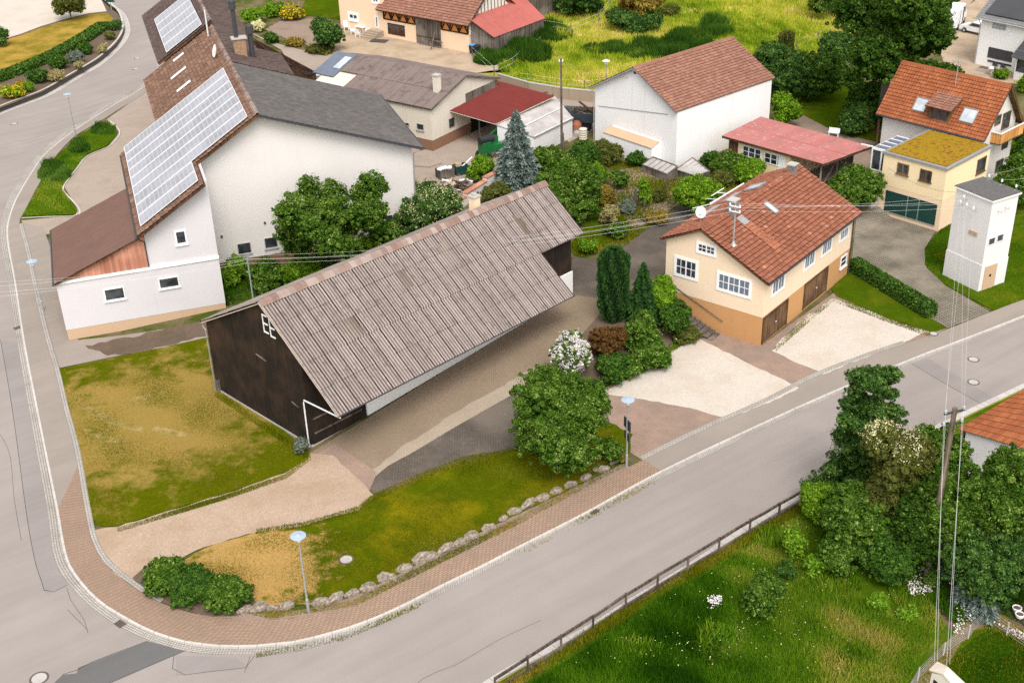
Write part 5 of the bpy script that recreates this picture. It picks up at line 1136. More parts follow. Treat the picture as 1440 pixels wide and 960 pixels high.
mb = MB(); mb.bar(FM.p(P[0], P[1] - .7, P[2] + 2.3), FM.p(P[0], P[1] + .7, P[2] + 2.3), .04)
for y in np.linspace(-.6, .6, 6): mb.bar(FM.p(P[0] - .3, P[1] + y, P[2] + 2.3), FM.p(P[0] + .3, P[1] + y, P[2] + 2.3), .02)
mb.build('aerial', m_grey_pole, ant)
GVm = V0 + .55                       # right gable: balcony, door, windows
a0, zb_ = onwall(FM, 'v', GVm, 1392, 200); a0 = float(a0); zb_ = float(zb_)
bt = FM.hit(1411, 186, 0, 0, 1, zb_ + 1.1); bd = float(min(bt[1], GVm - .9))
mb = MB(); mb.box(FM, a0, 6.4, bd, GVm - .005, zb_ - .12, zb_); bal = mb.build('balcony', m_doorwood, oh)
mb = MB(); mb.box(FM, a0, a0 + .06, bd, GVm - .01, zb_ + .002, zb_ + .95); mb.box(FM, a0 + .062, 6.4, bd, bd + .06, zb_ + .002, zb_ + .95); mb.build('railing', m_balcony, bal)
mb = MB(); mb.bar(FM.p(a0, GVm, zb_ + 1.0), FM.p(a0, bd, zb_ + 1.0), .09); mb.bar(FM.p(a0, bd + .02, zb_ + 1.0), FM.p(6.4, bd + .02, zb_ + 1.0), .09); mb.build('handrail', m_white_paint, bal)
win(FM, 'v', GVm, (1400, 164), (1406, 174), oh, frame=m_doorwood, fw=.09); win(FM, 'v', GVm, (1411, 160), (1418, 178), oh, frame=m_doorwood, fw=.1, name='balcony_door')
win(FM, 'v', GVm, (1409, 203), (1416, 207), oh, frame=m_doorwood, fw=.07); win(FM, 'v', GVm, (1401, 227), (1408, 239), oh, frame=m_doorwood, fw=.08)
# glazed porch at the left of the extension
cs = thing('conservatory', 'white framed glass conservatory beside the moss roofed extension', 'conservatory', FO.p(2.5, 7.3, 2))
c0, c1, d0, d1, zt_, zs_ = 1.6, 5.6, OW + .14, OW + 2.1, 5.5, 3.3
mb = MB(); mb.box(FO, c0, c1, d0, d1, 1.0, zs_ - .004); mb.build('base_wall', m_yellow, cs)
mb = MB(); mb.box(FO, c0 + .04, c1 - .04, d0 + .04, d1 - .04, zs_, zt_ - .25); mb.build('glazing', m_glass, cs)
mb = MB()
for u in np.linspace(c0, c1, 4): mb.box(FO, u - .07, u + .07, d1 - .07, d1 + .03, zs_, zt_ - .2)
for v in np.linspace(d0 + .07, d1, 3): mb.box(FO, c0 - .03, c0 + .05, v - .07, v + .07, zs_, zt_ - .2)
mb.box(FO, c0 - .06, c1, d0, d1 + .06, zt_ - .248, zt_ - .12); mb.box(FO, c0 - .05, c1, d0, d1 + .05, zs_ + .002, zs_ + .1); mb.build('frame', m_white_paint, cs)
mb = MB()
for i in range(4): mb.box(FO, c0 + .06 + i, c0 + .94 + i, d0 + .03, d1 - .02, zt_ - .118, zt_ - .09)
mb.build('roof_glass', m_bluegrey, cs)
mb = MB()
for i in range(5): mb.box(FO, c0 - .05 + i, c0 + .05 + i, d0, d1, zt_ - .118, zt_ - .04)
mb.bar(FO.p(c0 - .05, d1, zt_), FO.p(c0 - .05, d1 + 1.2, zt_ - .05), .1); mb.build('roof_bar', m_white_paint, cs)
# support post and side wall by the garage
ps = tag((lambda m: (m.bar(FM.p(.3, V1 - .2, 0), FM.p(.3, V1 - .2, 5.6), .16), m.build('roof_post', m_brownwood, oh))[1])(MB()))
gw = thing('garden_side_wall', 'grey concrete side wall left of the green garage door', 'wall', FO.p(0, OW + .6, 0))
mb = MB(); mb.box(FO, -1.2, .1, OW + .02, OW + .3, -.3, 2.6); mb.build('slab', m_concrete, gw)

# ------------------------------------------------------------------ modern white house, far right
A = V(at(1371, 91, 1.8)); B = V(at(1431, 105, 1.8)); mo_a = math.atan2(B.y - A.y, B.x - A.x); FN = Frame(A.x, A.y, mo_a)
mh = thing('modern_house', 'new white house with anthracite roof, roller shutter and terrace', 'house', FN.p(4, 3, 1.8))
eh = float(FN.hit(1378, 27, 0, 1, 0, 0)[2]) + .45
mb = MB(); prof_u(mb, FN, [(0, 1.2), (0, eh), (4.5, eh + 2.6), (9, eh), (9, 1.2)], 0, 16); mb.build('wall', m_white_paint, mh)
mb = MB(); ks = 2.6 / 4.5
shingle(mb, FN.p(-.5, -.5, eh - .7 * ks + .25), FN.p(16.6, -.5, eh - .7 * ks + .25), FN.p(16.6, 4.5, eh + 2.85), FN.p(-.7, 4.5, eh + 2.85), 15, 40, 3, .02, .03, 'round', 0, .004, 91)
shingle(mb, FN.p(16.6, 9.7, eh - .7 * ks + .25), FN.p(-.7, 9.7, eh - .7 * ks + .25), FN.p(-.7, 4.5, eh + 2.85), FN.p(16.6, 4.5, eh + 2.85), 15, 40, 3, .02, .03, 'round', 0, .004, 92)
slab(mb, [FN.p(-.5, -.5, eh - .7 * ks + .25), FN.p(16.6, -.5, eh - .7 * ks + .25), FN.p(16.6, 4.5, eh + 2.85), FN.p(-.7, 4.5, eh + 2.85)], .2, 1); slab(mb, [FN.p(16.6, 9.7, eh - .7 * ks + .25), FN.p(-.7, 9.7, eh - .7 * ks + .25), FN.p(-.7, 4.5, eh + 2.85), FN.p(16.6, 4.5, eh + 2.85)], .2, 1)
mb.build('roof', [m_slate_light, m_white_paint], mh)
zN = lambda v: eh + .25 + ks * v
slope_panel(FN, [(.3, 0, zN(0)), (15, 0, zN(0)), (15, 4.2, zN(4.2)), (.3, 4.2, zN(4.2))], .06, m_slate, mh, 'solar_panel', .08)
mb = MB(); gutter(mb, FN.p(-.7, -.78, eh - .2), FN.p(16, -.78, eh - .2), .08); mb.tube([FN.p(0, -.7, eh - .25), FN.p(-.06, -.07, eh - .9), FN.p(-.06, -.07, 1.9)], .06, 6); mb.build('gutter', m_grey_pole, mh)
win(FN, 'v', 0, (1396.5, 32.5), (1414, 43), mh, frame=m_grey_pole, glass=m_glass_pale, fw=.08)
o, _ = panel(FN, 'v', 0, (1391, 66), (1422.5, 88), mh, 'roller_shutter', m_dark_metal, .06)
win(FN, 'v', 0, (1389.3, 84), (1422, 94), mh, frame=m_dark_metal, fw=.05)
u0, _z = onwall(FN, 'v', -2.2, 1425.5, 104); u0 = float(u0)
mb = MB(); prof_u(mb, FN, [(-2.2, 1.2), (-2.2, 4.6), (-.01, 5.9), (-.01, 1.2)], u0, 16); o = mb.build('wing', m_white_paint, mh)
mb = MB(); shingle(mb, FN.p(u0 - .4, -2.7, 4.5), FN.p(16, -2.7, 4.5), FN.p(16, -.02, 6.1), FN.p(u0 - .4, -.02, 6.1), 7, 24, 3, .02, .03, 'round', 0, .004, 93); slab(mb, [FN.p(u0 - .4, -2.7, 4.5), FN.p(16, -2.7, 4.5), FN.p(16, -.02, 6.1), FN.p(u0 - .4, -.02, 6.1)], .15, 1); mb.build('wing_roof', [m_slate, m_grey_pole], o)
win(FN, 'v', -2.2, (1432, 80), (1446, 104), mh, frame=m_dark_metal, fw=.08, name='patio_door')
# terrace furniture
def table_set(P, a):
    F = Frame(P[0], P[1], a); z = P[2]
    t = thing('patio_table', 'white topped patio table on the terrace of the new white house', 'table', P)
    mb = MB(); mb.box(F, -.9, .9, -.45, .45, z + .70, z + .75); mb.build('table_top', m_white_paint, t)
    for u, v in ((-.8, -.38), (.8, -.38), (.8, .38), (-.8, .38)): mb = MB(); mb.bar(F.p(u, v, z), F.p(u, v, z + .698), .05); mb.build('leg', m_dark_metal, t)
    for i, (u, v, s) in enumerate(((-.5, -.95, 1), (.5, -.95, 1), (-.5, .95, -1), (.5, .95, -1))):
        c = thing('patio_chair', ('dark patio chair on the near side of the white topped table', 'dark patio chair on the far side of the white topped table')[i // 2], 'chair', F.p(u, v, z), 'patio chairs on the terrace')
        mb = MB(); mb.box(F, u - .25, u + .25, v - .25, v + .25, z + .42, z + .47); mb.build('seat', m_dark_metal, c)
        mb = MB(); mb.box(F, u - .25, u + .25, v - s * .25 - .02, v - s * .25 + .02, z + .475, z + .95); mb.build('backrest', m_dark_metal, c)
        for a_, b_ in ((-.22, -.22), (.22, -.22), (.22, .22), (-.22, .22)): mb = MB(); mb.bar(F.p(u + a_, v + b_, z), F.p(u + a_, v + b_, z + .418), .04); mb.build('leg', m_dark_metal, c)
table_set(atg(1411, 96, .1), mo_a)
for px, py, m, lab, cat, nm in ((1383, 101, m_concrete, 'low grey planter box by the new white house', 'planter', 'planter_box'),):
    P = atg(px, py, .1); F = Frame(P[0], P[1], mo_a); t = thing(nm, lab, cat, P)
    mb = MB(); mb.box(F, -.6, .6, -.4, .4, P[2] - .2, P[2] + .45); mb.build('box', m, t); mb = MB(); mb.box(F, -.54, .54, -.34, .34, P[2] + .452, P[2] + .5); mb.build('soil', m_soil, t)
P = atg(1392.5, 106, .1); t = thing('garden_grill', 'small round kettle grill standing by the terrace', 'grill', P)
mb = MB(); mb.lathe(P + np.array([0, 0, .6]), [(.06, 0), (.26, .1), (.32, .22), (.26, .36), (.06, .44)], 12); mb.build('bowl', m_white_metal, t)
for a in (0, 2.1, 4.2): mb = MB(); mb.bar(P + np.array([.28 * math.cos(a), .28 * math.sin(a), 0]), P + np.array([.1 * math.cos(a), .1 * math.sin(a), .64]), .035); mb.build('leg', m_dark_metal, t)

# ------------------------------------------------------------------ peach house with half timbered barn, top centre
FHT = Frame(-21.605, 167.913, -.672)
ht = thing('half_timbered_barn', 'peach house with attached half timbered barn under a red tile roof', 'farmhouse', FHT.p(10, 3, 1.8))
xb, _z = onwall(FHT, 'v', 0, 539, 30); xb = float(xb); xe = float(onwall(FHT, 'v', 0, 660, 60)[0])
hE = float(FHT.hit(596, 22, 0, 1, 0, -.5)[2]); 
mb = MB(); prof_u(mb, FHT, [(0, .8), (0, 8.6), (4.5, 12), (9, 8.6), (9, .8)], 0, xb - .01); mb.build('house_wall', m_peach, ht)
mb = MB(); mb.box(FHT, xb, xe, 0, 8.8, .8, 4.1); mb.build('lower_wall', m_peach, ht)
mb = MB(); prof_u(mb, FHT, [(.05, 4.104), (.05, hE - .1), (4.5, hE + 3.3), (8.8, hE - .1), (8.8, 4.104)], xb + .02, xe - .02); mb.build('infill', m_orange_inf, ht)
mb = MB(); prof_u(mb, FHT, [(.02, 4.1), (.02, hE - .12), (4.5, hE + 3.28), (8.83, hE - .12), (8.83, 4.1)], xe - .015, xe + .1); mb.build('end_gable', m_pale_frame, ht)
mb = MB()
for i in range(13):
    v = .4 + i * .67; zz = hE + 3.2 - abs(4.5 - v) * .8
    mb.bar(FHT.p(xe + .12, v, 4.2), FHT.p(xe + .12, v, max(4.4, zz)), .14, .06)
mb.build('gable_timbers', m_greywood, ht)
mb = MB(); khr = .8
shingle(mb, FHT.p(xb - .6, -.7, hE - .3), FHT.p(xe + .5, -.7, hE - .3), FHT.p(xe + .5, 4.5, hE - .3 + 5.2 * khr), FHT.p(xb - .6, 4.5, hE - .3 + 5.2 * khr), 17, 50, 3, .035, .06, 'round', 0, .012, 95, lap=.14)
slab(mb, [FHT.p(xb - .6, -.7, hE - .3), FHT.p(xe + .5, -.7, hE - .3), FHT.p(xe + .5, 4.5, hE - .3 + 5.2 * khr), FHT.p(xb - .6, 4.5, hE - .3 + 5.2 * khr)], .2, 1)
shingle(mb, FHT.p(xe + .5, 9.7, hE - .3), FHT.p(xb - .6, 9.7, hE - .3), FHT.p(xb - .6, 4.5, hE - .3 + 5.2 * khr), FHT.p(xe + .5, 4.5, hE - .3 + 5.2 * khr), 17, 50, 3, .035, .05, 'round', 0, .012, 96)
mb.build('roof', [m_tile_rose, m_brownwood], ht)
mb = MB(); prof_u(mb, FHT, [(-.4, 8.7), (4.5, 12.3), (9.4, 8.7), (9.4, 8.5), (4.5, 12.05), (-.4, 8.5)], -.4, xb - .2); mb.build('house_roof', m_tile_rose, ht)
d0_, _ = onwall(FHT, 'v', 0, 585.5, 40); d1_, _ = onwall(FHT, 'v', 0, 620, 50); d0_, d1_ = float(d0_), float(d1_)
mb = MB()                           # timber frame
def beam(u0, z0, u1, z1, w=.17): mb.bar(FHT.p(u0, -.01, z0), FHT.p(u1, -.01, z1), w, .1)
zt_, zb_ = hE - .25, 4.25
for r0, r1 in ((xb + .15, d0_ - .15), (d1_ + .2, xe - .15)):
    mb = MB()
    beam(r0, zb_, r1, zb_); beam(r0, zt_, r1, zt_); n = max(2, int((r1 - r0) / 1.25))
    for i in range(n + 1): u = r0 + (r1 - r0) * i / n; beam(u, zb_, u, zt_)
    for i in range(n): u, w = r0 + (r1 - r0) * i / n, r0 + (r1 - r0) * (i + 1) / n; beam(*((u, zb_, (u + w) / 2, zt_) if i % 2 else (w, zb_, (u + w) / 2, zt_)), w=.13); beam(*(((u + w) / 2, zt_, w, zb_) if i % 2 else ((u + w) / 2, zt_, u, zb_)), w=.13)
    mb.build('timber_frame', m_barnwood, ht)
mb = MB(); wb(mb, FHT, 'v', 0, -1, d0_, d1_, .01, .1, 1.3, hE - .4); o = mb.build('barn_door', m_greywood, ht)
mb = MB(); wb(mb, FHT, 'v', 0, -1, (d0_ + d1_) / 2 - .04, (d0_ + d1_) / 2 + .04, .105, .14, 1.3, hE - .4); wb(mb, FHT, 'v', 0, -1, d0_ + .1, d1_ - .1, .142, .18, 2.9, 3.0); mb.build('door_batten', m_brownwood, o)
o, (a0, a1, z0, z1) = panel(FHT, 'v', 0, (545, 32), (570, 52), ht, 'garage_gate', m_brownwood, .05)
mb = MB(); 
for i in range(4): wb(mb, FHT, 'v', 0, -1, a0 + (a1 - a0) * (i + .1) / 4, a0 + (a1 - a0) * (i + .9) / 4, .055, .07, z0 + (z1 - z0) * .55, z1 - .15)
mb.build('gate_window', m_glass, o)
win(FHT, 'v', 0, (491, 19), (503, 28), ht, nx=2, surround=.25, fw=.1, sill=m_white_paint); win(FHT, 'v', 0, (524, -4), (532, 4), ht, nx=2, surround=.25, fw=.1)
win(FHT, 'v', 0, (527, 22), (533, 40), ht, fw=.18, glass=m_bluegrey, name='house_door')
st_ = thing('entrance_steps', 'stone steps up to the white door of the peach house', 'steps', FHT.p(float(onwall(FHT, 'v', 0, 530, 40)[0]), -1.5, 1.8))
u = float(onwall(FHT, 'v', 0, 531, 40)[0])
mb = MB()
for i in range(5): mb.box(FHT, u - 1.1, u + 1.1, -2.6 + i * .42, -.12 if i == 4 else -2.6 + (i + 1) * .42, 1.2, 1.95 + i * .17)
mb.build('flight', m_concrete_old, st_)
# red sheeted lean-to at its right end
l2, LQ = roofed('wooden_lean_to', 'old board lean-to with faded red corrugated roof beside the half timbered barn', 'lean-to', (695, 53, 4.0), (767, 26, 4.0), (725, -3, 6.2), (660, 27, 6.2), .8, m_greywood, m_red_sheet2, m_greywood, 2, 24, (4, 2), .03, .01, 'wave', seed=97, inset=.2)
P = at(760, 10, 3.); dk = thing('weathered_shed', 'tall weathered board shed wall behind the red lean-to', 'shed', (P[0], P[1] + 1, 1.8)); F = Frame(P[0], P[1], -.67)
mb = MB(); mb.box(F, -3, 1.2, 0, 3, .8, 5.2); mb.build('wall', m_greywood, dk)
# ------------------------------------------------------------------ house at the right edge
rh, RQ = roofed('roadside_house', 'white house with plain red tile roof at the right edge beyond the power pole', 'house', (1347, 603, 3.7), (1620, 684, 3.7), (1760, 560, 7.6), (1487, 520, 7.6), -.4, m_white_cool, m_tile_orange, m_brownwood, 15, 60, 4, .03, .045, inset=.35, seed=98, th=.15)
# white gabled tower top at the bottom edge, carrying the wires
Z9 = 8.6
bk = [V(at(*q)) for q in ((1318, 929, 8.25), (1333, 937, 8.6), (1362, 964, 8.25))]; fr_ = [V(at(*q)) for q in ((1306, 941, 8.25), (1327, 947.5, 8.6), (1351, 975, 8.25))]
wt = thing('gabled_box_house', 'narrow white gabled box with dark openings at the bottom edge under the power lines', 'box house', (fr_[1].x, fr_[1].y, 0))
mb = MB()
for i in (0, 1): slab(mb, [fr_[i], fr_[i + 1], bk[i + 1], bk[i]], .06, 0, 0)
mb.build('roof', m_cream_roof, wt)
mb = MB(); dn = Vector((0, 0, -1)); ins = lambda a, b: a.lerp(b, .1) - Vector((0, 0, .08))
f3 = [ins(fr_[0], fr_[2]), ins(fr_[1], bk[1]), ins(fr_[2], fr_[0])]; f3[1] = fr_[1].lerp(bk[1], .08) - Vector((0, 0, .08)); b3 = [bk[0].lerp(bk[2], .1) - Vector((0, 0, .08)), bk[1].lerp(fr_[1], .08) - Vector((0, 0, .08)), bk[2].lerp(bk[0], .1) - Vector((0, 0, .08))]
_pr(mb, [Vector((*f3[0].xy, 6.3)), f3[0], f3[1], f3[2], Vector((*f3[2].xy, 6.3))], [Vector((*b3[0].xy, 6.3)), b3[0], b3[1], b3[2], Vector((*b3[2].xy, 6.3))], 0); mb.build('wall', m_white, wt)
c = (f3[0] + f3[2] + b3[0] + b3[2]) / 4; mb = MB(); mb.bar((c.x, c.y, -.3), (c.x, c.y, 6.298), .5); mb.build('post', m_post, wt)
e_ = (f3[2] - f3[0]).normalized(); nn = Vector((e_.y, -e_.x, 0)).normalized() * .02
for q, z in ((.12, 7.65), (.12, 7.1), (.5, 7.4)):
    a = f3[0].lerp(f3[2], q); a = Vector((a.x, a.y, z)); w_ = e_ * .2; w_.z = 0; mb = MB(); mb.hexa([a + nn, a + w_ + nn, a + w_ - nn, a - nn], [x + Vector((0, 0, .32)) for x in (a + nn, a + w_ + nn, a + w_ - nn, a - nn)]); mb.build('opening', m_dark, wt)
HUT = [V(at(1314, 930, 8.4)), V(at(1331, 936, 8.75))]
# ------------------------------------------------------------------ lamps, poles, wires
def ztop(P, px, py):                 # height above P's foot at which a pixel's line of sight passes
    d = ray(px, py); t = (P[0] * d[0] + P[1] * d[1]) / (d[0] ** 2 + d[1] ** 2); return CAMH + d[2] * t
def lamp(px, py, tx, ty, label):
    P = atg(px, py, .1); h = ztop(P, tx, ty) - P[2]
    t = thing('street_lamp', label, 'street lamp', P, 'disc topped street lamps')
    o = np.array(P)
    mb = MB(); mb.tube([o + [0, 0, -.1], o + [0, 0, .9], o + [0, 0, .95], o + [0, 0, h - .45]], [.085, .085, .06, .045], 10); mb.build('pole', m_grey_pole, t, smooth=True)
    mb = MB(); mb.lathe(o + [0, 0, h - .5], [(.05, 0), (.13, .08), (.15, .2), (.11, .3), (.05, .34)], 12); mb.build('globe', m_lamp_glass, t, smooth=True)
    mb = MB(); mb.lathe(o + [0, 0, h - .12], [(.10, -.02), (.42, .015), (.43, .03), (.41, .045), (.10, .09), (.03, .16)], 20); mb.build('disc', m_blue_lamp, t)
    mb = MB()
    for a in (0, 2.09, 4.19): mb.bar(o + [.13 * math.cos(a), .13 * math.sin(a), h - .35], o + [.13 * math.cos(a), .13 * math.sin(a), h - .1], .018)
    mb.build('bracket', m_grey_pole, t)
    return t, P, h
lamp(434, 860, 425, 750, 'disc topped street lamp standing before the scorched lawn')
tB, PB, hB = lamp(881, 656, 882, 560, 'disc topped street lamp with two sign panels beside the forecourt')
lamp(107, 193, 97, 131, 'disc topped street lamp on the green island by the side road')
lamp(61, 437, 49, 365, 'disc topped street lamp beside the brown roofed farmhouse side building')
mb = MB(); F = Frame(PB[0], PB[1], .35)
mb.box(F, -.03, .03, -.45, .45, hB * .56 + .1, hB * .72); mb.box(F, -.03, .03, -.35, .35, hB * .42, hB * .53); so_ = thing('traffic_sign', 'pair of dark sign panels fixed on the lamp post by the forecourt', 'sign', (PB[0] + .1, PB[1] - .05, PB[2] + 2.2))
mb.build('sign_panel', m_dark_metal, so_)
mb = MB(); mb.tube([F.p(0, 0, hB * .42), F.p(0, 0, hB * .72)], .075, 8); mb.build('clamp', m_grey_pole, so_)
P = atg(852, 122, .1); h = ztop(P, 852, 84) - P[2]
t = thing('lantern_lamp', 'pale lantern lamp standing behind the white barn roof', 'street lamp', P); o = np.array(P)
mb = MB(); mb.tube([o, o + [0, 0, h - .6]], .06, 8); mb.build('pole', m_grey_pole, t)
mb = MB(); mb.lathe(o + [0, 0, h - .6], [(.08, 0), (.2, .1), (.24, .4), (.45, .45), (.1, .62)], 12); mb.build('lantern', m_lamp_glass, t)
# road sign seen from behind at the top edge
P = atg(158, 20, .1); t = thing('triangular_sign', 'back of a triangular road sign at the top of the side road', 'sign', P); o = np.array(P)
mb = MB(); mb.tube([o, o + [0, 0, 2.9]], .05, 6); mb.build('post', m_grey_pole, t)
mb = MB(); mb.hexa([o + [-.75, -.06, 1.75], o + [.75, -.06, 1.75], o + [.75, -.1, 1.75], o + [-.75, -.1, 1.75]][::-1], [o + [-.05, -.06, 3.1], o + [.05, -.06, 3.1], o + [.05, -.1, 3.1], o + [-.05, -.1, 3.1]][::-1]); mb.build('plate', m_green_door, t)
def wood_pole(name, label, P, h, r=.13, arms=()):
    t = thing(name, label, 'utility pole', P); o = np.array(P)
    mb = MB(); mb.tube([o + [0, 0, -.3], o + [0, 0, h]], [r * 1.15, r * .8], 10); mb.build('shaft', m_post if name != 'steel_mast' else m_grey_pole, t, smooth=True)
    return t
PR = atg(1301, 822); hR = ztop(PR, 1342, 573)
tR = wood_pole('power_pole', 'weathered wooden power pole with crossarms above the big shrubs', PR, hR, .16)
ax_ = np.array([.93, .30, 0]); AR = []
for dz in (.25, 1.0):
    mb = MB(); c = np.array(PR) + [0, 0, hR - dz]; mb.bar(c - ax_ * .62, c + ax_ * .62, .09); o = mb.build('crossarm', m_dark_metal, tR)
    mb = MB()
    for s in (-.56, .56): mb.lathe(c + ax_ * s + [0, 0, .04], [(.05, 0), (.09, .05), (.07, .1), (.09, .15), (.03, .24)], 8); AR.append(Vector(c + ax_ * s + [0, 0, .24]))
    mb.build('insulator', m_grey_pole, o)
PT = atg(790, 214, .05); hT = ztop(PT, 789.5, 82) - PT[2]
tT = wood_pole('tall_wooden_pole', 'tall brown wooden pole beside the blue spruce and white lean-to', PT, hT, .12)
mb = MB(); o = np.array(PT); mb.lathe(o + [.16, 0, hT - .35], [(.05, 0), (.08, .1), (.03, .22)], 8); mb.lathe(o + [-.16, 0, hT - .35], [(.05, 0), (.08, .1), (.03, .22)], 8); mb.bar(o + [-.2, 0, hT - .36], o + [.2, 0, hT - .36], .05); mb.build('insulator', m_white_paint, tT)
mb = MB(); mb.bar(o + [.3, .05, -.2], o + [.14, .02, 2.0], .14); mb.build('stub', m_post, tT)
PL = atg(362, 462, .05); hL = ztop(PL, 351.5, 359) - PL[2]
tL = wood_pole('steel_mast', 'slim steel wire mast rising behind the ridge of the dark barn', PL, hL, .07)
for i, dz in enumerate((.15, .5)):
    mb = MB(); c = np.array(PL) + [0, 0, hL - dz]; mb.bar(c - [.1, .35, 0], c + [.1, .35, 0], .05); mb.build('crossarm', m_grey_pole, tL)
def wire(a, b, sag, label, r=.006, mat=None, group='overhead power lines', n=24):
    a, b = Vector(a), Vector(b); pts = [a.lerp(b, i / n) - Vector((0, 0, sag * 4 * (i / n) * (1 - i / n))) for i in range(n + 1)]
    c = a
    mb = MB(); mb.tube(pts, r, 4, cap=False); return tag(mb.build('power_line', mat or m_wire, loc=c, smooth=True), label, 'power line', group)
for i, q in enumerate(AR):
    wire(q, INS[[0, 2, 1, 3][i]], .35, 'pale wire from the power pole up to the white tower')
    wire(q, HUT[i % 2] + Vector((.12 * (i // 2), 0, .1 * (i // 2))), .25, 'pale wire from the power pole down to the small gabled house')
MAST = [Vector(FH.p(MU - .1, MV + y, MZ + z)) for z in (3.3, 2.9) for y in (-.4, .4)]
for i, q in enumerate(MAST):
    wire(q, INS[i], .25, 'pale wire between the roof mast and the white tower')
    m = Vector(PL) + Vector((.1 * (1 if i % 2 else -1), .35 * (1 if i % 2 else -1), hL - (.12 if i < 2 else .47)))
    wire(m, q, .9, 'pale wire between the slim steel mast and the roof mast')
    e = Vector(at(-60, 398 + i * 8, 6.4)); wire(e, m, .35, 'pale wire crossing the farmhouse gable from the side road')
for i in range(3):
    wire(INS[6 + i], Vector(at(1500, 210 + i * 26, 9.5)), .3, 'pale wire leaving the back of the white tower')
wire(np.array(PT) + [.16, 0, hT - .15], FWB.p(-.02, 10.9, 7.5), .4, 'thin cable from the tall pole to the white barn', .011, m_wire_dark, None)
wire(np.array(PT) + [-.16, 0, hT - .15], FWB.p(-.02, 6.5, 9.4), .5, 'second thin cable from the tall pole to the barn gable', .010, m_wire_dark, None)
wire(FO.p(-.03, OW - .6, 4.6), FT.p(0, TW, TH - .5), .5, 'dark cable from the yellow extension to the tower', .011, m_wire_dark, None)

# ------------------------------------------------------------------ roadside fence
fpx = [(743, 945), (789, 915), (834, 887), (880, 856), (924, 829), (967, 803), (1011, 777), (1054, 751), (1095, 727), (1136, 703), (1176, 679)]
FP = [np.array(atg(*p, .02)) for p in fpx]; d0 = FP[0] - FP[1]; FP = [FP[0] + d0 * .98] + FP
fence = thing('roadside_fence', 'weathered single rail timber fence between the road and the meadow', 'fence', FP[5])
rg = random.Random(2)
for i, p in enumerate(FP):
    mb = MB(); a = p + [0, 0, -.3]; b = p + [rg.uniform(-.03, .03), rg.uniform(-.03, .03), 1.12 + rg.uniform(-.03, .04)]; mb.bar(a, b, .12, .1); mb.build('post', m_railwood, fence)
for i in range(len(FP) - 1):
    a, b = FP[i] + [0, -.02, 1.02 + rg.uniform(-.03, .03)], FP[i + 1] + [0, -.02, 1.02 + rg.uniform(-.03, .03)]
    m = (a + b) / 2 + [0, 0, rg.uniform(-.05, .01)]
    mb = MB(); mb.bar(a, m, .09, .17); mb.bar(m, b, .09, .17); mb.build('rail', m_railwood, fence)
kb_ = thing('edge_boards', 'low dark timber edging under the roadside fence', 'edging', FP[5])
mb = MB()
for i in range(len(FP) - 1): mb.bar(FP[i] + [0, .12, .08], FP[i + 1] + [0, .12, .08], .12, .24)
mb.build('board', m_railwood, kb_)
def wire_fence(name, label, posts, h, mat, tape, n=3, w=.06, tw=.012):
    Q = [np.array(atg(*p, .05)) for p in posts]; t = thing(name, label, 'fence', Q[0])
    for p in Q: mb = MB(); mb.bar(p + [0, 0, -.2], p + [0, 0, h], w); mb.build('post', mat, t)
    mb = MB()
    for i in range(len(Q) - 1):
        for k_ in range(n): z = h * (k_ + 1) / (n + .15); mb.tube([Q[i] + [0, 0, z], Q[i + 1] + [0, 0, z]], tw, 4)
    mb.build('wire', tape, t)
wire_fence('wire_fence', 'low wire mesh fence along the trodden path', [(1264, 1000), (1290, 957), (1326, 922), (1361, 897), (1386, 872), (1415, 893), (1455, 922)], .9, m_concrete, m_grey_pole, 5, .07, .008)
wire_fence('pasture_fence', 'pasture fence with pale tape beside the sandy yard', [(664, 80), (695, 108), (721, 96), (733, 85), (745, 77), (760, 66)], 1.3, m_greywood, m_white_paint, 2, .09, .009)
wire_fence('pasture_fence', 'pasture fence with thin wires along the edge of the tall field', [(731, 116), (783, 124), (822, 128), (852, 124)], 1.2, m_greywood, m_white_paint, 2, .08, .008)
wire_fence('pasture_fence', 'pasture fence with pale tape climbing into the field beside the shed', [(753, 40), (803, 48), (842, 32), (858, 12), (870, -5)], 1.3, m_greywood, m_white_paint, 2, .09, .009)
wire_fence('pasture_fence', 'pasture fence along the track under the walnut', [(1120, 70), (1150, 58), (1186, 46), (1225, 25)], 1.2, m_greywood, m_grey_pole, 2, .09, .008)
# stone wall under the field
fw = [V(atg(x, y, 0)) for x, y in ((700, 120), (744, 133), (792, 141), (842, 146), (880, 150))]
t = thing('field_wall', 'stained concrete retaining wall under the tall field', 'wall', fw[2])
mb = MB()
for a, b in zip(fw, fw[1:]): n = Vector((0, .3, 0)); mb.hexa([a, b, b + n, a + n], [p + Vector((0, 0, 1.3)) for p in (a, b, b + n, a + n)])
mb.build('face', m_concrete_old, t)
mb = MB()
for a, b in zip(fw, fw[1:]): n = Vector((0, .34, 0)); z = Vector((0, -.03, 1.304)); mb.hexa([p + z for p in (a, b, b + n, a + n)], [p + z + Vector((0, 0, .1)) for p in (a, b, b + n, a + n)])
mb.build('coping', m_concrete, t)

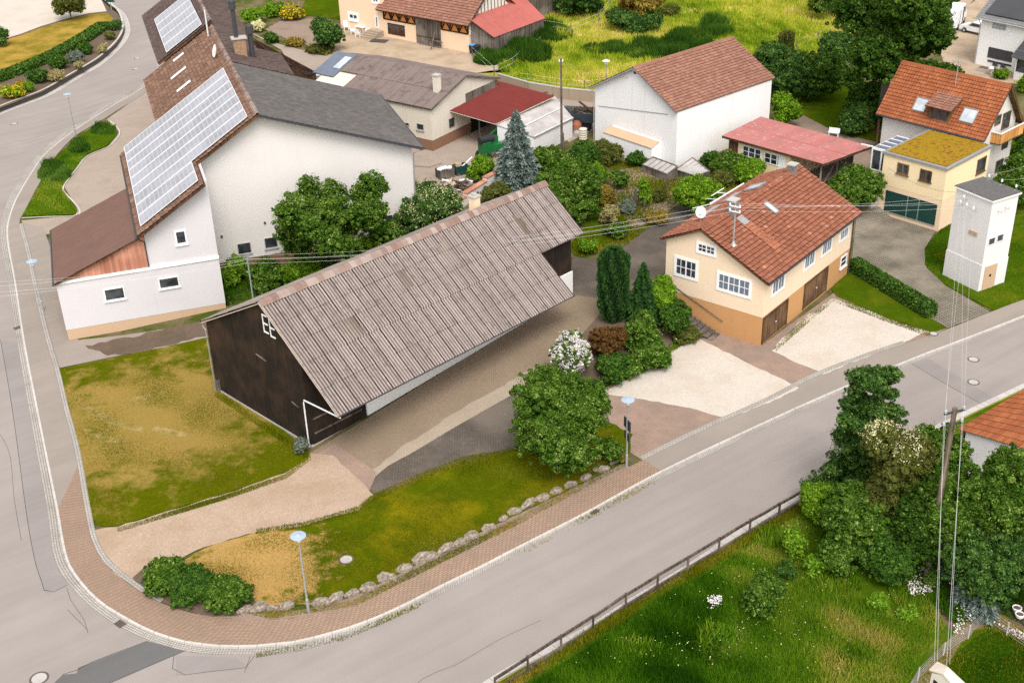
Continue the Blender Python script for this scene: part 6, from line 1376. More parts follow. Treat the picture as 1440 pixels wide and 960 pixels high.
# ------------------------------------------------------------------ boulders along the lawn
def rock_mesh(seed):
    rg = random.Random(seed); bm = bmesh.new(); bmesh.ops.create_icosphere(bm, subdivisions=3, radius=1)
    cuts = [(Vector((rg.uniform(-1, 1), rg.uniform(-1, 1), rg.uniform(-.4, 1))).normalized(), rg.uniform(.55, .8)) for _ in range(9)]
    from mathutils import noise as mn
    for v in bm.verts:
        p = v.co.copy()
        for n, d in cuts:
            q = p.dot(n)
            if q > d: p -= n * (q - d) * .92
        p *= 1 + .16 * mn.noise(p * 2.2 + Vector((seed, 0, 0))) + .07 * mn.noise(p * 6 + Vector((0, seed, 0)))
        v.co = p
    me = bpy.data.meshes.new('boulder'); bm.to_mesh(me); bm.free(); me.materials.append(m_stone)
    me.attributes.new('rv', 'FLOAT', 'FACE'); return me
RK = [rock_mesh(i) for i in range(6)]
bp = [(345, 857, .5), (366, 853, .62), (386, 855, .45), (404, 851, .55), (450, 846, .5), (470, 842, .62), (495, 834, .5), (520, 826, .62), (546, 812, .66), (570, 799, .6), (598, 785, .8), (626, 772, .62), (645, 763, .5), (664, 753, .6), (688, 742, .55), (708, 729, .4), (724, 719, .5), (742, 709, .6), (762, 700, .55), (783, 690, .5), (803, 681, .55), (824, 671, .5), (846, 660, .55), (864, 648, .5)]
for i, (x, y, r) in enumerate(bp):
    P = atg(x, y, .15); o = bpy.data.objects.new('boulder', RK[i % 6]); COL.objects.link(o); rg = random.Random(i)
    o.location = (P[0], P[1], P[2] + r * .12); o.scale = (r * 1.02, r * .58, r * .58); o.rotation_euler = (rg.uniform(-.2, .2), rg.uniform(-.2, .2), .55 + rg.uniform(-.3, .3) + (math.pi if i % 2 else 0))
    lab = {10: 'largest limestone boulder in the row along the lawn strip', 1: 'boulder just left of the foot of the lamp by the scorched lawn', 23: 'last boulder of the row beside the lamp with sign panels'}.get(i, 'pale limestone boulder in the row edging the lawn strip')
    tag(o, lab, 'boulder', 'boulders edging the lawn strip')
# ------------------------------------------------------------------ farmyard things
def crate(name, label, cat, px, py, a, w, d, h, mat, lv=.1):
    P = atg(px, py, lv); F = Frame(P[0], P[1], a); t = thing(name, label, cat, P); z = P[2]
    mb = MB(); th = .05
    mb.box(F, -w / 2, w / 2, -d / 2, -d / 2 + th, z, z + h); mb.box(F, -w / 2, w / 2, d / 2 - th, d / 2, z, z + h); mb.box(F, -w / 2, -w / 2 + th, -d / 2 + th, d / 2 - th, z, z + h); mb.box(F, w / 2 - th, w / 2, -d / 2 + th, d / 2 - th, z, z + h); mb.box(F, -w / 2 + th, w / 2 - th, -d / 2 + th, d / 2 - th, z, z + .08)
    mb.build('body', mat, t); return t, F, z
t, F, z = crate('pallet_box', 'grey pallet box heaped with white sacks in the farmyard', 'box', 626, 249, .5, 1.5, 1.1, .9, m_greywood)
rg = random.Random(5)
for i in range(4):
    s = thing('white_sack', 'white sack lying in the grey pallet box', 'sack', F.p(-.5 + i * .33, rg.uniform(-.2, .2), z + .75), 'white sacks in the pallet box')
    mb = MB(); c = F.p(-.5 + i * .33, rg.uniform(-.2, .2), z + .7); mb.lathe(c, [(.1, 0), (.26, .08), (.28, .2), (.15, .32), (.03, .36)], 8); mb.build('bag', m_white_paint, s)
t, F, z = crate('green_bin', 'dark green bin holding planks beside the pallet box', 'bin', 648, 244, .45, 1.3, .9, .9, m_green_door)
s = thing('plank', 'pale plank sticking out of the green bin', 'plank', F.p(.3, 0, z + .6)); mb = MB(); mb.bar(F.p(-.3, .1, z + .3), F.p(1.4, .3, z + 1.3), .14, .06); mb.build('board', m_white_paint, s)
s = thing('cardboard_carton', 'small tan carton resting in the green bin', 'carton', F.p(-.2, .1, z + .6)); mb = MB(); mb.box(F, -.5, .05, -.2, .25, z + .5, z + 1.1); mb.build('carton', m_beige_base, s); mb = MB(); mb.box(F, -.5, .05, -.01, .06, z + 1.102, z + 1.106); mb.build('tape', m_doorwood, s)
mb = MB(); rg = random.Random(9); c = atg(641, 268, .1)
for i in range(170):
    p = np.array(c) + [rg.gauss(0, .95), rg.gauss(0, .8), rg.uniform(.05, .9)]; d = np.array([rg.gauss(0, 1), rg.gauss(0, 1), rg.gauss(0, .3)]); d /= np.linalg.norm(d); L = rg.uniform(.15, .7)
    mb.bar(p - d * L / 2, p + d * L / 2, rg.uniform(.05, .25), rg.uniform(.03, .14), rg.randrange(5))
tag(mb.build('scrap_heap', [m_greywood, m_white_paint, m_dark_metal, m_brownwood, m_beige_base], loc=c), 'heap of mixed scrap and boards beside the white garden wall', 'scrap heap', kind='stuff')
P = [V(atg(x, y, .1)) for x, y in ((575, 222), (590, 212), (612, 218), (622, 230), (604, 236), (578, 234))]
mb = MB(); mb.hexa(P[::-1] if (P[1] - P[0]).cross(P[2] - P[0]).z < 0 else P, [p + Vector((0, 0, .12)) for p in (P[::-1] if (P[1] - P[0]).cross(P[2] - P[0]).z < 0 else P)]); tag(mb.build('concrete_slab', m_court, loc=P[3]), 'pale concrete slab at the foot of the ivory workshop', 'slab')
# white wall with terracotta coping
gwt = thing('coped_wall', 'white garden wall with stepped terracotta coping behind the dark barn', 'wall', V(at(672, 270, 1.4)))
for (xa, ya), (xb_, yb), zt_ in (((646, 283), (656, 276), 2.7), ((656, 272), (685, 254), 2.95), ((684, 250), (698, 243), 3.25)):
    a, b = V(at(xa, ya, zt_)), V(at(xb_, yb, zt_)); n = Vector((-(b - a).y, (b - a).x, 0)).normalized() * .45
    mb = MB(); q = [a, b, b + n, a + n]; mb.hexa([Vector((*p.xy, .8)) for p in q], [p - Vector((0, 0, .1)) for p in q]); o = mb.build('panel', m_white, gwt)
    mb = MB(); e = n * .12; q = [a - e, b - e, b + n + e, a + n + e]; mb.hexa([p - Vector((0, 0, .096)) for p in q], [p + Vector((0, 0, .02)) for p in q]); mb.build('coping', m_redwood, o)
# green farm machine by the spruce
P = atg(690, 224, .1); F = Frame(P[0], P[1], .55); z = P[2]
t = thing('farm_machine', 'bright green farm machine with black hood parked behind the blue spruce', 'farm machine', P)
mb = MB(); mb.box(F, -1.1, -.2, -.6, .5, z + .5, z + 2.0); mb.box(F, -.19, 2.2, -.4, .3, z + .9, z + 1.5); mb.box(F, 0, 2.4, .8, 1.3, z + 1.2, z + 1.9); mb.build('chassis', m_green_paint, t)
mb = MB(); mb.tube([F.p(-1.25, -.1, z + 2.2), F.p(.3, -.1, z + 2.2)], .38, 12); mb.build('hood', m_black, t, smooth=False)
for u, v in ((-.8, -.75), (1.9, -.6), (-.8, .65), (1.9, .6)):
    mb = MB(); mb.tube([F.p(u, v - .12, z + .5), F.p(u, v + .12, z + .5)], .5, 16); o = mb.build('tyre', m_black, t)
    mb = MB(); mb.tube([F.p(u, v - .14, z + .5), F.p(u, v + .14, z + .5)], .24, 10); mb.build('rim', m_green_paint, o)
mb = MB(); mb.bar(F.p(2.2, 0, z + 1.2), F.p(3.2, .2, z + .5), .2); mb.bar(F.p(.2, 1.0, z + 1.9), F.p(1.8, 1.1, z + 2.7), .14); mb.build('arm', m_green_paint, t)
P = atg(672, 190, .1); F = Frame(P[0], P[1] + 3, .5); z = P[2]; t = thing('yellow_trailer', 'yellow topped trailer sheltering under the red carport', 'trailer', (P[0], P[1] + 3, z))
mb = MB(); mb.box(F, -.3, 3.2, -.6, .8, z + 1.5, z + 2.2); mb.build('body', m_yellow_p, t)
for u in (.4, 2.4): mb = MB(); mb.tube([F.p(u, -.7, z + .5), F.p(u, .9, z + .5)], .45, 14); mb.build('wheel', m_black, t)
mb = MB(); mb.box(F, -.2, 3.1, -.5, .7, z + .95, z + 1.495); mb.build('chassis', m_dark_metal, t)
# tipping skip with scrap wood
P = V(at(819, 155, 3.95)); F = Frame(P.x, P.y, -.25); zs_ = 2.2
t = thing('tipping_skip', 'dark blue grey tipping skip filled with scrap wood against the white barn', 'skip', (P.x, P.y, 1.8))
def trough(mb, F, l0, l1, w0, w1, z0, z1, th=.08):
    b = [(-l0, -w0), (l0, -w0), (l0, w0), (-l0, w0)]; q = [(-l1, -w1), (l1, -w1), (l1, w1), (-l1, w1)]
    for i in range(4):
        j = (i + 1) % 4; s = .93
        mb.hexa([F.p(*b[i], z0), F.p(*b[j], z0), F.p(b[j][0] * s, b[j][1] * s, z0), F.p(b[i][0] * s, b[i][1] * s, z0)], [F.p(*q[i], z1), F.p(*q[j], z1), F.p(q[j][0] * s, q[j][1] * s, z1), F.p(q[i][0] * s, q[i][1] * s, z1)])
    mb.face([F.p(u, v, z0 + .02) for u, v in b])
mb = MB(); trough(mb, F, 1.35, 2.1, .75, 1.15, 2.85, 3.95); mb.build('hopper', m_bluegrey_dark, t)
mb = MB(); mb.box(F, -.9, .9, -.6, .6, .9, 2.83); mb.build('pedestal', m_dark, t)
mb = MB(); rg = random.Random(3)
for i in range(60):
    p = np.array(F.p(rg.uniform(-1.7, 1.7), rg.uniform(-.85, .85), 3.65 + rg.uniform(0, .35))); d = np.array([rg.gauss(0, 1), rg.gauss(0, 1), rg.gauss(0, .25)]); d /= np.linalg.norm(d); L = rg.uniform(.4, 1.5)
    mb.bar(p - d * L / 2, p + d * L / 2, rg.uniform(.06, .16), .05, rg.randrange(3))
mb.bar(F.p(-.4, .3, 4.75), F.p(1.5, -.5, 3.75), .22, .12, 1)
tag(mb.build('scrap_wood', [m_greywood, m_brownwood, m_doorwood], loc=F.p(0, 0, 3.1)), 'loose scrap wood heaped in the tipping skip', 'scrap wood', kind='stuff')
P = atg(811, 186, .1); t = thing('orange_tarp', 'orange sheet draped over a drum below the skip', 'tarp', P); mb = MB(); mb.lathe(P, [(.55, .5), (.5, .9), (.3, 1.2), (.05, 1.25)], 9); mb.build('sheet', m_tile_fresh, t); mb = MB(); mb.lathe(P, [(.4, 0), (.42, .5)], 10); mb.build('drum', m_white_metal, t)
P = atg(820, 196, .1); t = thing('sack_stack', 'stack of pale sacks at the corner of the white barn', 'sacks', P)
for i in range(5): mb = MB(); mb.lathe(np.array(P) + [0, 0, i * .24], [(.2, 0), (.42, .06), (.42, .18), (.2, .236)], 9); mb.build('sack', m_ivory, t)
# garden frames
def cold_frame(label, q, za, zb):
    A, B, C, D = [V(at(x, y, z)) for (x, y), z in zip(q, (za, za, zb, zb))]
    t = thing('cold_frame', label, 'cold frame', (A + C) / 2 - Vector((0, 0, 1)))
    mb = MB(); slab(mb, [A, B, C, D], .05, 0, 0); o = mb.build('glass_panel', m_poly, t)
    mb = MB()
    for a, b in ((A, B), (B, C), (C, D), (D, A)): mb.bar(a + Vector((0, 0, .02)), b + Vector((0, 0, .02)), .09)
    for f in (.2, .4, .6, .8): mb.bar(A.lerp(B, f) + Vector((0, 0, .02)), D.lerp(C, f) + Vector((0, 0, .02)), .04)
    mb.build('frame', m_greywood, t)
    mb = MB()
    for a, b in ((A, B), (B, C), (C, D), (D, A)): mb.hexa([Vector((*a.xy, 1.2)), Vector((*b.xy, 1.2)), Vector((*b.lerp(C, .02).xy, 1.2)), Vector((*a.lerp(C, .02).xy, 1.2))], [a - Vector((0, 0, .06)), b - Vector((0, 0, .06)), b.lerp(C, .02) - Vector((0, 0, .06)), a.lerp(C, .02) - Vector((0, 0, .06))])
    mb.build('box', m_greywood, t)
cold_frame('grey slatted cold frame below the white barn gable', ((903, 232), (938, 245), (953, 234), (918, 221)), 2.6, 3.3)
cold_frame('pale double cold frame beside the light green round bush', ((950, 239), (978, 248), (998, 241), (974, 222)), 2.4, 3.0)
# posts in the vegetable garden
for i, (x, y, h) in enumerate(((893, 292, 1.9), (905, 300, 1.6), (936, 268, 1.6))):
    P = atg(x, y, .1); mb = MB(); mb.bar(P, np.array(P) + [.05, 0, h], .22 if i == 0 else .1); tag(mb.build('garden_post', m_greywood, loc=P), ('thick dark post in the vegetable garden', 'thin leaning post right of the thick garden post', 'slim post beside the pale cold frame')[i], 'post')
# terrace chairs and table at the peach house
def garden_chair(px, py, a, label):
    P = atg(px, py, .12); F = Frame(P[0], P[1], a); z = P[2]; t = thing('garden_chair', label, 'chair', P, 'white plastic garden chairs')
    mb = MB(); mb.box(F, -.28, .28, -.28, .28, z + .40, z + .46); mb.build('seat', m_chairs, t)
    mb = MB(); mb.hexa([F.p(-.28, .25, z + .465), F.p(.28, .25, z + .465), F.p(.28, .31, z + .465), F.p(-.28, .31, z + .465)], [F.p(-.26, .45, z + 1.1), F.p(.26, .45, z + 1.1), F.p(.26, .5, z + 1.1), F.p(-.26, .5, z + 1.1)]); mb.build('backrest', m_chairs, t)
    for u, v in ((-.25, -.25), (.25, -.25), (.25, .25), (-.25, .25)): mb = MB(); mb.bar(F.p(u * 1.1, v * 1.1, z), F.p(u, v, z + .398), .06); mb.build('leg', m_chairs, t)
    for s in (-.29, .29): mb = MB(); mb.box(F, s - .03, s + .03, -.25, .3, z + .62, z + .66); mb.build('armrest', m_chairs, t)
garden_chair(487, 42, .2, 'white garden chair leaning nearest the round dark bush'); garden_chair(497, 48, 1.5, 'white garden chair before the white table at the peach house'); garden_chair(517, 47, -1.4, 'white garden chair beside the entrance steps'); garden_chair(504, 52, 3.0, 'white garden chair facing the yard with its back to it')
P = atg(508, 45, .12); F = Frame(P[0], P[1], -.67); t = thing('garden_table', 'white plastic garden table by the peach house wall', 'table', P)
mb = MB(); mb.box(F, -.8, .8, -.45, .45, P[2] + .70, P[2] + .74); mb.build('table_top', m_chairs, t)
for u, v in ((-.7, -.38), (.7, -.38), (.7, .38), (-.7, .38)): mb = MB(); mb.bar(F.p(u, v, P[2]), F.p(u, v, P[2] + .698), .06); mb.build('leg', m_chairs, t)
for i, (x, y) in enumerate(((665, 75), (671, 77))):
    P = atg(x, y, .1); F = Frame(P[0], P[1], -.67); t = thing('waste_bin', ('blue lidded waste bin beside the half timbered barn', 'black lidded waste bin against the board lean-to')[i], 'bin', P)
    mb = MB(); mb.hexa([F.p(u, v, P[2]) for u, v in ((-.25, -.3), (.25, -.3), (.25, .3), (-.25, .3))], [F.p(u, v, P[2] + 1.05) for u, v in ((-.32, -.38), (.32, -.38), (.32, .38), (-.32, .38))]); mb.build('body', m_black, t)
    mb = MB(); mb.hexa([F.p(u, v, P[2] + 1.055) for u, v in ((-.36, -.42), (.36, -.42), (.36, .42), (-.36, .42))], [F.p(u, v, P[2] + 1.2) for u, v in ((-.28, -.3), (.28, -.3), (.28, .34), (-.28, .34))]); mb.build('lid', m_blue if i == 0 else m_black, t)
for a, b, lab in (((590, 52, .9), (622, 60, .9), 'upper pale bar lying across the barn door'), ((590, 61, .2), (620, 67, .2), 'lower pale bar on the ground at the barn door')):
    A, B = V(at(a[0], a[1], 1.8 + a[2])), V(at(b[0], b[1], 1.8 + b[2])); mb = MB(); mb.bar(A, B, .16, .1); tag(mb.build('timber_bar', m_greywood, loc=A), lab, 'bar')
P = atg(606, 70, .1); mb = MB(); mb.bar(P, np.array(P) + [.6, .3, 2.2], .14); tag(mb.build('leaning_post', m_greywood, loc=P), 'pale post leaning before the barn door', 'post')
P = atg(533, 58, .11); F = Frame(P[0], P[1], -.3); mb = MB(); mb.box(F, -1.1, 1.1, -.7, .7, P[2], P[2] + .05); mb.box(F, -1.0, 1.0, -.6, .6, P[2] + .052, P[2] + .06); tag(mb.build('pit_cover', m_dark_metal, loc=P), 'black iron pit cover in the sandy yard', 'cover')
P = atg(1172, 192, .1); F = Frame(P[0], P[1], -.5); t = thing('garden_bench', 'white garden bench behind the red roofed garage', 'bench', P); z = P[2]
mb = MB(); mb.box(F, -.55, .55, -.2, .2, z + .4, z + .46); mb.build('seat', m_chairs, t); mb = MB(); mb.box(F, -.55, .55, .18, .22, z + .47, z + .85); mb.build('backrest', m_chairs, t)
for u in (-.45, .45): mb = MB(); mb.box(F, u - .04, u + .04, -.18, .17, z, z + .398); mb.build('leg', m_chairs, t)
for i, (x, y) in enumerate(((1429, 860), (1433, 869))):
    P = atg(x, y, .05); t = thing('white_pot', ('upper of two white pots under the big shrubs', 'lower of two white pots under the big shrubs')[i], 'pot', P)
    mb = MB(); mb.lathe(P, [(.12, 0), (.22, .15), (.26, .32), (.22, .34), (.2, .28)], 12); mb.build('vessel', m_white_paint, t); mb = MB(); mb.lathe(np.array(P) + [0, 0, .285], [(.19, 0), (.1, .05), (.02, .06)], 10); mb.build('soil', m_soil, t)
P = atg(309, 549, .12); t = thing('weathered_stump', 'grey weathered post stump at the corner of the dark barn', 'stump', P)
rg = random.Random(1); mb = MB()
for i in range(7): a = i * .9; mb.tube([np.array(P) + [.16 * math.cos(a), .16 * math.sin(a), -.1], np.array(P) + [.17 * math.cos(a), .17 * math.sin(a), .9 + rg.uniform(-.15, .25)]], [.09, .06], 6)
mb.build('wood', m_greywood, t)
# ------------------------------------------------------------------ vehicles
def wheel(F, u, v, z, r, t):
    mb = MB(); mb.tube([F.p(u, v - .11, z), F.p(u, v + .11, z)], r, 18); o = mb.build('wheel', m_black, t)
    mb = MB(); mb.tube([F.p(u, v - .118, z), F.p(u, v + .118, z)], r * .58, 12); mb.build('rim', m_grey_pole, o)
def extr(F, prof, v0, v1, m=0):
    mb = MB(); prof_v(mb, F, prof, v0, v1, m); return mb
P = atg(1340, 36, .11); F = Frame(P[0], P[1], 1.05); z = P[2]
van = thing('delivery_van', 'white delivery van with an open dark side door on the bare ground', 'van', P)
# u runs along the van: nose at +u
pr = [(-2.9, .45), (-2.95, 1.2), (-2.9, 2.55), (-2.6, 2.68), (1.1, 2.68), (1.5, 2.5), (2.25, 1.55), (2.85, 1.3), (2.98, .8), (2.9, .45)]
extr(F, [(u, z + h) for u, h in pr], -1.0, 1.0).build('body', m_van_white, van)
mb = MB(); wb(mb, F, 'v', -1.0, -1, -.3, .75, .004, .03, z + .6, z + 2.35); mb.build('door_opening', m_dark, van)
mb = MB(); wb(mb, F, 'v', -1.0, -1, -1.5, -.4, .05, .1, z + .6, z + 2.4); mb.build('sliding_door', m_van_white, van)
mb = MB(); wb(mb, F, 'v', -1.0, -1, 1.05, 1.75, .004, .02, z + 1.55, z + 2.25); mb.build('side_window', m_glass, van)
mb = MB(); mb.hexa([F.p(1.56, -.85, z + 2.47), F.p(2.24, -.9, z + 1.62), F.p(2.24, .9, z + 1.62), F.p(1.56, .85, z + 2.47)], [F.p(1.6, -.85, z + 2.5), F.p(2.3, -.9, z + 1.62), F.p(2.3, .9, z + 1.62), F.p(1.6, .85, z + 2.5)]); mb.build('windscreen', m_glass, van)
for u in (-1.9, 1.9):
    for v in (-.95, .95): wheel(F, u, v, z + .36, .36, van)
for v in (-.8, .8): mb = MB(); mb.box(F, 2.9, 3.0, v - .15, v + .15, z + .85, z + 1.1); mb.build('headlight', m_lamp_glass, van)
mb = MB(); mb.box(F, 2.85, 3.04, -.95, .95, z + .42, z + .7); mb.build('bumper', m_dark_metal, van)
P = atg(1374, 47, .11); F = Frame(P[0], P[1], 2.2); z = P[2]
car = thing('parked_car', 'white car half hidden behind the corner of the new house', 'car', P)
pr = [(-2.1, .35), (-2.15, .8), (-1.9, 1.0), (-1.3, 1.45), (.3, 1.48), (1.0, 1.0), (2.0, .85), (2.12, .5), (2.05, .35)]
extr(F, [(u, z + h) for u, h in pr], -.88, .88).build('body', m_van_white, car)
for s in (-1, 1): mb = MB(); prof_v(mb, F, [(-1.5, z + 1.0), (-1.2, z + 1.38), (.25, z + 1.4), (.75, z + 1.0)], s * .884, s * .9); mb.build('side_window', m_glass, car)
mb = MB(); mb.hexa([F.p(.36, -.8, z + 1.42), F.p(.98, -.82, z + 1.02), F.p(.98, .82, z + 1.02), F.p(.36, .8, z + 1.42)], [F.p(.4, -.8, z + 1.46), F.p(1.04, -.82, z + 1.02), F.p(1.04, .82, z + 1.02), F.p(.4, .8, z + 1.46)]); mb.build('windscreen', m_glass, car)
for u in (-1.3, 1.3):
    for v in (-.85, .85): wheel(F, u, v, z + .32, .33, car)
for v in (-.65, .65): mb = MB(); mb.box(F, 2.0, 2.14, v - .17, v + .17, z + .58, z + .75); mb.build('headlight', m_lamp_glass, car)
# ------------------------------------------------------------------ plants
def ppm(P): return FOC / np.linalg.norm(np.array(P) - EYE)
def crown_pts(blobs, size, cover, rng, flat=1., droop=0., clump=.26):
    """leaf-sized faces gathered in clumps on the shells of the given ellipsoids"""
    V4, RV = [], []
    for cx, cy, cz, rx, ry, rz in blobs:
        R_ = (rx * ry * rz) ** (1 / 3); area = 4 * math.pi * R_ * R_
        n = int(area * cover / (size * size * .42)); 
        if n < 8: n = 8
        k = max(5, int(area / (math.pi * (clump * R_) ** 2) * 1.3))
        d = rng.normal(size=(k, 3)); d /= np.linalg.norm(d, axis=1)[:, None]; d[:, 2] = np.where(d[:, 2] < -.45, -d[:, 2], d[:, 2])
        rr = np.where(rng.uniform(0, 1, k) < .22, rng.uniform(1., 1.16, k), rng.uniform(.64, 1., k))[:, None]
        C = np.array([cx, cy, cz]) + d * rr * [rx, ry, rz]; cr = clump * R_ * rng.uniform(.5, 1.25, k) * np.where(rr[:, 0] > 1., .6, 1.); ct = rng.uniform(0, 1, k)
        ix = rng.integers(0, k, n); e = rng.normal(size=(n, 3)); e /= np.linalg.norm(e, axis=1)[:, None]
        p = C[ix] + e * (cr[ix] * rng.uniform(.45, 1.05, n) ** .6)[:, None] * [1, 1, .8]
        nrm = e * .8 + d[ix] * .45 + [0, 0, .35] + rng.normal(size=(n, 3)) * .45; nrm /= np.linalg.norm(nrm, axis=1)[:, None]
        a = np.cross(nrm, rng.normal(size=(n, 3))); a /= np.linalg.norm(a, axis=1)[:, None] + 1e-9; a[:, 2] -= droop; b = np.cross(nrm, a)
        s = (size * rng.uniform(.55, 1.5, n))[:, None]
        V4.append(np.stack([p - a * s * .55, p + b * s * .33 - a * s * .05, p + a * s * .6, p - b * s * .33 - a * s * .05], 1).reshape(-1, 3))
        RV.append(np.clip(.38 * ct[ix] + .62 * rng.uniform(0, 1, n) + rng.normal(0, .08, n), 0, 1))
        ns = int(area * 2.2) if R_ > .25 else 0      # young shoots that break the outline
        if ns:
            d2 = rng.normal(size=(ns, 3)); d2 /= np.linalg.norm(d2, axis=1)[:, None]; d2[:, 2] = np.abs(d2[:, 2]) * np.where(rng.uniform(0, 1, ns) < .8, 1, -.5)
            o = d2 * .7 + [0, 0, .55] + rng.normal(size=(ns, 3)) * .35; o /= np.linalg.norm(o, axis=1)[:, None]; Ls = np.minimum(R_ * rng.uniform(.2, .55, ns), 1.1); q0 = np.array([cx, cy, cz]) + d2 * [rx, ry, rz] * .92
            t8 = np.tile(np.linspace(.05, 1, 8), ns); j = np.repeat(np.arange(ns), 8); p = q0[j] + o[j] * (Ls[j] * t8)[:, None] + rng.normal(size=(ns * 8, 3)) * size * .45
            a = o[j] * .5 + rng.normal(size=(ns * 8, 3)) * .6; a /= np.linalg.norm(a, axis=1)[:, None]; b = np.cross(a, rng.normal(size=(ns * 8, 3))); b /= np.linalg.norm(b, axis=1)[:, None] + 1e-9; s = (size * (1.15 - .6 * t8) * rng.uniform(.7, 1.2, ns * 8))[:, None]
            V4.append(np.stack([p - a * s * .5, p + b * s * .3, p + a * s * .6, p - b * s * .3], 1).reshape(-1, 3)); RV.append(np.clip(rng.uniform(.3, .8, ns)[j] + rng.normal(0, .2, ns * 8), 0, 1))
        m = max(10, n // 5)          # inner leaves so that the crown is not hollow; inner shade put into their darker tint
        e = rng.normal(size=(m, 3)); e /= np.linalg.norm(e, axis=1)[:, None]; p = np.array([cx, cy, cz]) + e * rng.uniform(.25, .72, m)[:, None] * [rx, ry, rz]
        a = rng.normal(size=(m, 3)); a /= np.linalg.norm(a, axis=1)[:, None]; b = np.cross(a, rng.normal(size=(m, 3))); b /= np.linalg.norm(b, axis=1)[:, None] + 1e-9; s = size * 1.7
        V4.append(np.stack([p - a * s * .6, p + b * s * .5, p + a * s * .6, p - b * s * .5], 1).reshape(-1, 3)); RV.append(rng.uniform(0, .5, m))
    return np.concatenate(V4), np.concatenate(RV)
def box_of(x0, y0, x1, y1, z=None):  # photo box -> foot, width, height, centre of the plant that fills it
    cx, cy, W, H = (x0 + x1) / 2, (y0 + y1) / 2, x1 - x0, y1 - y0
    P = atg(cx, y1, 0) if z is None else at(cx, y1, z)
    for _ in range(6):
        q = ppm(P); w = W / q; th = math.atan2(CAMH, np.hypot(P[0], P[1])); sn, cs = math.sin(th), math.cos(th)
        h = math.sqrt(max((H / q) ** 2 - (sn * w) ** 2, (.25 * w) ** 2)) / cs
        g = hgt(P[0], P[1]) if z is None else z
        C = at(cx, cy, g + h / 2); P = np.array([C[0], C[1], hgt(C[0], C[1]) if z is None else z])
    return P, w, h
def lumps(P, w, h, n, rng, spread=.62, base=.0, core=.36):
    """an uneven cluster of ellipsoids filling a width w and a height h above P"""
    B = [(P[0], P[1], P[2] + base + (h - base) * .5, w * core, w * core, (h - base) * core * 1.1)]
    for i in range(n):
        a = 2 * math.pi * (i + rng.uniform(0, .6)) / n; r = w * .5 * spread * rng.uniform(.6, 1.0); s = rng.uniform(.38, .62)
        zc = P[2] + base + (h - base) * rng.uniform(.28, .78)
        rad = max(min(w * .5 - r, w * .3), w * .11) * rng.uniform(.8, 1.25); rz = min(rad * 1.1, P[2] + h - zc, zc - P[2] - base * .6)
        B.append((P[0] + r * math.cos(a), P[1] + r * math.sin(a), zc, rad, rad, max(rz, .2)))
    return B
SEED = [0]
def bush(name, label, cat, box, mat, cover=2.6, n=8, lp=2.5, flowers=None, fl_cover=.25, z=None, group=None, droop=0., clump=.25, fl_top=False, base=0.):
    SEED[0] += 1; rng = np.random.default_rng(SEED[0]); P, w, h = box_of(*box, z=z); sz = lp / ppm(P)
    B = lumps(P, w, h, n, rng, base=base); co, rv = crown_pts(B, sz, cover, rng, droop=droop, clump=clump)
    o = np_mesh(name, co, 4, rv, mat, None, P); tag(o, label, cat, group)
    if flowers:
        c2, r2 = crown_pts([(a, b, c, d * 1.05, e * 1.05, f * 1.06) for a, b, c, d, e, f in B], sz * .75, fl_cover, rng)
        c2 = c2.reshape(-1, 4, 3); m = len(c2) - 0
        keep = c2[:, 0, 2] > P[2] + h * (.62 if fl_top else .2)
        np_mesh('blossom', c2[keep].reshape(-1, 3), 4, r2[keep], flowers, o)
    return P, w, h
def tree(name, label, box, mat, base_px=None, trunk=.3, n=9, cover=2.2, lp=2.5, bark=None, spread=.7, flowers=None, z=None, cat='tree', clump=.28, limbs=7, blobs=None, P=None, h=None, group=None, low=None, core=.30):
    SEED[0] += 1; rng = np.random.default_rng(SEED[0]); P0, w, h0 = box_of(*box, z=z)
    if base_px is not None: P0 = atg(*base_px); 
    q = ppm(P0); w = (box[2] - box[0]) / q
    if base_px is not None: h0 = ztop(P0, (box[0] + box[2]) / 2, box[1] + 2) - P0[2]
    hc = h0 * (low if low is not None else .30 if base_px is None else .22)
    t = thing(name, label, cat, P0, group)
    B = lumps(np.array([P0[0], P0[1], P0[2] + hc]), w, h0 - hc, n, rng, spread, core=core) if blobs is None else blobs(P0, w, h0, rng)
    co, rv = crown_pts(B, lp / q, cover, rng, clump=clump); np_mesh('crown', co, 4, rv, mat, t)
    if flowers:
        c2, r2 = crown_pts([b[:3] + (b[3] * 1.05, b[4] * 1.05, b[5] * 1.07) for b in B], lp / q * .8, .22, rng); c2 = c2.reshape(-1, 4, 3); keep = c2[:, 0, 2] > P0[2] + h0 * .84; np_mesh('blossom', c2[keep].reshape(-1, 3), 4, r2[keep], flowers, t)
    mb = MB(); top = np.array([P0[0], P0[1], P0[2] + h0 * .6]); base = np.array(P0)
    mb.tube([base - [0, 0, .2], base + [0, 0, .3], (base + top) / 2 + [.1, 0, 0], top], [trunk * 1.35, trunk, trunk * .75, trunk * .35], 9)
    for b in B[1:limbs + 1]:
        s = base + (top - base) * rng.uniform(.3, .75); e = np.array(b[:3]); mb.tube([s, (s + e) / 2 + [0, 0, .15 * h0 * .3], e], [trunk * .42, trunk * .28, trunk * .08], 6)
    mb.build('trunk', bark or m_bark, t, smooth=True)
    return P0, w, h0
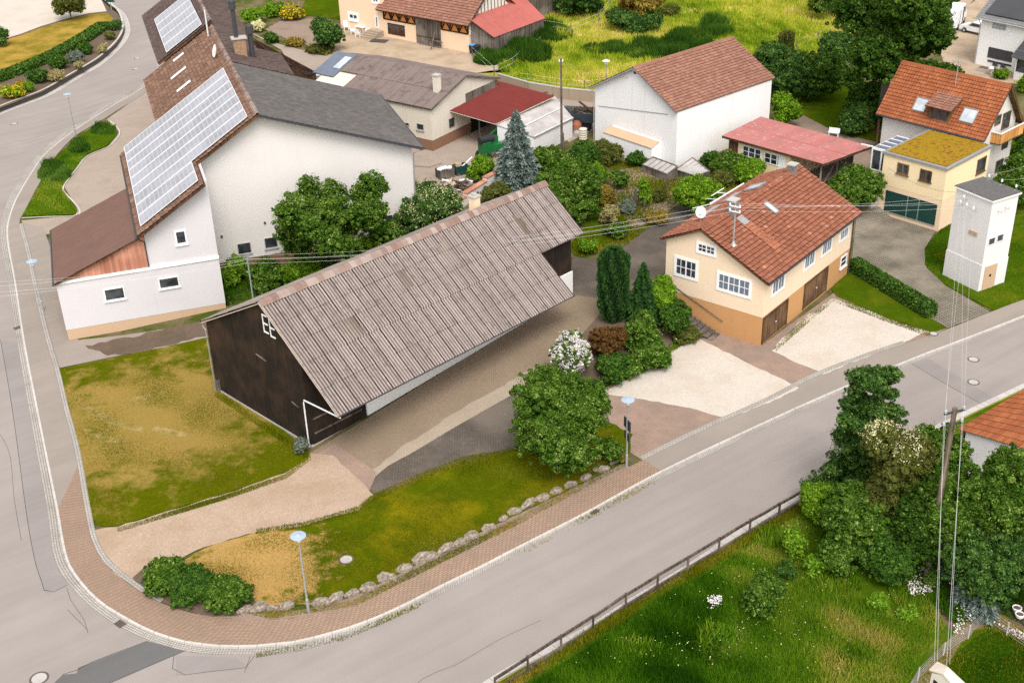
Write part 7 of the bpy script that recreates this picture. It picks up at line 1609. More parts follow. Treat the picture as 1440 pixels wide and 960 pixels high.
def conifer(name, label, box, mat, base_px, cover=1.0, lp=3.2, tiers=11, w=None, cat='conifer', column=False):
    SEED[0] += 1; rng = np.random.default_rng(SEED[0]); P = atg(*base_px); q = ppm(P); w = (box[2] - box[0]) / q; h = ztop(P, (box[0] + box[2]) / 2, box[1]) - P[2]
    t = thing(name, label, cat, P); B = []; sz = lp / q
    V4, RV = [], []
    n = int(math.pi * w * .5 * h * 2.2 * cover / (sz * sz * .30))
    for i in range(n):
        f = rng.uniform(0, 1) ** (.62 if not column else .9); f = 1 - f if not column else f   # 0 foot .. 1 tip
        if column: rmax = w * .5 * min(1, .62 + f * 2.2) * min(1, (1.02 - f) * 7) ** .5
        else:
            tier = (f * tiers) % 1; rmax = w * .5 * (1 - f) ** .85 * (1.12 - .42 * tier) + .04
        a = rng.uniform(0, 2 * math.pi); lob = 1 + .10 * math.sin(a * 7 + f * 9) + .07 * math.sin(a * 13 - f * 21); r = rmax * lob * (rng.uniform(.45, 1.) ** .4)
        p = np.array([P[0] + r * math.cos(a), P[1] + r * math.sin(a), P[2] + .25 + f * (h - .3) + rng.normal(0, .03)])
        o = np.array([math.cos(a), math.sin(a), .45 if column else -.25]) + rng.normal(0, .3, 3); 
        if column: o = np.array([math.cos(a) * .35, math.sin(a) * .35, 1.]) + rng.normal(0, .22, 3)
        o /= np.linalg.norm(o); s = np.cross(o, rng.normal(0, 1, 3)); s /= np.linalg.norm(s); L = sz * rng.uniform(.8, 1.7)
        V4 += [p - o * L * .5, p + s * L * .26, p + o * L * .6, p - s * L * .26]; RV.append(min(1, max(0, .5 + .3 * math.sin(a * 7 + f * 9) + rng.normal(0, .22))))
    np_mesh('crown', np.array(V4), 4, np.array(RV), mat, t)
    mb = MB(); b = np.array(P); mb.tube([b - [0, 0, .1], b + [0, 0, h * .5], b + [0, 0, h * .95]], [.05 * w, .03 * w, .01], 7); mb.build('trunk', m_bark, t)
def hedge_box(name, label, A, B, width, z0, h, mat, lp=3., taper=.9, round_=.05):
    A, B = np.array(A, float), np.array(B, float); SEED[0] += 1; rng = np.random.default_rng(SEED[0]); L = np.linalg.norm(B - A); d = (B - A) / L; n_ = np.array([-d[1], d[0]]); c = (A + B) / 2
    sz = lp / ppm([*c, 0]); t = thing(name, label, 'hedge', (*c, z0))
    F = Frame(A[0], A[1], math.atan2(d[1], d[0])); mb = MB(); mb.box(F, .1, L - .1, -width / 2 + .1, width / 2 - .1, z0 - .05, z0 + h - .1); mb.build('core', f_hedge, t)
    per = [(L * width, 'top'), (L * h, 'f'), (L * h, 'b'), (width * h, 'e0'), (width * h, 'e1')]; V4, RV = [], []
    for area, s in per:
        m = int(area * 3.4 / (sz * sz * .42)); u = rng.uniform(0, L, m); v = rng.uniform(-.5, .5, m) * width; w = rng.uniform(0, h, m); jit = rng.normal(0, .045, m)
        if s == 'top': q = (u, v, h + jit); nn = np.array([0, 0, 1.])
        elif s == 'f': q = (u, -width / 2 + jit, w); nn = np.array([0, -1., .3])
        elif s == 'b': q = (u, width / 2 + jit, w); nn = np.array([0, 1., .3])
        elif s == 'e0': q = (0 + jit, v, w); nn = np.array([-1., 0, .3])
        else: q = (L + jit, v, w); nn = np.array([1., 0, .3])
        p = np.c_[A[0] + d[0] * q[0] + n_[0] * q[1], A[1] + d[1] * q[0] + n_[1] * q[1], z0 + q[2] + 0 * q[0]]
        N = np.array([d[0] * nn[0] + n_[0] * nn[1], d[1] * nn[0] + n_[1] * nn[1], nn[2]]) + rng.normal(0, .5, (m, 3)); N /= np.linalg.norm(N, axis=1)[:, None]
        a = np.cross(N, rng.normal(size=(m, 3))); a /= np.linalg.norm(a, axis=1)[:, None]; b = np.cross(N, a); S = (sz * rng.uniform(.6, 1.2, m))[:, None]
        V4.append(np.stack([p - a * S * .55, p + b * S * .35, p + a * S * .6, p - b * S * .35], 1).reshape(-1, 3)); RV.append(rng.uniform(0, 1, m))
    np_mesh('foliage', np.concatenate(V4), 4, np.concatenate(RV), mat, t)
def inside(poly, X, Y):
    r = np.zeros(len(X), bool); n = len(poly)
    for i in range(n):
        x0, y0 = poly[i]; x1, y1 = poly[(i + 1) % n]
        with np.errstate(divide='ignore', invalid='ignore'):
            c = ((y0 > Y) != (y1 > Y)) & (X < (x1 - x0) * (Y - y0) / (y1 - y0 + 1e-12) + x0)
        r ^= c
    return r
def hv(X, Y):
    s = (X - P1[0]) * DS[0] + (Y - P1[1]) * DS[1]; t = (X - P1[0]) * DT[0] + (Y - P1[1]) * DT[1]
    return np.clip(np.minimum(np.minimum(.06 * s, .5 * (t + 9.5)), np.minimum(1.8, .1 * (X + 52))), 0, None)
def wob(X, Y, sc, seed):
    r = np.random.default_rng(seed); q = 0
    for i in range(7):
        a = r.uniform(0, 6.28); f = sc * r.uniform(.5, 1.8); q = q + np.sin(f * (X * math.cos(a) + Y * math.sin(a)) + r.uniform(0, 6.28)) / 7 ** .5
    return np.clip(.5 + q * .42, 0, 1)
def blades(name, label, pix, n, h, w, mat, lv, seed, holes=(), patch=0., clump=0., cat='grass'):
    rng = np.random.default_rng(seed); poly = [tuple(p) for p in wxy(pix, lv)]; H = [[tuple(p) for p in wxy(q, lv)] for q in holes]
    xs, ys = [p[0] for p in poly], [p[1] for p in poly]; X = np.zeros(0); Y = np.zeros(0)
    while len(X) < n:
        x, y = rng.uniform(min(xs), max(xs), n * 2), rng.uniform(min(ys), max(ys), n * 2); k = inside(poly, x, y)
        k &= rng.uniform(0, 1, n * 2) < (np.clip(95. / (y + 1), .25, 1) ** 2)        # nearer ground gets more blades
        for q in H: k &= ~inside(q, x, y)
        k &= rng.uniform(0, 1, n * 2) < .25 + .75 * wob(x, y, .6, seed + 3)
        if patch: k &= wob(x, y, 1.1, seed + 7) + rng.normal(0, .2, n * 2) > patch * .6
        X = np.r_[X, x[k]]; Y = np.r_[Y, y[k]]
    X, Y = X[:n], Y[:n]; tall = .45 + .95 * wob(X, Y, .9, seed); hh = h * tall * rng.uniform(.5, 1.25, n); a = rng.uniform(0, 2 * math.pi, n); ww = w * rng.uniform(.6, 1.4, n)
    ln = hh * rng.uniform(.1, .7, n); b = rng.uniform(0, 2 * math.pi, n); Z = hv(X, Y) + lv
    p0 = np.c_[X - np.cos(a) * ww, Y - np.sin(a) * ww, Z]; p1 = np.c_[X + np.cos(a) * ww, Y + np.sin(a) * ww, Z]; p2 = np.c_[X + np.cos(b) * ln, Y + np.sin(b) * ln, Z + hh]
    rv = np.clip(.62 * wob(X, Y, .28, seed + 5) + .33 * wob(X, Y, 1.5, seed + 9) + .30 * rng.uniform(0, 1, n) - .14, 0, 1)
    o = np_mesh(name, np.stack([p0, p1, p2], 1).reshape(-1, 3), 3, rv, mat); return tag(o, label, cat, kind='stuff')

def flowers(name, label, pix, n, z0, z1, size, mat, lv, seed):
    rng = np.random.default_rng(seed); poly = [tuple(p) for p in wxy(pix, lv)]; xs, ys = [p[0] for p in poly], [p[1] for p in poly]; X = rng.uniform(min(xs), max(xs), n * 6); Y = rng.uniform(min(ys), max(ys), n * 6)
    k = inside(poly, X, Y) & (rng.uniform(0, 1, n * 6) < wob(X, Y, 2.2, seed)); X, Y = X[k][:n], Y[k][:n]; m = len(X); Z = hv(X, Y) + rng.uniform(z0, z1, m); s = size * rng.uniform(.6, 1.3, m); V4 = []
    t = rng.normal(0, .35, (m, 2)); c = np.c_[X, Y, Z]
    for a, b in ((1, 0), (0, 1), (-1, 0), (0, -1)): V4.append(c + np.c_[a * s, b * s, (a * t[:, 0] + b * t[:, 1]) * s])
    o = np_mesh(name, np.stack(V4, 1).reshape(-1, 3), 4, rng.uniform(0, 1, m), mat); return tag(o, label, 'flowers', kind='stuff')
# ------------------------------------------------------------------ trees and shrubs, from the road back
bush('round_bush', 'large round green bush beside the lamp with sign panels', 'bush', (728, 528, 858, 668), f_mid, 2.3, 12, clump=.2)
bush('low_shrub', 'low dark shrub between the round bush and the lamp', 'shrub', (838, 612, 880, 654), f_mid, 2.6, 4)
bush('low_shrub', 'small ochre tuft at the foot of the lamp with sign panels', 'shrub', (862, 632, 884, 652), f_gold, 2.4, 3)
for i, (b, lab) in enumerate((((202, 788, 266, 836), 'leftmost of the three corner shrubs by the block paving'), ((240, 800, 308, 850), 'middle one of the three corner shrubs by the block paving'), ((290, 814, 350, 860), 'rightmost of the three corner shrubs by the block paving'))):
    bush('corner_shrub', lab, 'shrub', b, f_mid if i != 1 else f_hedge, 2.8, 7, group='corner shrubs at the pavement bend')
bush('flowering_rose', 'rose bush covered in white blossom at the edge of the yard', 'rose bush', (776, 466, 834, 538), f_mid, 2.4, 6, flowers=f_white, fl_cover=.8)
bush('rusty_shrub', 'rusty brown shrub between the rose bush and the column conifer', 'shrub', (828, 455, 880, 512), f_rust, 2.5, 6)
conifer('column_conifer', 'dark column shaped conifer beside the lane', (842, 349, 884, 460), f_thuja, (862, 452), 1.9, 2.8, column=True)
conifer('slim_conifer', 'slim dark conifer right of the column shaped one', (878, 368, 926, 455), f_thuja, (903, 452), 1.9, 3.0, tiers=5)
bush('laurel_bush', 'bright green laurel behind the garden steps', 'bush', (910, 390, 954, 455), f_light, 2.6, 6)
for i, b in enumerate(((870, 442, 930, 500), (925, 425, 974, 478), (836, 498, 886, 542), (885, 478, 944, 522), (855, 500, 905, 534), (940, 455, 985, 482))):
    bush('bank_shrub', ('leafy shrub on the bank below the column conifer', 'leafy shrub at the top of the garden steps', 'low shrub right of the white rose bush', 'low leafy shrub facing the larger gravel patch', 'low shrub below the rusty brown shrub', 'low shrub beside the foot of the garden steps')[i], 'shrub', b, (f_mid, f_hedge, f_hedge, f_mid, f_mid, f_olive)[i], 2.6, 6, group='shrubs on the bank by the steps')
tree('fruit_tree', 'spreading fruit tree against the white farmhouse gable', (404, 246, 560, 400), f_mid, (482, 412), .22, 18, 1.6, spread=.95, clump=.26, core=.24, limbs=14)
bush('dark_bush', 'dark bush with pale flowers at the right corner of the white gable', 'bush', (556, 262, 652, 335), f_dark, 2.6, 8, flowers=f_cream, fl_cover=.04)
for i, b in enumerate(((306, 362, 352, 402), (345, 368, 405, 412), (395, 358, 460, 405), (440, 345, 500, 392), (500, 330, 552, 372), (605, 300, 650, 330))):
    bush('bank_bush', ('small bush nearest the slim steel mast', 'low bush in front of the brown plinth', 'bushy growth under the fruit tree', 'green bush right under the fruit tree trunk', 'green bush below the gable window', 'bush behind the ridge near the pale chimney')[i], 'bush', b, (f_light, f_mid, f_light, f_mid, f_light, f_olive)[i], 2.4, 6, group='bushes on the bank behind the barn')
bush('ochre_shrub', 'ochre green shrub behind the barn ridge at the coped wall', 'shrub', (676, 258, 716, 290), f_olive, 2.4, 5)
conifer('blue_spruce', 'silvery blue spruce in front of the red carport', (694, 154, 762, 272), f_spruce, (728, 262), 1.5, 3.4, tiers=9)
bush('ornamental_grass', 'clump of tall ornamental grass left of the blue spruce', 'ornamental grass', (658, 216, 700, 256), f_light, 2.6, 4, droop=.4)
bush('garden_bush', 'large dark green bush behind the end of the barn', 'bush', (754, 226, 846, 308), f_mid, 2.6, 9)
bush('garden_bush', 'green bush between the blue spruce and the tall wooden pole', 'bush', (738, 206, 792, 252), f_mid, 2.6, 6)
bush('garden_bush', 'bushy green shrub at the foot of the white sack stack', 'bush', (790, 202, 842, 244), f_hedge, 2.6, 6)
bush('garden_bush', 'ochre shrub along the buttress of the white barn', 'bush', (836, 198, 876, 232), f_olive, 2.5, 5)
bush('globe_bush', 'light green globe shaped bush behind the cream house', 'bush', (942, 243, 1016, 304), f_light, 3.0, 5)
for i, (b, m, lab) in enumerate((((1000, 216, 1052, 246), f_mid, 'leafy bush below the barred garage windows'), ((1030, 226, 1078, 262), f_light, 'light green bush in front of the garage'), ((1000, 240, 1040, 262), f_olive, 'yellowish low growth right of the globe bush'), ((985, 212, 1012, 236), f_hedge, 'small bush at the right corner of the white barn'))): bush('yard_bush', lab, 'bush', b, m, 2.5, 6)
bush('driveway_bush', 'grey green bush between the red tile roof and the driveway', 'bush', (1168, 238, 1236, 294), f_silver if False else f_mid, 2.7, 8)
bush('clipped_bush', 'rounded clipped bush behind the red garage roof', 'bush', (1084, 134, 1128, 182), f_light, 3.0, 4)
hedge_box('clipped_hedge', 'long low clipped hedge along the cobbled driveway', atg(1199, 379, .1)[:2], atg(1309, 446, .1)[:2], 1.0, .1, 1.05, f_hedge)
tree('walnut_tree', 'huge dark walnut tree behind the orange roofed house', (1176, -50, 1326, 176), f_walnut, None, .5, 18, 2.3, spread=.82, clump=.18, low=.06)
for i, (b, m, lab, lp) in enumerate((((1062, 62, 1132, 142), f_dark, 'dark bush behind the white barn ridge', 3.2), ((1105, 78, 1186, 138), f_walnut, 'dark spreading bush left of the walnut tree', 3.2), ((1150, 50, 1200, 100), f_dark, 'dark bush before the pale track', 3.2), ((1192, 116, 1242, 165), f_walnut, 'dark bush in the shade of the walnut tree', 3.2), ((1182, 146, 1224, 190), f_dark, 'small dark bush on the shaded lawn', 3.2), ((1290, 90, 1348, 150), f_walnut, 'dark growth behind the orange ridge', 3.2), ((1225, 150, 1250, 185), f_hedge, 'small bush left of the orange roof', 3.2))): bush('shade_bush', lab, 'bush', b, m, 2.6, 8, lp=2.5)
conifer('pointed_conifer', 'small pointed brownish conifer above the dark bushes', (1094, 44, 1114, 86), f_olive, (1104, 84), 1.6, 3.0, tiers=5, column=True)
tree('field_tree', 'golden tipped tree standing in the tall field', (868, -25, 930, 36), f_gold, (900, 36), .2, 9, 2.4)
for i, (b, m, lab) in enumerate((((852, 12, 932, 44), f_dark, 'dark undergrowth around the golden tipped tree'), ((782, -22, 848, 24), f_dark, 'dark tree at the top edge beside the shed'), ((1140, -40, 1196, 24), f_mid, 'green bush at the top edge near the track'), ((1335, -20, 1350, 12), f_mid, 'small bush beside the white van'), ((1158, -10, 1200, 16), f_dark, 'dark bush below the top edge by the track'), ((925, 8, 955, 22), f_olive, 'low bush right of the golden tipped tree'))): bush('field_bush', lab, 'bush', b, m, 2.5, 6)
# upper left garden across the lane
bush('round_shrub', 'dense dark green round shrub beside the lane', 'shrub', (438, 28, 484, 73), f_dark, 3.0, 5)
bush('yellow_bloomer', 'bush covered in yellow blossom in the upper garden', 'flower bush', (394, 10, 426, 29), f_olive, 2.2, 4, flowers=f_yellow, fl_cover=.9)
for i, (b, m, lab) in enumerate((((372, 46, 392, 62), f_dark, 'small dark shrub at the bend of the lane'), ((340, 14, 372, 34), f_light, 'lettuce green plants beside the dark flue pipes'), ((372, 4, 400, 24), f_light, 'row of light green vegetables in the upper garden'), ((400, 54, 428, 66), f_gold, 'ochre perennial at the edge of the stony bed'), ((352, 30, 372, 46), f_cream, 'pale flowering plants behind the flue pipes'), ((430, 60, 470, 76), f_olive, 'low plants under the round dark shrub'))): bush('garden_plant', lab, 'plant', b, m, 2.2, 5)
tree('ornamental_tree', 'small rusty green multi stemmed tree on the yellow lawn', (80, -14, 119, 36), f_olive, (101, 34), .1, 8, 2.6, z=.62, spread=.75)
bush('edge_shrub', 'dark rounded shrub cut by the left edge above the terrace', 'shrub', (-12, 40, 11, 64), f_dark, 2.6, 5, z=.62)
for i, (b, m, lab, fl) in enumerate((((68, 78, 92, 97), f_hedge, 'green dome shaped shrub on the terrace bank', None), ((96, 74, 116, 88), f_silver, 'silvery dome shaped shrub on the terrace bank', None), ((104, 87, 117, 98), f_pale, 'small straw coloured tuft near the terrace wall', None), ((137, 63, 151, 74), f_pale, 'pale cushion plant near the road bend', None), ((66, 100, 90, 113), f_pale, 'dry grassy tuft in the middle of the terrace bank', None), ((4, 122, 31, 138), f_light, 'yellow blooming cushion at the left edge', f_yellow), ((22, 115, 36, 126), f_gold, 'golden cushion beside the yellow blooming one', f_yellow), ((34, 117, 48, 129), f_light, 'lime green cushion near the terrace wall', None), ((154, 30, 170, 42), f_dark, 'dark cushion at the tip of the terrace', None), ((148, 46, 162, 56), f_olive, 'low tuft near the tip of the terrace', None), ((110, 62, 130, 76), f_hedge, 'low green shrub under the terrace hedge', None), ((40, 100, 66, 116), f_hedge, 'low green mat under the terrace hedge', None))):
    bush('cushion_plant', lab, 'plant', b, m, 2.4, 5, flowers=fl, fl_cover=.7, z=.62, group='cushion plants on the terrace bank')
hp = [(-40, 126), (0, 112), (36, 98), (73, 82), (109, 63), (148, 38)]
for a, b, hl in zip(hp, hp[1:], ('terrace hedge length cut by the left edge', 'terrace hedge length above the yellow blooming cushion', 'terrace hedge length above the green dome shaped shrub', 'terrace hedge length below the ornamental tree', 'terrace hedge length ending near the tip of the terrace')):
    hedge_box('terrace_hedge', hl, at(*a, .66)[:2], at(*b, .66)[:2], 2.0, .6, .75, f_hedge, lp=2.8)
# right of the balcony house
for i, (b, m, lab) in enumerate((((1402, 214, 1475, 292), f_mid, 'big green bush right of the white tower roof'), ((1425, 190, 1500, 250), f_hedge, 'bush at the right edge under the balcony'), ((1390, 230, 1420, 262), f_light, 'small bush at the corner of the yellow extension'), ((1436, 100, 1470, 130), f_light, 'bright shrub at the terrace of the white house'), ((1398, 98, 1418, 112), f_light, 'small bright shrub in front of the patio'))): bush('side_bush', lab, 'bush', b, m, 2.5, 7)
# south side: trees and big shrubs along the road
def tall_open(P, w, h, rng):
    B = [(P[0], P[1], P[2] + .25 * h, w * .26, w * .26, h * .14), (P[0], P[1], P[2] + .45 * h, w * .2, w * .2, h * .13), (P[0] + w * .1, P[1], P[2] + .66 * h, w * .15, w * .15, h * .12), (P[0] + w * .16, P[1], P[2] + .86 * h, w * .09, w * .09, h * .10)]
    for i in range(46):
        f = rng.uniform(.08, .95) if i % 2 else rng.uniform(.45, .92); reach = w * .62 * (1 - f * .70); a = rng.uniform(0, 6.28); o = reach * rng.uniform(.45, .85); r = w * rng.uniform(.09, .15) * (1.15 - .5 * f)
        B.append((P[0] + w * .12 * f + o * math.cos(a), P[1] + o * math.sin(a), P[2] + f * h, r * 1.25, r * 1.25, r * rng.uniform(.7, 1.0)))
    return B
tree('maple_tree', 'tall open dark green tree at the end of the roadside fence', (1136, 503, 1256, 720), f_dark, (1192, 712), .2, 0, 1.7, blobs=tall_open, clump=.34, limbs=3)
tree('elder_tree', 'olive green elder with cream blossom at its top beside the tall tree', (1196, 584, 1302, 770), f_olive, (1250, 775), .18, 10, 2.3, flowers=f_cream, spread=.7)
for i, (b, m, lab) in enumerate((((1276, 592, 1350, 780), f_mid, 'tall green shrub in front of the wooden power pole'), ((1300, 650, 1400, 812), f_mid, 'dense dark shrub at the foot of the power pole'), ((1368, 640, 1470, 830), f_mid, 'big dark shrub under the roadside house wall'), ((1340, 720, 1440, 846), f_dark, 'dark shrub above the two white pots'), ((1256, 700, 1330, 806), f_walnut, 'dark shrub in the shade beside the elder'), ((1160, 690, 1250, 790), f_mid, 'leafy undergrowth below the elder'), ((1128, 676, 1170, 738), f_light, 'light green sapling at the last fence post'), ((1215, 740, 1290, 815), f_hedge, 'leafy shrub at the edge of the shaded bed'), ((1420, 760, 1500, 850), f_dark, 'dark shrub cut by the right edge'), ((1345, 600, 1375, 660), f_rust, 'rusty leaved shrub at the corner of the roadside house'))): bush('big_shrub', lab, 'shrub', b, m, 2.2, 16, clump=.24, lp=2.7)
for i, (b, m, lab) in enumerate((((1046, 806, 1102, 868), f_mid, 'lone leafy bush in the middle of the meadow'), ((1100, 740, 1134, 786), f_light, 'light green weed bush in the upper meadow'), ((1150, 760, 1200, 812), f_mid, 'leafy weed clump below the undergrowth'), ((1130, 780, 1160, 812), f_light, 'yellow green weed clump left of the leafy one'), ((1220, 830, 1250, 862), f_light, 'small yellow green weed on the trodden patch'), ((1300, 800, 1322, 830), f_mid, 'small leafy plant among the daisies'), ((1262, 850, 1290, 872), f_light, 'tiny yellow green plant near the path'), ((1176, 730, 1206, 766), f_light, 'upright light weed before the elder'), ((1090, 790, 1120, 816), f_hedge, 'dark weed tuft right above the lone bush'))): bush('meadow_plant', lab, 'plant', b, m, 2.0, 6, clump=.24)
for i, (b, bp_, lab) in enumerate((((1362, 806, 1400, 872), (1381, 868), 'larger silvery young spruce under the big shrubs'), ((1338, 806, 1366, 852), (1352, 850), 'smaller silvery young spruce left of the larger one'), ((1306, 778, 1322, 812), (1314, 810), 'slim young spruce behind the daisies'))): conifer('young_spruce', lab, b, f_spruce, bp_, 1.0, 3.6, tiers=6)
bush('mullein', 'grey green mullein rosette at the barn door corner', 'plant', (412, 612, 434, 640), f_silver, 1.8, 5)
for i, (b, m, lab) in enumerate((((842, 290, 872, 318), f_pale, 'straw pale shrub at the edge of the lane'), ((848, 312, 884, 336), f_mid, 'green shrub beside the lane wall'), ((812, 336, 842, 360), f_light, 'lime flowering shrub at the barn end'), ((858, 240, 886, 268), f_mid, 'leafy vegetables below the buttress'), ((880, 214, 912, 236), f_hedge, 'cabbage green plants at the buttress foot'), ((896, 246, 916, 292), f_light, 'climbing rose on the thick garden post'), ((870, 282, 894, 302), f_silver, 'silver herb clump in the vegetable beds'), ((908, 296, 940, 318), f_gold, 'ochre perennials beside the garden path'), ((838, 262, 866, 290), f_gold, 'ochre flowering perennials behind the big bush'), ((826, 230, 858, 262), f_light, 'lime green perennials below the white wall'), ((918, 262, 938, 286), f_olive, 'dry bean plants in the dug bed'))): bush('border_plant', lab, 'plant', b, m, 2.0, 5, clump=.24)
# ------------------------------------------------------------------ grass and flowers nobody could count
shrub_hole = [(1290, 700), (1440, 640), (1440, 830), (1330, 815)]
path_hole = [(1270, 980), (1310, 925), (1340, 890), (1372, 862), (1388, 852), (1450, 892), (1450, 990)]
blades('tall_grass', 'rank tall grass of the meadow below the fence', [(745, 965), (900, 862), (1100, 742), (1200, 700), (1300, 760), (1310, 850), (1330, 880), (1290, 930), (1260, 990)], 120000, .42, .028, f_grass_l, .03, 1, holes=(path_hole, [(1190, 815), (1230, 800), (1260, 850), (1290, 865), (1270, 880), (1215, 850)]))
blades('tall_grass', 'darker rank grass around the big shrubs', [(1150, 735), (1250, 760), (1440, 800), (1440, 880), (1388, 852), (1340, 880), (1260, 800)], 12000, .4, .03, f_grass_l, .03, 2)
blades('mown_grass', 'short blades of the mown corner lawn', [(1315, 968), (1348, 916), (1388, 882), (1445, 908), (1445, 968)], 14000, .10, .02, f_grass_l, .05, 3)
blades('short_grass', 'short dry grass blades of the front lawn', [(86, 521), (185, 499), (300, 475), (330, 545), (436, 638), (400, 662), (320, 690), (240, 714), (165, 737), (131, 728), (101, 600)], 50000, .05, .022, f_grass_s, .115, 4, patch=.75)
blades('short_grass', 'short grass blades of the lawn strip behind the boulders', [(440, 745), (505, 718), (600, 669), (735, 629), (850, 596), (884, 632), (760, 706), (600, 782), (440, 846), (300, 850), (255, 800), (360, 752)], 50000, .06, .022, f_grass_s, .12, 5, patch=.75)
blades('field_grass', 'tall pale grass of the field above the farm', [(705, 108), (744, 118), (842, 133), (900, 160), (1090, 128), (1120, 86), (1190, 55), (1240, 30), (1290, -20), (760, -20), (768, 30), (700, 90)], 90000, .55, .06, f_grass_f, .1, 6)
blades('lawn_blades', 'short blades around the white tower', [(1303, 376), (1300, 350), (1322, 322), (1440, 240), (1440, 420), (1397, 434), (1330, 401)], 22000, .09, .03, f_grass_l, .115, 7)
blades('garden_weeds', 'low weeds and seedlings of the vegetable garden', [(800, 345), (835, 300), (820, 240), (870, 225), (905, 235), (990, 262), (1060, 250), (1020, 275), (960, 287), (880, 345), (815, 362)], 14000, .22, .05, f_grass_s, .1, 8, patch=.3)
blades('bank_grass', 'rough grass on the bank behind the barn', [(308, 385), (470, 345), (600, 300), (640, 310), (420, 400), (312, 434)], 16000, .3, .04, f_grass_l, .06, 9)
blades('verge_weeds', 'weeds growing along the boulder row', [(345, 862), (430, 858), (500, 842), (600, 792), (720, 732), (880, 645), (890, 650), (720, 742), (600, 802), (500, 852), (380, 870)], 5000, .12, .025, f_grass_s, .11, 10, patch=.2)
blades('fence_weeds', 'dry weeds along the foot of the roadside fence', [(700, 965), (880, 855), (1130, 702), (1140, 712), (890, 868), (712, 975)], 9000, .25, .03, f_grass_s, .03, 11)
flowers('daisies', 'patches of white daisies in the meadow', [(1270, 812), (1300, 805), (1310, 840), (1280, 845)], 260, .3, .6, .045, f_white, .05, 12)
flowers('daisies', 'patch of white daisies beside the lone meadow bush', [(994, 848), (1014, 844), (1016, 862), (1000, 864)], 160, .3, .6, .045, f_white, .05, 13)
flowers('daisies', 'white flowers along the wire fence and young spruces', [(1320, 800), (1372, 846), (1360, 905), (1336, 915), (1344, 850)], 380, .3, .6, .045, f_white, .05, 14)
flowers('daisies', 'white flower edge along the mown corner lawn', [(1395, 878), (1450, 905), (1450, 912), (1392, 884)], 220, .3, .6, .045, f_white, .05, 15)

blades('edge_weeds', 'weeds creeping over the edges of the gravel drive', [(165, 742), (240, 719), (320, 695), (400, 667), (436, 640), (438, 646), (402, 673), (322, 701), (242, 725), (166, 748)], 5000, .10, .022, f_grass_s, .12, 31)
blades('edge_weeds', 'weeds along the lawn edge beside the dark paving', [(360, 752), (430, 742), (505, 720), (530, 702), (600, 672), (735, 632), (733, 624), (598, 662), (526, 694), (503, 712), (428, 734), (360, 744)], 6000, .12, .024, f_grass_s, .12, 32)
blades('edge_weeds', 'weeds between the forecourt paving and the shrub bank', [(835, 552), (905, 524), (985, 468), (978, 460), (900, 514), (832, 540)], 3500, .16, .03, f_grass_l, .11, 33)
blades('edge_weeds', 'weeds at the foot of the garage doors and hedge lawn', [(1088, 490), (1128, 450), (1176, 416), (1250, 446), (1312, 468), (1306, 474), (1240, 450), (1172, 424), (1130, 460), (1092, 494)], 3000, .10, .025, f_grass_s, .11, 34, patch=.5)
blades('edge_weeds', 'weeds along the front of the dark barn', [(306, 549), (436, 640), (432, 646), (300, 556)], 2500, .2, .025, f_grass_s, .115, 36)
blades('edge_weeds', 'grass edge along the island kerb and paved yard', [(31, 304), (55, 262), (106, 194), (163, 176), (164, 190), (121, 218), (87, 264), (108, 298)], 14000, .14, .03, f_grass_l, .13, 37)

flowers('wildflowers', 'scattered pale flowers in the rank meadow', [(800, 940), (920, 856), (1100, 745), (1200, 710), (1300, 770), (1290, 860), (1180, 950)], 420, .3, .55, .03, f_cream, .05, 41)
flowers('wildflowers', 'white flower heads on the shrub bank by the steps', [(845, 535), (905, 520), (980, 468), (950, 440), (880, 470)], 120, .5, 1.3, .05, f_cream, .1, 42)

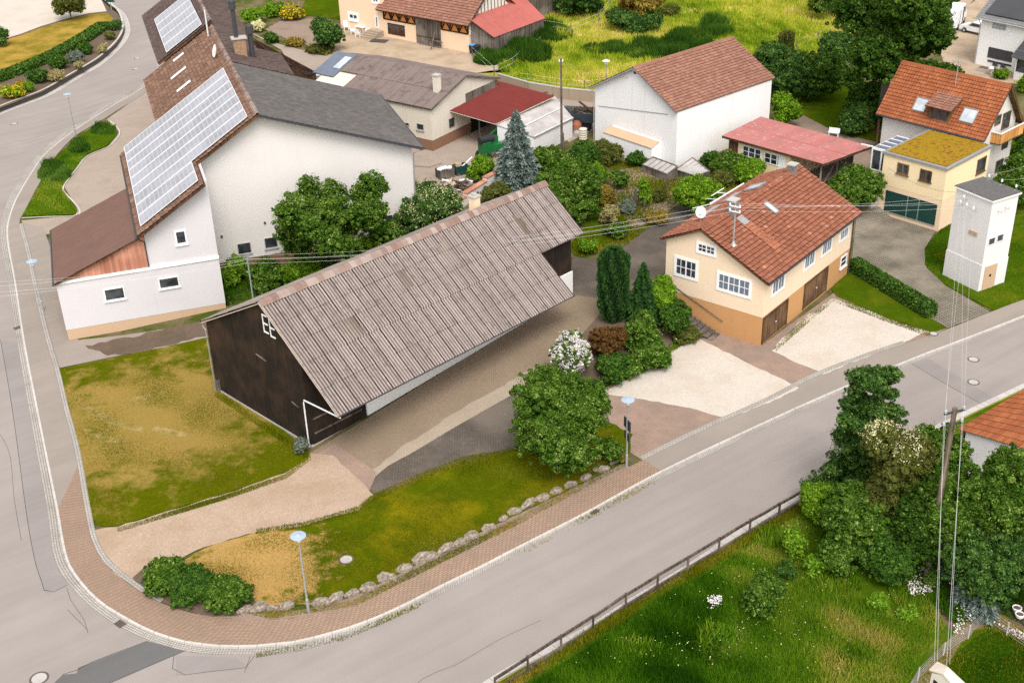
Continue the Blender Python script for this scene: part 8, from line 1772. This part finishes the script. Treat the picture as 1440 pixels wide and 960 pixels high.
def oval(x0, y0, x1, y1, n=14): return [((x0 + x1) / 2 + (x1 - x0) / 2 * math.cos(t) * (1 + .18 * math.sin(3 * t)), (y0 + y1) / 2 + (y1 - y0) / 2 * math.sin(t) * (1 + .15 * math.cos(2 * t))) for t in np.linspace(0, 2 * math.pi, n + 1)[:-1]]
for i, (b, h_, nb, lab) in enumerate((((880, 60, 962, 88), 1.3, 5200, 'dark weedy thicket just behind the white barn ridge'), ((930, 44, 1000, 76), 1.1, 4200, 'weedy thicket in the middle of the tall field'), ((985, 28, 1030, 56), 1.2, 2600, 'small weedy thicket toward the top of the field'), ((696, 62, 772, 92), 1.3, 5200, 'nettles below the red lean-to'), ((744, 34, 805, 62), 1.0, 3800, 'weeds beside the weathered shed'), ((668, 74, 712, 94), .9, 2200, 'low weeds along the board lean-to'), ((54, 228, 98, 258), .6, 2600, 'dark tufts on the wide end of the green island'), ((96, 194, 126, 218), .4, 1200, 'low tufts in the middle of the green island'), ((128, 174, 160, 192), .4, 1200, 'low tufts on the pointed end of the green island'), ((820, 60, 880, 80), .8, 2200, 'greener weeds in the field left of the dark thicket'), ((1010, 80, 1090, 120), .9, 3000, 'greener weeds in the field beyond the white barn'))):
    blades('tall_weeds', lab, oval(*b), nb, h_, .09, f_weed, .1, 60 + i, cat='weeds')
for i, (b, nb) in enumerate((((1080, 790, 1135, 830), 1100), ((1150, 800, 1210, 840), 1200), ((980, 880, 1040, 910), 900), ((870, 900, 930, 930), 900), ((1120, 870, 1170, 900), 800), ((1060, 740, 1110, 775), 900), ((1180, 900, 1230, 935), 700))): blades('tall_weeds', ('dock and thistle clump right of the lone meadow bush', 'dock clump before the undergrowth', 'dark weed clump below the daisies', 'dark weed clump near the fence', 'low weed clump in the middle of the meadow', 'dark weed clump at the upper end of the fence', 'low weed clump near the wire fence')[i], oval(*b), nb // 3, .45, .05, f_grass_l, .03, 80 + i, cat='weeds')
blades('path_grass', 'grass creeping over the trodden path', path_hole, 5000, .14, .022, f_grass_s, .045, 90, patch=.5)
flowers('fallen_petals', 'white petals and specks scattered on the dark paving', [(560, 690), (640, 640), (720, 600), (740, 625), (640, 662)], 60, .01, .02, .045, f_white, .105, 95)

mstone = [m_gravel, m_gravel_drive]
for pix, n, lab in (([(836, 556), (968, 472), (1050, 500), (1134, 548), (1085, 572), (1015, 596), (905, 566)], 700, 'loose stones spread around the pointed gravel patch'), ([(1078, 496), (1172, 412), (1314, 468), (1240, 499), (1155, 532)], 700, 'loose stones spread around the garage gravel patch'), ([(132, 742), (240, 712), (440, 640), (535, 698), (430, 745), (262, 788), (185, 820), (148, 795)], 700, 'loose stones scattered over the gravel drive and its edges')):
    flowers('loose_stones', lab, pix, n, .0, .02, .05, m_gravel, .12, n + len(lab))
blades('gutter_weeds', 'weeds sprouting in the gutter along the through road', [(700, 790), (842, 713), (935, 664), (938, 671), (845, 722), (704, 797)], 600, .10, .025, f_grass_s, .01, 101, patch=.7)
blades('gutter_weeds', 'weeds sprouting along the kerb at the pavement bend', [(360, 918), (480, 894), (620, 834), (622, 840), (482, 901), (360, 925)], 900, .12, .03, f_grass_s, .01, 102, patch=.8)
